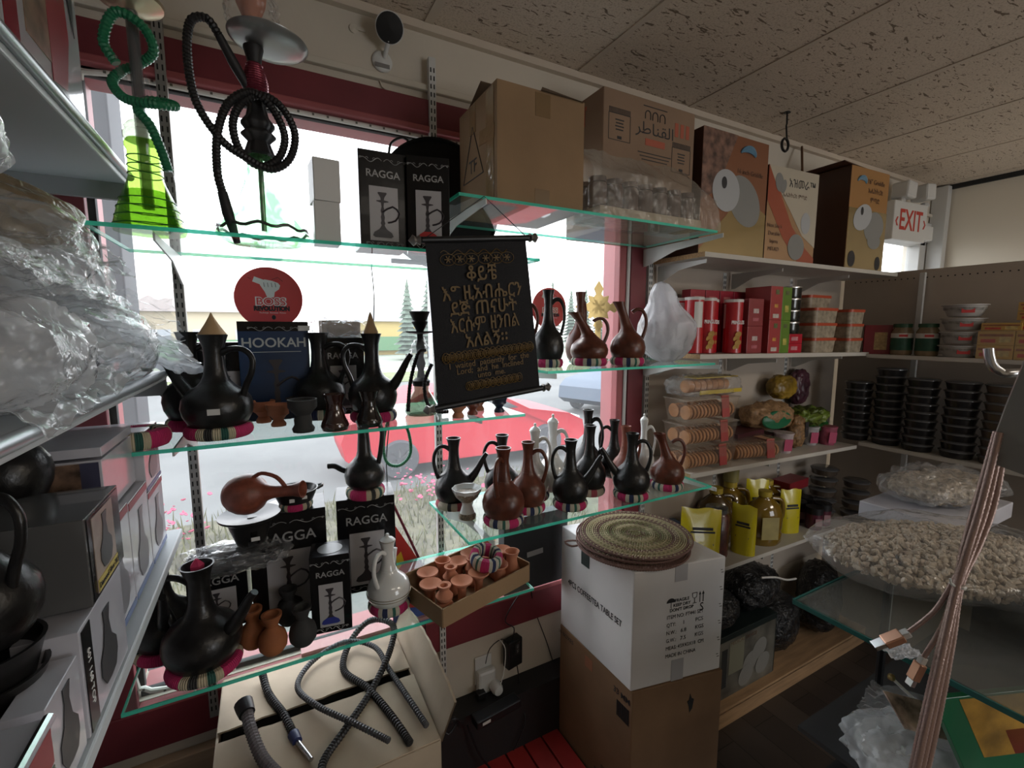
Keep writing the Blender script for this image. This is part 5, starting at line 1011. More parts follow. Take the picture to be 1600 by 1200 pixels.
# ------------------------------------------------------------------ sockets and wires under the window
so_ = thing('wall_socket', 'white wall socket with a white night light adapter plugged in', 'socket', (.72,YW-.001,H-1.42))
MB().box((0,-.004,.03), (.075,.008,.12)).build('socket_plate', WHITE, so_, bevel=.003)
MB().box((.005,-.02,-.01), (.08,.035,.1)).build('adapter', WHITE, so_, bevel=.012)
MB().lathe([(.024,0),(.024,.03),(.018,.045),(0,.048)], 20, Matrix.Translation((.035,-.035,-.03)) @ Matrix.Rotation(PI/2,4,'X')).build('white_plug', WHITE, so_, smooth=True)
MB().box((-.03,-.045,-.045), (.035,.03,.035)).build('black_plug', BLACKM, so_, bevel=.004)
pa = thing('power_adapter', 'black power supply block hanging on its cable beside the socket', 'adapter', (.845,YW-.03,H-1.34), .2)
MB().box((0,0,0), (.075,.04,.12)).build('block', BLACKM, pa, bevel=.004)
MB().box((.01,-.0205,.02), (.03,.001,.05)).build('label_panel', SLOT, pa); lettering('12V 5A', .012, (.01,-.0212,.02), (PI/2,PI/2,0), SILVER, pa)
def wire(name, label, pts, r=.0025, m=BLACKM): return tag(MB().tube(smooth_path(pts, .015), r, 6).build(name, m, smooth=True), label, 'wire')
wire('wire', 'black wire looping from the power block to the sill', [(.845,YW-.03,H-1.285),(.84,YW-.05,H-1.22),(.80,YW-.05,H-1.18),(.83,YW-.05,H-1.12),(.9,YW-.04,H-1.06)])
wire('wire', 'thin black wire arching from the power block over the socket', [(.83,YW-.04,H-1.3),(.79,YW-.04,H-1.26),(.74,YW-.03,H-1.29),(.72,YW-.03,H-1.35)], .002)
wire('wire', 'black wire dropping from the power block behind the black base', [(.86,YW-.04,H-1.4),(.865,YW-.05,H-1.47),(.855,YW-.05,H-1.5),(.86,YW-.11,H-1.6),(.8,YW-.12,H-1.7)])
wire('wire', 'white cord from the white plug up to the power block', [(.755,YW-.08,H-1.45),(.79,YW-.06,H-1.38),(.8,YW-.05,H-1.3),(.78,YW-.04,H-1.26)], .002, WHITE)
wire('wire', 'black wire slanting down the white wall left of the brown carton', [(.93,YW-.035,H-1.09),(.96,YW-.02,H-1.2),(1.02,YW-.015,H-1.36),(1.06,YW-.012,H-1.48)], .0022)
wire('wire', 'tangled black cable bundle beside the big pale carton', [(.5,YW-.12,H-1.47),(.53,YW-.13,H-1.43),(.56,YW-.12,H-1.46),(.52,YW-.13,H-1.49),(.5,YW-.12,H-1.45),(.55,YW-.13,H-1.44),(.58,YW-.12,H-1.5)], .004)
wire('wire', 'black cable drooping onto the red slats', [(.6,YW-.12,H-1.5),(.64,1.45,H-1.62),(.68,1.43,H-1.70),(.6,1.4,H-1.712),(.5,1.38,H-1.712)], .004)
wire('wire', 'thin wire dropping under the lowest shelf past the middle upright', [(.47,1.56,H-.83),(.47,1.56,H-1.1),(.475,1.55,H-1.3),(.47,1.55,H-1.44)], .0018)
t = thing('extension_block', 'black extension lead block lying on the black base under the socket', 'extension lead', (.72,YW-.13,H-1.48), .1); MB().box((0,0,0), (.2,.05,.035)).build('block', BLACKM, t, bevel=.005); MB().box((-.06,-.026,.0), (.035,.001,.012)).build('white_label', WHITE, t)
rp = thing('slatted_pallet', 'low red slatted platform on the floor between the cartons', 'platform', (.69,1.25,0))
REDP = mat('red_paint_slat', (.38,.028,.025), .55, var=.15, vscale=6)
for k in range(8):
    MB().box((-.3+k*.0855,.02,H-1.72-.012), (.078,.58,.022)).build('slat', REDP, rp, bevel=.002)
MB().box((0,.22,(H-1.75)/2), (.66,.04,H-1.75)).box((0,-.2,(H-1.75)/2), (.66,.04,H-1.75)).build('frame', mat('red_frame_dark', (.15,.015,.015), .6), rp)
# big pale carton with hoses
z1 = H-1.06
bc = thing('carton', 'big pale open carton under the lowest shelf with hoses lying on its flaps', 'carton', (.09,1.29,0))
w_, d_ = .51,.5
mb = MB()
for c, d in (((0,-d_/2,z1/2),(w_,.006,z1)),((0,d_/2,z1/2),(w_,.006,z1)),((-w_/2,0,z1/2),(.006,d_,z1)),((w_/2,0,z1/2),(.006,d_,z1))): mb.box(c, d)
mb.build('carton_body', CARDL, bc)
def flap(y0, y1, tilt, name='flap'):
    nx = 20; v = []; 
    for i in range(nx+1):
        x = -w_/2+w_*i/nx; r_ = .006*noise.noise(Vector((x*30, y1*9, 2)))
        v += [(x, y0, z1+.004), (x, y1+r_, z1+.004+tilt)]
    k = len(v); f = [(2*i, 2*i+2, 2*i+3, 2*i+1) for i in range(nx)]; m2 = MB(); m2.add(v+[(a, b, c-.005) for a, b, c in v], f+[tuple(reversed([q+k for q in x])) for x in f]+[(2*i+1, 2*i+3, 2*i+3+k, 2*i+1+k) for i in range(nx)]+[(2*i+2, 2*i, 2*i+k, 2*i+2+k) for i in range(nx)]+[(0,1,1+k,k),(2*nx+1,2*nx,2*nx+k,2*nx+1+k)]); m2.build(name, CARDL, bc)
flap(d_/2, .035, .004); flap(-d_/2, -.01, .012)
MB().box((0,.01,z1-.02), (w_-.02,.2,.004)).build('gap_shade_sheet', SLOT, bc)  # near-black sheet, gives the gap between the flaps its shade
v = []
for i in range(25):
    y = -d_/2+d_*i/24; hh = .09+.01*noise.noise(Vector((y*30,1,1)))+.02*math.sin(i/24*PI); v += [(w_/2-.0, y, z1-.01), (w_/2+.02+hh*.25, y, z1+hh)]
k = len(v); f = [(2*i, 2*i+2, 2*i+3, 2*i+1) for i in range(24)]
MB().add(v+[(a+.006, b, c) for a, b, c in v], f+[tuple(reversed([q+k for q in x])) for x in f]+[(2*i+1, 2*i+3, 2*i+3+k, 2*i+1+k) for i in range(24)]).build('side_flap', CARDL, bc)
zh = z1+.016
def big_hose(label, pts, r=.0105, m=BRUBBER, ends=()):
    t = thing('ribbed_hose', label, 'hose'); hs = MB(); hose(hs, pts, r, .0042, 10, .8); hs.build('ribbed_tube', m, t)
    for nm_, p, q, rr, mm in ends: MB().tube([p, Vector(p).lerp(Vector(q), .5), q], [rr, rr*.95, rr*.85], 14).build(nm_, mm, t, smooth=True)
    return t
BLUEE = mat('blue_plastic_end', (.01,.02,.1), .4)
big_hose('long black ribbed hose looping across the open carton, ending in a blue cuff', [(.06,1.02,zh+.01),(.07,1.1,zh),(.13,1.17,zh+.0),(.22,1.27,zh+.005),(.30,1.38,zh+.03),(.33,1.47,zh+.05),(.27,1.53,zh+.05),(.2,1.5,zh+.02),(.16,1.4,zh),(.21,1.28,zh+.005),(.25,1.15,zh+.0),(.27,1.05,zh)], ends=(('end_cuff',(.06,1.02,zh+.012),(.065,.96,zh+.012),.016,BLUEE),))
big_hose('thinner grey black ribbed hose curled in a wide loop on the carton', [(.22,1.06,zh+.022),(.15,1.16,zh+.02),(.07,1.27,zh+.018),(.03,1.38,zh+.01),(.08,1.47,zh+.01),(.18,1.5,zh+.02),(.26,1.43,zh+.02),(.28,1.32,zh+.012),(.3,1.2,zh+.01),(.32,1.07,zh+.01)], .0085, mat('grey_rubber', (.05,.05,.055), .5))
big_hose('black hose with a steel end lying across the left of the carton', [(-.06,1.48,zh+.01),(-.045,1.4,zh),(-.01,1.3,zh),(.01,1.22,zh)], .011, BRUBBER, ends=(('blue_collar',(.01,1.22,zh),(.018,1.19,zh),.014,BLUEE),('steel_tip',(.018,1.19,zh),(.045,1.12,zh),.0065,STEEL)))
big_hose('thick grey ribbed pipe with a black knurled cap standing at the left of the carton', [(-.095,1.31,zh+.04),(-.085,1.25,zh+.03),(-.06,1.17,zh+.01),(-.02,1.09,zh+.005),(.0,1.04,zh)], .015, mat('grey_ribbed_pipe', (.12,.11,.12), .5), ends=(('knurled_cap',(-.103,1.335,zh+.045),(-.094,1.3,zh+.038),.023,BLACKM),))
t = plain_box('black_carton', 'black glossy carton with a round grey emblem below the lower left wall shelf', .22,.22,.3, (-.27,1.0,H-1.24), -14, BOXB)
for r_ in (.05,.042): MB().tube([(r_*math.cos(a*PI/16), -.1106, .2+r_*math.sin(a*PI/16)) for a in range(32)], .0015, 5, True).build('round_emblem', SILVER, t)
plain_box('storage_crate', 'dark crate standing below the lower left wall shelf', .3,.4,H-1.25, (-.32,1.02,0), 0, mat('dark_crate', (.03,.028,.028), .7))
# ------------------------------------------------------------------ groceries: middle board
S2 = lambda x: H-.103-.026*(x-1.56)/1.56
S3 = lambda x: H-.602-.035*(x-1.535)/1.315
S4 = lambda x: H-1.075-.012*(x-1.56)/1.56
PRED = mat('crisp_can_red', (.42,.012,.02), .3, coat=.3); LIDW = mat('pale_lid', (.6,.58,.55), .4); CRISP = mat('crisp_yellow', (.5,.3,.08), .6)
def can(x, y, label, rz, white=False):
    t = thing('crisp_can', label, 'crisp can', (x, y, S2(x)), rz, 'red crisp cans'); r_ = .0385; h = .235
    MB().lathe([(r_,.003),(r_,h-.012)], 32).build('can_body', PRED, t, smooth=True); MB().lathe([(0,h-.012),(r_+.001,h-.012),(r_+.001,h),(r_-.002,h+.001),(0,h-.001)], 32).build('lid', LIDW, t, smooth=True)
    def patch(name, a0, a1, z0, z1, m, off=.0005):
        n = 8; v = []
        for i in range(n+1):
            a = a0+(a1-a0)*i/n; v += [((r_+off)*math.cos(a), (r_+off)*math.sin(a), z0), ((r_+off)*math.cos(a), (r_+off)*math.sin(a), z1)]
        MB().add(v, [(2*i, 2*i+2, 2*i+3, 2*i+1) for i in range(n)]).build(name, m, t, smooth=True)
    patch('nutrition_panel', .25 if not white else -1.9, 1.05 if not white else -.9, .11, .215, LIDW); patch('nutrition_panel', .25 if white else 2.6, .9 if white else 3.3, .11, .215, LIDW)
    if not white:
        lettering('PRINGLES', .021, (.0,-r_-.0012,.135), FRONT, SW, t, bold=.0005, sx=.62)
        for k in range(4): MB().lathe([(0,0),(.013,.0015),(.0145,.004),(0,.002)], 12, Matrix.Translation((.004*(-1)**k,-r_-.0,.085-k*.018)) @ Matrix.Rotation(PI/2+.4,4,'X')).build('crisp_picture', CRISP, t)
    return t
can(1.60,1.365,'red crisp can showing its white label side, nearest the white bag',-.5,True)
can(1.685,1.37,'red crisp can second from the white bag',-.42)
can(1.755,1.415,'red crisp can standing back in shadow between two others',-.42)
can(1.835,1.352,'red crisp can in front, touching the red tea cartons',-.42)
can(1.60,1.45,'red crisp can in the back row behind the white label one',-.4,True)
def pack(name, label, w, d, h, x, y, z, dg, col, cat='box', deco=(), grp=None):
    t = thing(name, label, cat, (x, y, z), math.radians(dg), grp); MB().box((0,0,h/2), (w,d,h)).build('carton', mat('pk_%.2f_%.2f_%.2f' % col, col, .35, var=.08, vscale=30), t, bevel=.0015)
    for (nm_, cx, cz, sw, sh, c) in deco: MB().box((cx*w, -d/2-.0005, cz*h), (sw*w,.0008,sh*h)).build(nm_, mat('dk_%.2f_%.2f_%.2f' % c, c, .45, var=.3, vscale=60), t)
    return t
RD, RD2, GN = (.3,.025,.03), (.36,.05,.05), (.12,.22,.03)
for i in range(2):
    q = ('bottom','top')[i]
    pack('snack_tin', 'dull red tin box with a small white badge beside the front crisp can, %s one' % q, .10,.1,.122, 1.955,1.375, S2(1.955)+i*.1225, -2, (.26,.04,.045), 'tin', (('badge',0,.55,.36,.16,(.5,.4,.38)),('badge',0,.24,.4,.12,(.4,.1,.12))))
    pack('tea_carton', 'red tea carton with a small triangle picture, %s of the pair' % q, .085,.13,.152, 2.075,1.375, S2(2.07)+i*.1525, -1, RD2, 'box', (('badge',.05,.83,.3,.14,(.12,.14,.05)),('triangle_picture',0,.12,.5,.12,(.5,.45,.4)),('gold_picture',0,.42,.3,.1,(.5,.25,.05))))
    pack('tea_carton', 'green tea carton beside the red one, %s of the pair' % q, .068,.13,.152, 2.155,1.375, S2(2.15)+i*.1525, -1, GN, 'box', (('badge',0,.83,.4,.12,(.12,.14,.05)),('gold_picture',0,.35,.4,.2,(.45,.4,.08))))
    pack('cube_packet', 'small red packet under the dark tin stack, %s one' % q, .105,.08,.045, 2.26,1.36, S2(2.26)+i*.0455, 0, (.42,.015,.03), 'box', (('print',-.1,.5,.5,.4,(.5,.2,.22)),))
for i in range(5): pack('snack_carton', 'tall red snack carton in the back row behind the cans, %s from the left' % ('first','second','third','fourth','fifth')[i], .095,.05,.285, 1.75+i*.099,1.5, S2(1.8), 0, (.34,.02,.04), 'box', (('print',0,.85,.5,.1,(.5,.15,.15)),), 'red cartons in the back row')
BJ = mat('dark_jar_glass', (.012,.013,.012), .15, coat=.4)
for i in range(4):
    o = ('lowest','second','third','topmost')[i]; z = S2(2.26)+.093+i*.056
    t = thing('dark_tin', 'dark round tin with silver rim on the red packets, %s of the stack' % o, 'tin', (2.265,1.37,z), 0, 'dark tins stacked on red packets'); MB().lathe([(0,0),(.05,0),(.052,.004),(.052,.045),(0,.046)], 28).build('tin_body', BJ, t, smooth=True); MB().lathe([(.0525,.046),(.054,.05),(.0525,.055),(0,.055)], 28).build('rim', STEEL, t, smooth=True)
TUBL = mat('orange_lid', (.42,.07,.03), .4); TUBB = mat('printed_tub', (.3,.25,.18), .5, var=.35, vscale=45)
def rrect(w, d, r_, n=5):
    pts = []
    for (cx, cy, a0) in ((w/2-r_, d/2-r_, 0), (-w/2+r_, d/2-r_, PI/2), (-w/2+r_, -d/2+r_, PI), (w/2-r_, -d/2+r_, 1.5*PI)):
        for i in range(n+1): a = a0+PI/2*i/n; pts.append((cx+r_*math.cos(a), cy+r_*math.sin(a)))
    return pts
def rtub(mb, w, d, z0, z1, r_=.02, taper=.93):
    p = rrect(w, d, r_); n = len(p); mb.add([(x*taper, y*taper, z0) for x, y in p]+[(x, y, z1) for x, y in p], [tuple(reversed(range(n))), tuple(range(n, 2*n))]+[(i, (i+1) % n, (i+1) % n+n, i+n) for i in range(n)]); return mb
def tub(x, y, z, label, grp, w=.19, d=.12, h=.074, rz=0):
    t = thing('spread_tub', label, 'tub', (x,y,z), rz, grp); rtub(MB(), w, d, 0, h-.012).build('tub_body', TUBB, t, smooth=True); rtub(MB(), w+.006, d+.006, h-.014, h, .02, 1).build('lid', TUBL, t, smooth=True); return t
for i in range(3): tub(2.5, 1.37, S2(2.5)+i*.0745, 'orange lidded tub in the front left stack, %s from the bottom' % ('first','second','third')[i], 'orange lidded tubs', .2)
for i in range(4): tub(2.62, 1.47, S2(2.6)+i*.0745, 'orange lidded tub in the taller rear stack, %s from the bottom' % ('first','second','third','fourth')[i], 'orange lidded tubs', .2)
for i in range(3): tub(2.75, 1.35, S2(2.7)+i*.0745, 'orange lidded tub in the front right stack, %s from the bottom' % ('first','second','third')[i], 'orange lidded tubs', .14)
bag('snack_bag', 'dark purple snack bag behind the red biscuit packet', (.1,.06,.2), (2.98,1.42,S2(2.98)), mat('purple_foil', (.03,.012,.03), .35), 31, .12, 4, .3, cat='snack bag', rid=False)
# right unit: middle board
Z2, Z3, Z4 = H-.134, H-.618, H-1.09
pk = pack('biscuit_packet', 'crimson packet with a pale biscuit picture beside the green lidded jars', .12,.06,.155, 2.93,1.275, Z2, -62, (.2,.012,.02), 'packet', (('biscuit_picture',.1,.45,.45,.6,(.38,.25,.1)),))
JG = mat('jar_beige', (.2,.14,.08), .25, coat=.5, var=.2, vscale=20); JL = mat('jar_green_lid', (.02,.08,.04), .4); JW = mat('jar_label_dark_green', (.012,.07,.04), .5, var=.3, vscale=20)
for i, (y, q) in enumerate(((1.165,'left'),(1.06,'right'))):
    t = thing('food_jar', 'beige jar with dark green lid on the right hand shelf, %s one of two' % q, 'jar', (2.93,y,Z2), -1.1); MB().lathe([(0,0),(.042,0),(.046,.008),(.046,.12),(.036,.138),(.036,.142),(0,.142)], 30).build('jar_body', JG, t, smooth=True); MB().lathe([(0,.142),(.04,.142),(.04,.16),(0,.162)], 28).build('lid', JL, t, smooth=True); MB().lathe([(.0466,.025),(.0466,.105)], 30).build('label_band', JW, t, smooth=True)
    MB().lathe([(.0469,.088),(.0469,.112)], 30).build('white_label_band', LIDW, t, smooth=True); MB().box((0,-.0475,.1), (.035,.002,.012)).build('red_logo', mat('logo_red', (.45,.03,.03)), t)
for i in range(4):
    t = thing('food_bowl', 'white foil-lidded bowl with red label, %s from the bottom of the bowl stack' % ('first','second','third','fourth')[i], 'bowl', (2.94,.935,Z2+i*.064), -1.1, 'white bowls stacked on the right hand shelf'); MB().lathe([(0,0),(.055,0),(.06,.004),(.078,.05),(.084,.052),(.084,.056),(.0,.058)], 36).build('bowl_body', mat('bowl_white', (.42,.4,.38), .4), t, smooth=True)
    MB().box((0,-.0705,.028), (.045,.004,.022), Matrix.Rotation(-.0,4,'X')).build('red_label', mat('logo_red', (.45,.03,.03)), t); MB().lathe([(.0735,.03),(.0775,.042)], 36).build('grey_print_band', mat('grey_print2', (.25,.24,.22), .5, var=.6, vscale=50), t, smooth=True)
YEL = (.5,.3,.06)
def brick(x, y, z, label, w=.12, h=.062, d=.09): return pack('stock_cube_box', label, w, d, h, x, y, z, -90, YEL, 'box', (('print',0,.7,.9,.16,(.25,.07,.02)),('print',-.2,.3,.4,.25,(.5,.05,.03)),('gold_panel',.25,.4,.3,.4,(.55,.42,.15))), 'yellow stock cube boxes')
n_ = 0
for r_ in range(2):
    for c in range(2): brick(2.92, .80-c*.122, Z2+r_*.0625, 'yellow stock cube box in the wrapped block, %s row, %s column' % (('bottom','middle')[r_], ('left','right')[c]))
brick(2.93, .79, Z2+.126, 'yellow stock cube box lying on the left of the wrapped block', .13, .035); brick(2.94, .7, Z2+.126, 'yellow stock cube box on the wrapped block, right of the lying one', .07, .045)
for k in range(2): brick(2.97, .68, Z2+.1725+k*.04, 'yellow stock cube box at the very top of the pile, %s' % ('lower one','upper one')[k], .15, .038)
wrp = blob((.12,.26,.13), 17, .03, 9, 4, sq=8, ridged=True).build('shrink_wrap', CLEARP, smooth=True); wrp.location = (2.92,.74,Z2); tag(wrp, 'clear shrink wrap around the block of yellow boxes', 'plastic wrap')
brick(2.93, .52, Z2, 'yellow stock cube box beyond the wrapped block, bottom', .11, .07); brick(2.93, .52, Z2+.0705, 'yellow stock cube box beyond the wrapped block, above the bottom one', .11, .07)
# biscuits on the third board
CB = mat('biscuit', (.42,.19,.07), .75, var=.2, vscale=25); TRAYC = clear('tray_plastic', (.95,.93,.9), .45, .08, (.7,.6,.5), .06, bump=.3)
def biscuit_tray(x, y, z, label, rz=0, w=.27, d=.15, h=.085, grp='clear trays of biscuits'):
    t = thing('biscuit_tray', label, 'biscuit tray', (x,y,z), rz, grp); rtub(MB(), w, d, 0, h-.006, .015, .88).build('tray_plastic', TRAYC, t, smooth=True); rtub(MB(), w+.012, d+.012, h-.008, h-.004, .02, 1).build('rim', TRAYC, t)
    rnd = random.Random(x+z*9)
    for r_ in range(2):
        for k in range(13):
            xx = -w*.42+k*w*.068; MB().lathe([(0,0),(.03,0),(.032,.005),(.03,.011),(0,.012)], 12, Matrix.Translation((xx, -d*.22+r_*d*.44, .042)) @ Matrix.Rotation(PI/2+rnd.uniform(-.1,.1),4,'Y')).build('biscuit', CB, t, smooth=True)
    MB().box((w*.22,-d/2-.0,h*.5), (.045,.003,h*.9), Matrix.Rotation(-.12,4,'X')).build('red_label', mat('label_red', (.32,.035,.03), .5), t)
    MB().box((w*.22,-d*.2,h+.0005), (.045,d*.5,.001)).build('label_strip', mat('label_pale', (.45,.25,.15), .5), t); return t
for i in range(3): biscuit_tray(1.68, 1.37, S3(1.7)+i*.107, 'clear tray of round biscuits with a red label, %s of the stack' % ('bottom','middle','top')[i], -.04, .31, .15, .105)
yb = bag('biscuit_bag', 'clear and yellow wrapped biscuit pack lying on top of the tray stack', (.36,.16,.085), (1.685,1.37,S3(1.7)+.322), CLEARP, 41, .08, 9, -.04, 4, 'biscuit pack', False, 4)
for r_ in range(7): MB().lathe([(0,0),(.027,0),(.03,.016),(.027,.032),(0,.032)], 12, Matrix.Translation((-.11+r_*.035,0,.04)) @ Matrix.Rotation(PI/2,4,'Y')).build('biscuit', CB, yb, smooth=True)
MB().box((.03,0,.078), (.25,.1,.004)).box((.03,-.07,.02),(.25,.004,.016)).build('yellow_band', mat('pack_yellow', (.5,.36,.02), .4), yb)
biscuit_tray(2.02, 1.37, S3(2.0), 'single clear tray of long biscuits beside the tall tray stack', -.2, .28,.16,.1, None)
pack('dark_packet', 'dark maroon carton behind the single biscuit tray', .3,.12,.085, 2.15,1.46, S3(2.1), 0, (.045,.012,.015), 'box', (('print',.35,.5,.12,.5,(.3,.25,.25)),))
pack('dark_packet', 'dark maroon carton lying on top of the first, behind the single biscuit tray', .24,.12,.03, 2.08,1.46, S3(2.1)+.086, 6, (.06,.015,.02))
def cup(x, y, label, c1):
    t = thing('noodle_cup', label, 'cup', (x,y,S3(x)), -.5); MB().lathe([(0,0),(.036,0),(.046,.095),(.049,.097),(.049,.102),(0,.102)], 28).build('cup_body', mat('cup_'+str(c1[0]), c1, .5, var=.3, vscale=30), t, smooth=True); MB().box((-.0,-.043,.05), (.04,.002,.06), Matrix.Rotation(.1,4,'X')).build('pink_panel', mat('cup_pink', (.42,.05,.12), .5), t)
cup(2.30,1.37,'white and pink noodle cup in front of the beige bag',(.4,.33,.33)); cup(2.62,1.42,'pale cup behind, left of the pink lidded one',(.35,.33,.34)); cup(2.72,1.38,'pink cup with a dark picture at the corner',(.3,.06,.1))
bag('grain_bag', 'clear bag of brown grain with a dark label standing behind the cups', (.13,.08,.17), (2.46,1.40,S3(2.4)), mat('grain_brown', (.2,.11,.045), .6, var=.5, vscale=90), 51, .1, 4, .2, 4, 'grain bag', False)
MB().box((.02,-.042,.1), (.045,.004,.08)).build('dark_label', INK, bpy.data.objects['grain_bag'])
bag('grain_bag', 'fat bag of beige grain with a green label slumped over the maroon cartons', (.33,.15,.14), (2.3,1.46,S3(2.3)+.104), mat('grain_beige', (.26,.15,.07), .6, var=.35, vscale=90), 52, .1, 4, -.1, 4, 'grain bag', False)
gl_ = [o for o in COL.objects if o.get('label','').startswith('fat bag of beige')][0]
MB().lathe([(0,0),(.08,.002),(.075,.008),(0,.012)], 24, Matrix.Translation((-.02,-.068,.06)) @ Matrix.Rotation(PI/2,4,'X') @ Matrix.Diagonal((1.3,.6,1,1))).build('green_label', mat('green_print', (.01,.12,.05), .4), gl_, smooth=True)
bag('bean_bag', 'green and yellow printed bag of beans lying in the corner pile', (.32,.16,.09), (2.66,1.46,S3(2.6)+.105), mat('green_yellow_bag', (.1,.14,.02), .4, var=.8, vscale=14), 53, .15, 5, .1, 4, 'bean bag', False)
bag('bean_bag', 'green printed bag of beans underneath the green and yellow one', (.3,.14,.075), (2.68,1.46,S3(2.6)+.035), mat('green_bag', (.015,.1,.02), .4, var=.5, vscale=14), 54, .15, 5, .0, 4, 'bean bag', False)
bag('snack_bag', 'yellow topped snack bag at the top of the corner pile', (.2,.1,.13), (2.47,1.5,S3(2.5)+.25), mat('yellow_maroon_bag', (.26,.16,.02), .35, var=.7, vscale=9), 55, .1, 4, .0, 4, 'snack bag', False)
bag('snack_bag', 'dark maroon snack bag leaning in the corner below the snack tub shelf', (.14,.08,.2), (2.68,1.53,S3(2.5)+.2), mat('maroon_bag', (.06,.02,.03), .4, var=.5, vscale=12), 56, .1, 4, .0, 4, 'snack bag', False)
# stacks of round tubs on the right unit
TUBR = (mat('dark_spice', (.014,.013,.014), .3, coat=.4), mat('brown_spice', (.075,.055,.04), .35, coat=.3)); RIM = mat('tub_rim', (.1,.1,.105), .15, coat=.5)
def spice_proto(m, r_=.068, h=.041):
    t = thing('spice_tub', '', 'tub'); MB().lathe([(0,0),(r_*.84,0),(r_*.95,h*.7),(0,h*.7)], 28).build('tub_body', m, t, smooth=True); MB().lathe([(r_*.95,h*.7),(r_,h*.74),(r_,h*.82),(r_*.86,h*.98),(0,h*.98)], 28).build('clear_lid', RIM, t, smooth=True); return t
PRT = [spice_proto(m) for m in TUBR]; usedp = [0,0]
ORD = ['first','second','third','fourth','fifth','sixth','seventh','eighth','ninth','tenth']
def stack(x, y, z, n, kind, where, h=.0415, rr=1):
    for i in range(n):
        lb = '%s tub with clear lid, %s from the bottom of the %s stack' % (('dark','brown')[kind], ORD[i], where); loc = (x+random.uniform(-.002,.002), y+random.uniform(-.002,.002), z+i*h)
        if not usedp[kind]: o = PRT[kind]; usedp[kind] = 1; o.location = loc; o['label'] = lb; o['group'] = 'round clear lidded tubs'
        else: o = dup(PRT[kind], loc, 0, lb, 'round clear lidded tubs')
        o.scale = (rr, rr, 1)
stack(2.93,1.34,Z3,8,0,'short leftmost corner'); stack(2.945,1.2,Z3,10,0,'first tall dark'); stack(2.93,1.055,Z3,9,0,'second tall dark'); stack(2.935,.905,Z3,9,0,'third tall dark'); stack(2.935,.762,Z3,9,1,'left brown'); stack(2.94,.62,Z3,9,1,'right brown'); stack(2.94,.49,Z3,8,1,'rightmost brown')
# ------------------------------------------------------------------ fourth board
HON = mat('amber_honey', (.17,.1,.01), .12, coat=.6); LBY = mat('honey_label', (.33,.27,.1), .5, var=.15, vscale=20); YLID = mat('yellow_lid', (.38,.28,.03), .4); YPOU = mat('yellow_pouch', (.55,.46,.01), .25, coat=.5, bump=.2, bscale=12)
def jug(x, y, label, s=1, m=HON):
    t = thing('honey_jug', label, 'jug', (x,y,S4(x)), -.45, None, None, (s,s,s)); mb = MB(); prf = [(0,0),(.062,0),(.07,.012),(.072,.05),(.067,.06),(.072,.075),(.072,.14),(.06,.17),(.035,.195),(.024,.205),(.024,.215),(0,.215)]
    mb.lathe(prf, 36, Matrix.Diagonal((1.1,.8,1,1))).build('jug_body', m, t, smooth=True); MB().lathe([(0,.212),(.027,.212),(.027,.235),(.0,.237)], 24).build('cap', YLID, t, smooth=True)
    MB().tube(smooth_path([(.03,.0,.2),(.075,0,.19),(.085,0,.13),(.075,0,.1)], .01), .009, 10).build('handle', m, t, smooth=True); MB().box((-.005,-.0605,.085), (.075,.002,.1)).build('paper_label', LBY, t, bevel=.0008); return t
jug(2.19,1.375,'large amber honey jug with a yellow cap at the front of the fourth board',1.15); jug(1.98,1.5,'amber jug with a yellow cap at the back left',1.2, mat('brown_syrup', (.07,.04,.01), .15, coat=.5)); jug(2.13,1.53,'amber jug at the back, under the stacked yellow lidded jar',1.2); jug(2.4,1.5,'amber jug behind the yellow pouch at the back right',1.1)
t = thing('mustard_jar', 'yellow jar stacked on the back jug', 'jar', (2.13,1.53,S4(2.1)+.285)); MB().lathe([(0,0),(.038,0),(.04,.1),(0,.1)], 24).build('jar_body', mat('dull_yellow_jar', (.22,.19,.06), .5), t, smooth=True); MB().lathe([(0,.1),(.04,.1),(.04,.12),(0,.12)], 24).build('lid', YLID, t, smooth=True)
def pouch(x, y, z, label, w, h, rz, rot=None):
    t = thing('yellow_pouch', label, 'pouch', (x,y,z), rz, None, rot); nu, nv = 12, 14; v = []
    for s in (-1, 1):
        for j in range(nv+1):
            for i in range(nu+1):
                a = -1+2*i/nu; b = j/nv; v.append((a*w/2, s*(.028*(1-b**2)*(1-a**4)+.001), b*h+.004*math.sin(a*5)*b))
    W = nu+1; K = W*(nv+1); f = [(j*W+i, j*W+i+1, (j+1)*W+i+1, (j+1)*W+i) for j in range(nv) for i in range(nu)]; f += [tuple(reversed([q+K for q in x])) for x in f]
    f += [(i+K, i+1+K, i+1, i) for i in range(nu)] + [(nv*W+i, nv*W+i+1, nv*W+i+1+K, nv*W+i+K) for i in range(nu)] + [(j*W+K, j*W, (j+1)*W, (j+1)*W+K) for j in range(nv)] + [(j*W+nu, j*W+nu+K, (j+1)*W+nu+K, (j+1)*W+nu) for j in range(nv)]
    MB().add(v, f).build('pouch_body', YPOU, t, smooth=True)
    for k, (zz, ww) in enumerate(((.64,.5),(.58,.6),(.36,.55))): MB().box((0,-.0265+.012*zz,h*zz), (w*ww,.003,.008 if k else .012), Matrix.Rotation(-.0,4,'X')).build('print', INK, t)
    return t
pouch(1.70,1.36,S4(1.7)+.01,'bright yellow pouch leaning beside the straw mats',.2,.25,-.35,(math.radians(-8),.1,-.35)); pouch(1.99,1.345,S4(2.0),'yellow pouch turned edge-on left of the front honey jug',.11,.24,-1.2); pouch(2.43,1.385,S4(2.4),'yellow pouch right of the front honey jug',.12,.235,-.35); pouch(2.3,1.49,S4(2.4),'yellow pouch with a folded top standing behind the front jug',.12,.28,-.5)
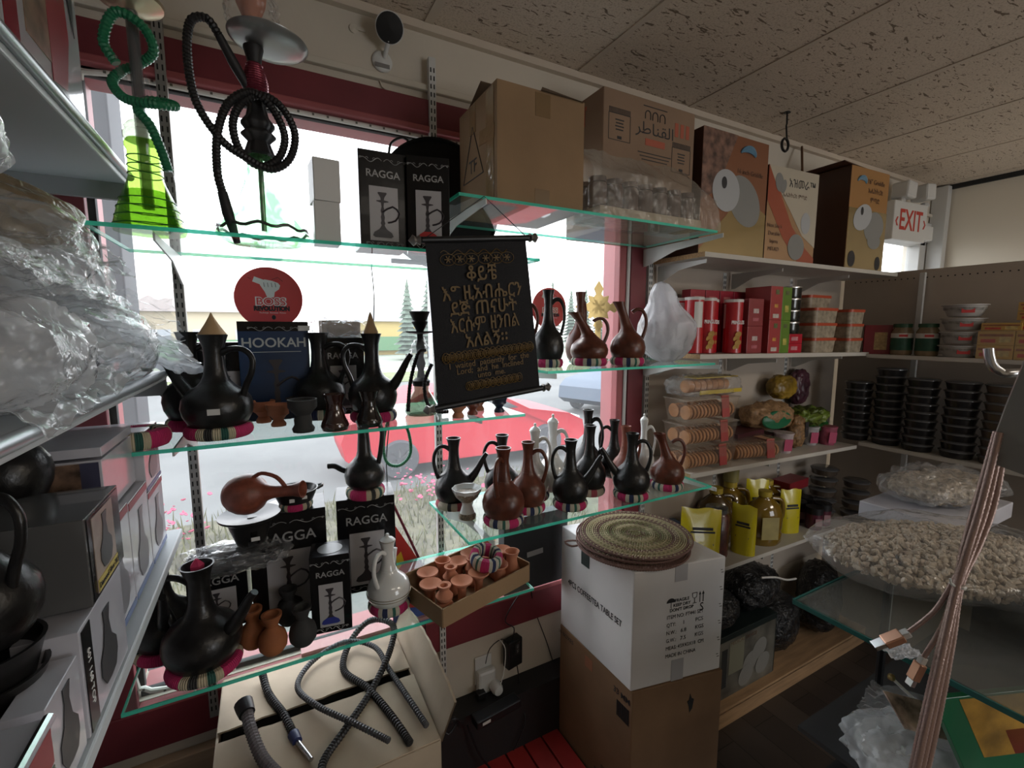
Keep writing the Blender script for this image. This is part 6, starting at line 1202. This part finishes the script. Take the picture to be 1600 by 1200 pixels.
t = thing('nut_jar', 'tall clear jar of dark red contents behind the bright yellow pouch', 'jar', (1.86,1.40,S4(1.85))); MB().lathe([(0,0),(.055,0),(.058,.01),(.058,.2),(.045,.215),(0,.215)], 30).build('jar_body', mat('dark_red_contents', (.08,.02,.015), .3, var=.7, vscale=30, coat=.4), t, smooth=True); MB().lathe([(0,.215),(.05,.215),(.05,.235),(0,.236)], 30).build('lid', clear('grey_lid', (.6,.6,.6), .5, .4, (.2,.2,.2), .1), t, smooth=True)
t = pack('blue_packet', 'blue printed packet half hidden behind the straw mats', .16,.08,.16, 1.63,1.5, S4(1.6), -8, (.01,.05,.11), 'packet', (('print',0,.8,.7,.2,(.2,.22,.24)),))
for i, (x, y) in enumerate(((2.6,1.35),(2.7,1.36),(2.62,1.45),(2.53,1.52),(2.72,1.47))):
    t = thing('spread_jar', 'small dark lidded jar with a pink label, %s' % ('front left','front right','second row left','back row','second row right')[i], 'jar', (x,y,S4(x)), -.5, 'small dark jars by the honey'); MB().lathe([(0,0),(.038,0),(.041,.008),(.041,.085),(0,.085)], 24).build('jar_body', mat('maroon_jar', (.09,.015,.03), .3, coat=.3), t, smooth=True); MB().lathe([(0,.085),(.042,.085),(.042,.12),(0,.122)], 24).build('lid', BLACKM, t, smooth=True); MB().box((0,-.0415,.045), (.035,.002,.04)).build('paper_label', mat('pinkish_label', (.3,.16,.17)), t)
t = pack('red_packet', 'red packet lying on the small jars', .2,.1,.05, 2.56,1.47, S4(2.5)+.2, 4, (.2,.01,.02), 'packet')
plain_box('box_riser', 'dark carton behind the small jars', .2,.09,.2, (2.56,1.53,S4(2.5)), 0, mat('dark_crate', (.03,.028,.028), .7)) if False else None
stack(2.84,1.44,S4(2.84),5,1,'lower corner left', .062, 1.05); stack(2.97,1.33,Z4+.002,4,1,'lower corner right', .062, 1.0)
for i, (y, z, c) in enumerate(((1.08,0,(.05,.008,.01)),(.93,0,(.07,.015,.012)),(.78,0,(.04,.01,.01)),(1.0,.05,(.08,.02,.012)),(.84,.05,(.05,.01,.015)),(.64,0,(.09,.04,.01)),(.5,0,(.06,.012,.012)))):
    bag('spice_packet', 'dark red spice packet on the bottom right shelf, %s' % ('first on the left','second from the left','third from the left','upper left one','upper right one','orange tinted one','furthest right'), (.2,.16,.06), (2.96,y,Z4+z), mat('spice_%d' % i, c, .35, var=.6, vscale=14), 60+i, .2, 5, .2*i, 3, 'packet', False) if False else bag('spice_packet', 'dark red spice packet on the bottom right shelf, %s' % ('first on the left','second from the left','third from the left','upper left one','upper right one','orange tinted one','furthest right')[i], (.2,.16,.06), (2.96,y,Z4+z), mat('spice_%d' % i, c, .35, var=.6, vscale=14), 60+i, .2, 5, .2*i, 3, 'packet', False)
# base level
t = thing('picture_carton', 'black topped carton with a grey cup picture on the plinth', 'box', (2.03,1.395,.094), 0); MB().box((0,0,.165), (.47,.16,.33)).build('carton', mat('green_black_card', (.01,.016,.015), .35), t, bevel=.002)
MB().box((0,-.0806,.15), (.45,.001,.3)).build('photo_panel', mat('cup_photo', (.09,.085,.07), .4, var=.55, vscale=9), t); MB().box((-.08,-.0815,.2), (.11,.001,.17)).build('light_panel', mat('photo_cream', (.16,.155,.11), .5), t); MB().box((-.17,-.0815,.16), (.04,.001,.2)).build('dark_panel', SLOT, t); lettering('MEDICAL DEVICE', .026, (-.03,-.082,.275), FRONT, mat('brown_ink', (.1,.05,.03)), t)
for k, (cx, cz) in enumerate(((.03,.13),(.1,.18),(.0,.07),(.13,.09))): disc(t, 'cup_picture', cx, cz, .06, .05, -.0815-.0003*k, mat('photo_grey', (.17,.165,.15), .5), .7)
BB_ = clear('black_bag_plastic', (.1,.1,.1), .5, .92, (.012,.012,.013), .25, bump=.8)
for i, (x, y, z, sz, lb) in enumerate(((1.86,1.43,.425,(.34,.24,.16),'black plastic bag heaped on the carton with the cup picture'),(2.22,1.44,.425,(.34,.22,.2),'black plastic bag with a grey sheet edge on it'),(2.47,1.45,.094,(.34,.22,.3),'black plastic bag standing right of the picture carton'),(1.75,1.46,.56,(.3,.2,.13),'black plastic bag tucked behind the white carton'),(2.85,1.42,.095,(.36,.22,.4),'black plastic bag in the dark floor corner'))):
    bag('black_bag', lb, sz, (x,y,z), BB_, 80+i, .12, 3.5, .1*i, 4, 'black bag')
tag(MB().tube(smooth_path([(2.1,1.31,.66),(2.2,1.3,.64),(2.3,1.3,.6),(2.38,1.3,.585)], .01), .005, 6).build('paper_edge', LIDW, smooth=True), 'torn white paper edge hanging over the black bags', 'paper')
# ------------------------------------------------------------------ left shelves: boxes, pots, bags
LB = mat('picture_box_white', (.5,.5,.55), .25, coat=.4, var=.08, vscale=10); LRED = mat('box_red_band', (.3,.03,.045), .35); LBLUE = mat('box_blue_band', (.12,.17,.33), .4); PDK = mat('pot_picture', (.05,.05,.055), .4); PMID = mat('pot_picture_grey', (.2,.2,.22), .4)
def potpic(t, x, cy, cz, w, h, m=PDK):
    """printed picture of a pot on the +x face"""
    pts = [(0,0),(.3,.02),(.46,.2),(.45,.4),(.22,.55),(.15,.8),(.25,1),(-.1,1),(-.08,.8),(-.2,.55),(-.4,.4),(-.42,.2),(-.25,.02)]
    MB().prism([(a*w, b*h) for a, b in pts], .0008, Matrix.Translation((x,cy,cz)) @ Matrix.Rotation(PI/2, 4, 'Z')).build('pot_picture', m, t)
def wall_box(y0, y1, z0, z1, label, xf=-.235, d=.2, kind=0, name='picture_box', body=LB):
    t = thing(name, label, 'box', (xf-d/2, (y0+y1)/2, H+z0), 0, 'picture boxes on the lower left shelf' if kind == 0 else None); w, h = y1-y0, z1-z0
    MB().box((0,0,h/2), (d,w-.003,h-.002)).build('carton', body, t, bevel=.001)
    fx = d/2+.0006
    if kind == 0:
        potpic(t, fx, 0, h*.12, w*.6, h*.7, PMID); MB().box((fx,0,h*.95), (.001,w*.96,h*.07)).build('red_band', LRED, t); MB().box((fx,0,h*.04), (.001,w*.96,h*.06)).build('blue_band', LBLUE, t)
        MB().box((-d*.1,-w/2-.0002,h*.93), (d*.8,.001,h*.1)).build('red_band', LRED, t)
    return t
# row touching the shelf edge, from the window towards the viewer
wall_box(1.19,1.34,-.505,-.345,'white picture box nearest the window on the lower left shelf')
wall_box(1.04,1.187,-.505,-.315,'white picture box second from the window on the lower left shelf')
wall_box(1.19,1.34,-.343,-.215,'white picture box on top of the one nearest the window')
b_ = wall_box(.87,1.037,-.505,-.31,'pale box with a grey pot picture beside the black framed one')
t = wall_box(.98,1.185,-.313,-.215,'flat white box marked 02 with a small bowl picture lying on the white boxes', -.25, .3, 1)
MB().box((-.02,-.1035,.05), (.28,.001,.09)).build('print_panel', mat('print_pale', (.45,.42,.42), .4), t)
MB().box((.098,-.1042,.05), (.05,.001,.088)).build('photo_panel', mat('food_photo', (.16,.1,.07), .4, var=.9, vscale=35), t); MB().box((.135,-.1042,.05), (.024,.001,.088)).build('dark_panel', mat('dark_print', (.05,.05,.09), .4), t)
MB().lathe([(.006,0),(.018,.02),(.02,.03),(.012,.04),(0,.04)], 14, Matrix.Translation((.0,-.1036,.03)) @ Matrix.Diagonal((1,.03,1,1))).build('bowl_picture', PDK, t); lettering('02', .022, (.032,-.105,.05), (PI/2,-PI/2,0), INK, t); lettering('Tabla small - 1pcs', .012, (.052,-.105,.05), (PI/2,-PI/2,0), INK, t); lettering('Modern jebena', .012, (.064,-.105,.05), (PI/2,-PI/2,0), INK, t)
wall_box(.985,1.185,-.213,-.195,'thin white and red lid box on top of the flat box', -.25, .3, 1); 
# black framed box
GLB = mat('dark_grey_gloss', (.09,.09,.09), .2, coat=.5)
t = wall_box(.75,.905,-.36,-.24,'dark grey glossy box with a framed black pot photo, on the lower left shelf pile', -.215, .26, 1, 'picture_box', GLB)
MB().box((.1306,.0,.06), (.001,.14,.112)).build('dark_frame', BOXB, t); MB().box((.1314,-.01,.06), (.001,.09,.104)).build('photo_panel', mat('photo_tan', (.33,.26,.22), .4, var=.3, vscale=20), t); potpic(t, .132, -.01, .03, .06, .075); MB().box((.1325,-.01,.018), (.001,.09,.016)).build('yellow_strip', mat('strip_yellow', (.5,.4,.1)), t); lettering('Diamond Silver 28.5', .011, (.1335,-.01,.018), RIGHT, INK, t)
t = wall_box(.70,.885,-.505,-.362,'silver picture box under the dark grey glossy one', -.217, .06, 1); potpic(t, .0312, 0, .02, .08, .1); MB().box((.0306,-.07,.07), (.001,.03,.135)).build('dark_panel', BOXB, t); lettering('601 168 TOP', .014, (.0315,-.07,.07), (PI/2,PI/2,PI/2), SW, t)
t = wall_box(.60,.695,-.505,-.385,'silver picture box beside the black bowls', -.218, .035, 1); potpic(t, .018, 0, .02, .06, .09)
t = wall_box(.24,.56,-.505,-.365,'large picture box with a red band at the bottom left corner of the view', -.2, .25, 1, 'picture_box', mat('silver_box', (.38,.38,.42), .3, coat=.4))
MB().box((.1256,0,.112), (.001,.31,.035)).build('red_band', LRED, t); MB().box((.1256,.0,.046), (.001,.31,.09)).build('photo_panel', mat('photo_olive', (.2,.21,.15), .4, var=.5, vscale=12), t); potpic(t, .1266, .04, .01, .1, .09); MB().tube([(.125,-.158,.138),(.125,.158,.138)], .005, 8).build('shiny_edge', STEEL, t)
wall_box(.82,.98,-.505,-.33,'dull cream box with food print standing in the second row behind the pale box', -.44, .1, 1, 'picture_box', mat('food_photo', (.16,.1,.07), .4))
# large black pots on the left
j1 = make_jebena(BLACK, False, False); j1.location = (-.285,.675,H-.34); j1.scale = (.17,.17,.195); j1.rotation_euler = (0,0,math.radians(-32)); j1['label'] = 'very large black coffee pot with carved leaf pattern at the left edge of the view'
mb = MB()
for k in range(7): 
    a = -1.2+k*.04; 
    for s in (-1,1): mb.tube([(.25*math.cos(a+.0), .25*math.sin(a), .42-k*.012), (.285*math.cos(a+.1+s*.05), .285*math.sin(a+.1+s*.05), .37-k*.016)], .003, 4)
mb.build('carved_leaf', mat('carved_grey', (.06,.06,.06), .4), j1)
j2 = make_jebena(BLACK, False, False, tagm=True); j2.location = (-.345,.93,H-.262); j2.scale = (.17,.17,.2); j2.rotation_euler = (0,0,math.radians(-100)); j2['label'] = 'black coffee pot with a white sticker behind the very large one, under the plastic bags'
for i in range(4):
    t = thing('black_bowl', 'glossy black bowl under the very large pot, %s' % ('lowest of four','second lowest','second from the top','top one of four')[i], 'bowl', (-.292,.675,H-.505+i*.033), 0, 'black bowls under the very large pot'); MB().lathe([(0,0),(.03,0),(.042,.015),(.054,.06),(.056,.064),(.052,.064),(.04,.02),(0,.012)], 36).build('bowl_body', GLAZED if False else BLACK, t, smooth=True)
plain_box('white_box', 'pale box standing under the sticker pot behind the dark grey glossy box', .14,.1,.243, (-.40,.93,H-.506), 0, LB)
plain_box('grey_carton', 'grey carton at the back of the lower left shelf under the bags', .18,.2,.37, (-.5,1.24,H-.506), 0, mat('grey_carton', (.28,.28,.3), .6))
# bags on the middle left shelf
seedz = [(-.38,1.22,0,(.33,.34,.12)),(-.34,1.0,.0,(.34,.34,.15)),(-.34,.74,.0,(.3,.34,.14)),(-.42,1.1,.11,(.34,.36,.14)),(-.38,.85,.13,(.32,.36,.14)),(-.42,1.0,.22,(.3,.32,.1)),(-.4,.7,.24,(.28,.34,.12))]
names = ['nearest the window at the bottom','in the middle of the bottom layer','nearest the viewer at the bottom','in the second layer nearer the window','in the second layer nearer the viewer','beige one at the top','at the top nearest the viewer']
MILKS = [MILKY, CLEARP, MILKY, MILKY, CLEARP, clear('beige_plastic', (.8,.75,.65), .45, .6, (.36,.28,.18), .3, bump=.8, bscale=12, trans=.4), MILKY]
contents = mat('bag_contents_grey', (.5,.47,.44), .8, var=.25, vscale=8)
for i, (x, y, dz, sz) in enumerate(seedz):
    bag('plastic_bag', 'crumpled clear plastic bag on the middle left shelf, %s' % names[i], sz, (x,y,H-.1+dz), MILKS[i], 100+i, .16, 3.0, .15*i, 5, 'plastic bag', True, 2.6, inner=None)
def plastic_sheet(label, o, u, vv, seed, m=MILKY, amp=.03, n=40):
    o, u, vv = Vector(o), Vector(u), Vector(vv); nn = u.cross(vv).normalized()
    def fn(a, b):
        p = o+u*a+vv*b; s = Vector((a*3+seed, b*3, seed)); d = (1-2*abs(noise.noise(s)))*.6+(1-2*abs(noise.noise(s*2.6)))*.35+.25*noise.noise(s*6); e = 1-.15*abs(noise.noise(Vector((b*6, seed, 0)))) ; return tuple(p+nn*d*amp + u*(e-1)*a)
    return tag(sheet(fn, n, n, .0008).build('plastic_sheet', m, smooth=True), label, 'plastic sheet')
for b_ in [x for x in COL.objects if x.get('label','').startswith('crumpled clear plastic bag on the middle')]:
    k_ = int(abs(b_.location.y*100)) % 5; blob((.2,.22,.07), k_, .1, 3, 4, M=Matrix.Translation((-.03,0,.03))).build('contents', contents if 'beige' not in b_['label'] else mat('beige_contents', (.3,.22,.13), .8), b_, smooth=True)
fans = [
 ('uppermost clear fan, reaching toward the window', (-.36,1.05,H+.10), (.20,.16,-.05), (.0,.16,-.12), 3, CLEARP),
 ('cloudy fan below the uppermost one', (-.38,.98,H+.06), (.24,.12,-.10), (.02,.2,-.08), 5, MILKY),
 ('clear pointed end above the shelf rail', (-.36,1.12,H-.02), (.22,.16,-.075), (-.02,.12,-.03), 7, MILKY),
 ('long cloudy edge draped along the shelf front', (-.34,.72,H+.05), (.125,.0,-.10), (.01,.36,.0), 9, MILKY),
 ('shiny clear edge above the draped one', (-.33,.66,H+.13), (.10,.02,-.08), (.01,.42,-.02), 12, CLEARP),
 ('frosted mouth hanging above the sticker pot', (-.34,.62,H-.01), (.14,.0,-.11), (.01,.28,.03), 15, MILKY),
 ('small clear corner high on the pile', (-.36,.86,H+.19), (.14,.06,-.06), (.02,.16,-.05), 17, CLEARP),
 ('cloudy layer in the middle of the pile', (-.35,.8,H+.1), (.12,.04,-.05), (.02,.3,-.06), 21, MILKY)]
for nm_, o_, u_, v_, sd_, m_ in fans: plastic_sheet('plastic bag end on the left shelf, '+nm_, o_, u_, v_, sd_, m_, .022, 44)
# big glossy picture carton on the top left shelf
t = thing('picture_carton', 'large glossy carton with red, tan and white food print on the top left shelf', 'box', (-.40,.99,H+.355)); MB().box((0,0,.25), (.28,.3,.5)).build('carton', mat('glossy_white_card', (.42,.42,.44), .2, coat=.5, var=.06, vscale=4), t, bevel=.001)
fx = .1406
MB().box((fx,-.13,.25), (.001,.04,.498)).build('red_panel', mat('panel_deep_red', (.22,.01,.02), .25, coat=.4), t)
MB().box((fx,-.04,.27), (.001,.09,.45)).build('photo_panel', mat('tan_photo', (.24,.15,.1), .3, var=.7, vscale=22, coat=.4), t)
MB().prism([(.0,.498),(.06,.498),(.09,.12),(.06,.03),(.0,.02)], .0008, Matrix.Translation((fx,.0,0)) @ Matrix.Rotation(PI/2,4,'Z')).build('red_sweep', mat('sweep_red', (.3,.03,.04), .3, coat=.4), t)
MB().prism([(.09,.42),(.115,.42),(.13,.3),(.12,.14),(.1,.2),(.095,.3)], .0008, Matrix.Translation((fx+.001,.0,0)) @ Matrix.Rotation(PI/2,4,'Z')).build('dark_pot_picture', PDK, t)
# ------------------------------------------------------------------ right foreground: bags and cables
BEANM = mat('pale_bean', (.5,.42,.32), .5, var=.12, vscale=30)
be = thing('bean_bag', 'big clear bag of pale beans lying on the glass counter', 'bag of beans', (1.52,.47,CGz+.001), math.radians(-30))
blob((.64,.43,.14), 7, .05, 3, 5, sq=2.0, M=Matrix.Translation((0,0,0))).build('plastic', clear('bean_plastic', (.97,.97,.97), .5, .12, (.85,.85,.85), .08, bump=.6, bscale=9, trans=.3), be, smooth=True)
proto = bmesh.new(); bmesh.ops.create_icosphere(proto, subdivisions=1, radius=1); pv = [v.co.copy() for v in proto.verts]; pf = [tuple(v.index for v in f.verts) for f in proto.faces]; proto.free()
rnd = random.Random(2); mb = MB()
for i in range(6500):
    while True:
        x, y, z = [rnd.uniform(-1, 1) for _ in range(3)]; q = abs(x)**1.9+abs(y)**1.9+abs(z)**2.2
        if .5 < q < 1: break
    if z < -.2 and rnd.random() < .7: continue
    s = rnd.uniform(.0060,.0074); R = Euler((rnd.uniform(0,6),rnd.uniform(0,6),rnd.uniform(0,6))).to_matrix().to_4x4(); T = Matrix.Translation((x*.28, y*.185, .064+z*.05))
    mb.add([(p.x*s*1.35, p.y*s, p.z*s*.75) for p in pv], pf, T @ R)
o = mb.build('beans', BEANM, be, smooth=True); o['kind'] = 'stuff'
MB().box((-.315,.02,.06), (.05,.05,.006), Matrix.Rotation(.1,4,'Y')).build('bag_corner', CLEARP, be)
bag('bean_bag', 'clear bag end of a second bag of beans behind the big one', (.42,.26,.1), (2.05,.66,CGz+.062), CLEARP, 71, .12, 4, -.2, 5, 'bag of beans', False, 2.3, inner=(mat('packed_beans', (.3,.25,.19), .6, var=.5, vscale=70, bump=1, bscale=70),'contents'))
tag(MB().box((2.02,.66,CGz+.03), (.45,.26,.055)).build('white_box', LB, bevel=.003), 'pale box lying behind the big bag of beans', 'box')
bag('plastic_bag', 'cloudy plastic bag on the right end of the glass counter', (.22,.16,.14), (1.42,.19,CGz+.002), MILKY, 72, .3, 4, .4, 5, inner=(mat('dark_knit', (.06,.065,.065), .9, var=.3, vscale=60),'contents'))
MB().lathe([(.055,.05),(.058,.06),(.055,.07)], 24).build('white_stripe', WHITE, [o for o in COL.objects if o.get('label','').startswith('cloudy plastic bag on the right end')][0])
# below the counter edge: leaning packets and a clear bag
def packet(label, o, u, vv, m, th=.006, name='flat_packet', extra=()):
    o, u, vv = Vector(o), Vector(u), Vector(vv); n = u.cross(vv).normalized(); n = -n if n.dot(Vector((0,0,H))-o-u*.5-vv*.5) < 0 else n; t = thing(name, label, 'packet', tuple(o))
    L = [Vector((0,0,0)), u, u+vv, vv]; MB().add([tuple(p) for p in L]+[tuple(p-n*th) for p in L], [(0,1,2,3),(7,6,5,4),(0,4,5,1),(1,5,6,2),(2,6,7,3),(3,7,4,0)]).build('packet_body', m, t, bevel=.001)
    for nm_, a0, a1, b0, b1, mm in extra:
        q = [u*a0+vv*b0, u*a1+vv*b0, u*a1+vv*b1, u*a0+vv*b1]; MB().add([tuple(p+n*.0006) for p in q]+[tuple(p) for p in q], [(0,1,2,3),(7,6,5,4),(0,4,5,1),(1,5,6,2),(2,6,7,3),(3,7,4,0)]).build(nm_, mm, t)
    return t
GRNP = mat('green_packet', (.01,.15,.06), .3, coat=.4, bump=.15, bscale=10); YLP = mat('orange_print', (.5,.27,.04), .4, var=.5, vscale=14)
packet('green and orange printed packet standing under the counter glass edge', (1.10,.33,CGz-.06), (.33,-.13,.0), (.13,-.06,-.27), GRNP, .012, extra=(('orange_print',.15,.9,.02,.5,YLP),('red_print',.35,.7,.3,.5,mat('red_print', (.3,.03,.02), .4)),))
packet('printed card with small brown pictures next to the green packet', (1.13,.42,CGz-.12), (.26,-.17,-.07), (-.02,-.05,-.04), mat('picture_card', (.3,.22,.18), .4, var=.8, vscale=40), .004, 'flat_card')
st_ = thing('white_stick', 'thin white stick with a brass ball tip poking out below the counter glass', 'stick', (1.235,.447,H-.8)); e_ = Vector((1.30,.29,H-.93))-Vector((1.235,.447,H-.8)); MB().tube([(0,0,0), tuple(e_*1.2)], .0035, 8).build('stick', WHITE, st_, smooth=True); MB().lathe([(0,-.008),(.007,-.004),(.008,0),(.006,.006),(0,.009)], 14).build('brass_tip', BRASS, st_, smooth=True)
plastic_sheet('clear plastic bag end crumpled below the hanging cable plugs', (1.14,.44,H-.78), (.12,-.1,-.03), (.02,.03,-.1), 33, CLEARP, .02)
plastic_sheet('small grey plastic corner sticking out over the counter edge', (1.06,.38,H-.652), (.06,-.03,.004), (.01,.05,.004), 35, MILKY, .012)
wb_ = bag('plastic_bag', 'white frosted plastic bag of flat contents at the bottom right below the counter', (.34,.26,.07), (1.24,.36,H-.97), MILKY, 73, .12, 5, -.5, 5, inner=(mat('pale_contents', (.38,.37,.35), .7),'contents'))
shl = thing('counter_shelf', 'dark lower shelf of the glass counter carrying the bags', 'shelf', (1.55,.1,H-1.0)); MB().box((0,.05,.012), (.86,.86,.012)).build('panel', _m['counter_dark'], shl)
# teal rod
tag(MB().tube([(1.26,.17,H-.66),(1.2,.165,H-.95)], .006, 8).build('teal_cord', mat('teal_cord', (.01,.12,.13), .5)), 'teal cord hanging at the bottom right edge', 'cord')
# hook and usb cables
ROSE = mat('rose_gold_braid', (.36,.25,.22), .3, metal=.5, bump=.15, bscale=420); ROSEM = mat('rose_gold_metal', (.55,.3,.2), .3, metal=.7)
hk = thing('peg_hook', 'chrome peg hook reaching in from the right edge of the view', 'hook', (.8,.215,H-.05))
MB().tube(smooth_path([(0,.013,.026),(.003,.01,.008),(.012,.002,-.004),(.04,-.012,-.004),(.25,-.06,-.002)], .01), .0055, 10).build('hook_wire', STEEL, hk, smooth=True)
uc = thing('charging_cable', 'bundle of rose gold braided charging cable with its metal plugs hanging from a hook', 'cable', (0,0,H))
A0 = Vector((.708,.184,-.142)); T0 = Vector((.662,.190,-.282)); B0 = Vector((.602,.188,-.50)); 
mb = MB()
offs = [(-.012,.003),(-.007,-.003),(.009,.0),(.014,.004)]
for k, (a, b) in enumerate(offs):
    dx = Vector((a*.9, -b*.6, 0)); hose(mb, [A0+dx*.8+Vector((0,0,.03)), A0.lerp(T0,.35)+dx*1.5, A0.lerp(T0,.7)+dx*1.2, T0+dx*.4, T0.lerp(B0,.3)+dx*.9, T0.lerp(B0,.65)+dx*1.2, B0+dx*1.2, B0+dx*1.2+Vector((-.03,0,-.12))], .0038, .0022, 9, .88)
mb.build('braided_cable', ROSE, uc, smooth=True)
U1 = Vector((.642,.222,-.352)); U2 = Vector((.640,.205,-.372))
mb = MB(); 
for q, off in ((U1,.0),(U2,.0)): hose(mb, [T0+Vector((0,.002,.01)), T0.lerp(q,.5)+Vector((.003,-.002,0)), q], .0028, .0022, 9, .88)
mb.build('plug_lead', ROSE, uc, smooth=True)
def plug(p, d, w, l, th, tip, nm_):
    d = Vector(d).normalized(); M = Matrix.Translation(p) @ d.to_track_quat('Z','Y').to_matrix().to_4x4()
    a = MB().box((0,0,l/2+.006), (w,th,l), M).build(nm_, ROSEM, uc, bevel=.0012); MB().box((0,0,.003), (w*.6,th*.8,.01), M).build('strain_relief', WHITE, a, bevel=.001); MB().box((0,0,l+.006+tip/2), (w*.78,th*.62,tip), M).build('metal_tip', STEEL, a, bevel=.0004)
plug(U1, (-.65,.6,-.62), .0165,.021,.008,.012, 'large_plug'); plug(U2, (-.3,.15,-.9), .0105,.021,.0085,.008, 'small_plug')
MB().tube([T0+Vector((.004*math.cos(a),.006*math.sin(a),0)) for a in [i*PI/6 for i in range(12)]], .0018, 6, True).tube([T0+Vector((-.006,0,0)), T0+Vector((-.012,.002,.005)), T0+Vector((-.013,.003,.01))], .0013, 6).build('twist_tie', WHITE, uc)
sl = [(-.008,.006,-.004),(-.006,-.024,-.012),(.0,-.05,.05),(.0,-.05,.16),(-.004,-.022,.16),(-.008,-.004,.06)]
MB().add([tuple(A0+Vector(p)) for p in sl]+[tuple(A0+Vector(p)+Vector((.004,.002,0))) for p in sl], [(0,1,2,5),(5,2,3,4),(11,8,7,6),(10,9,8,11),(0,6,7,1),(1,7,8,2),(2,8,9,3),(3,9,10,4),(4,10,11,5),(5,11,6,0)]).build('plastic_sleeve', mat('grey_sleeve', (.22,.22,.21), .35, coat=.3), uc)
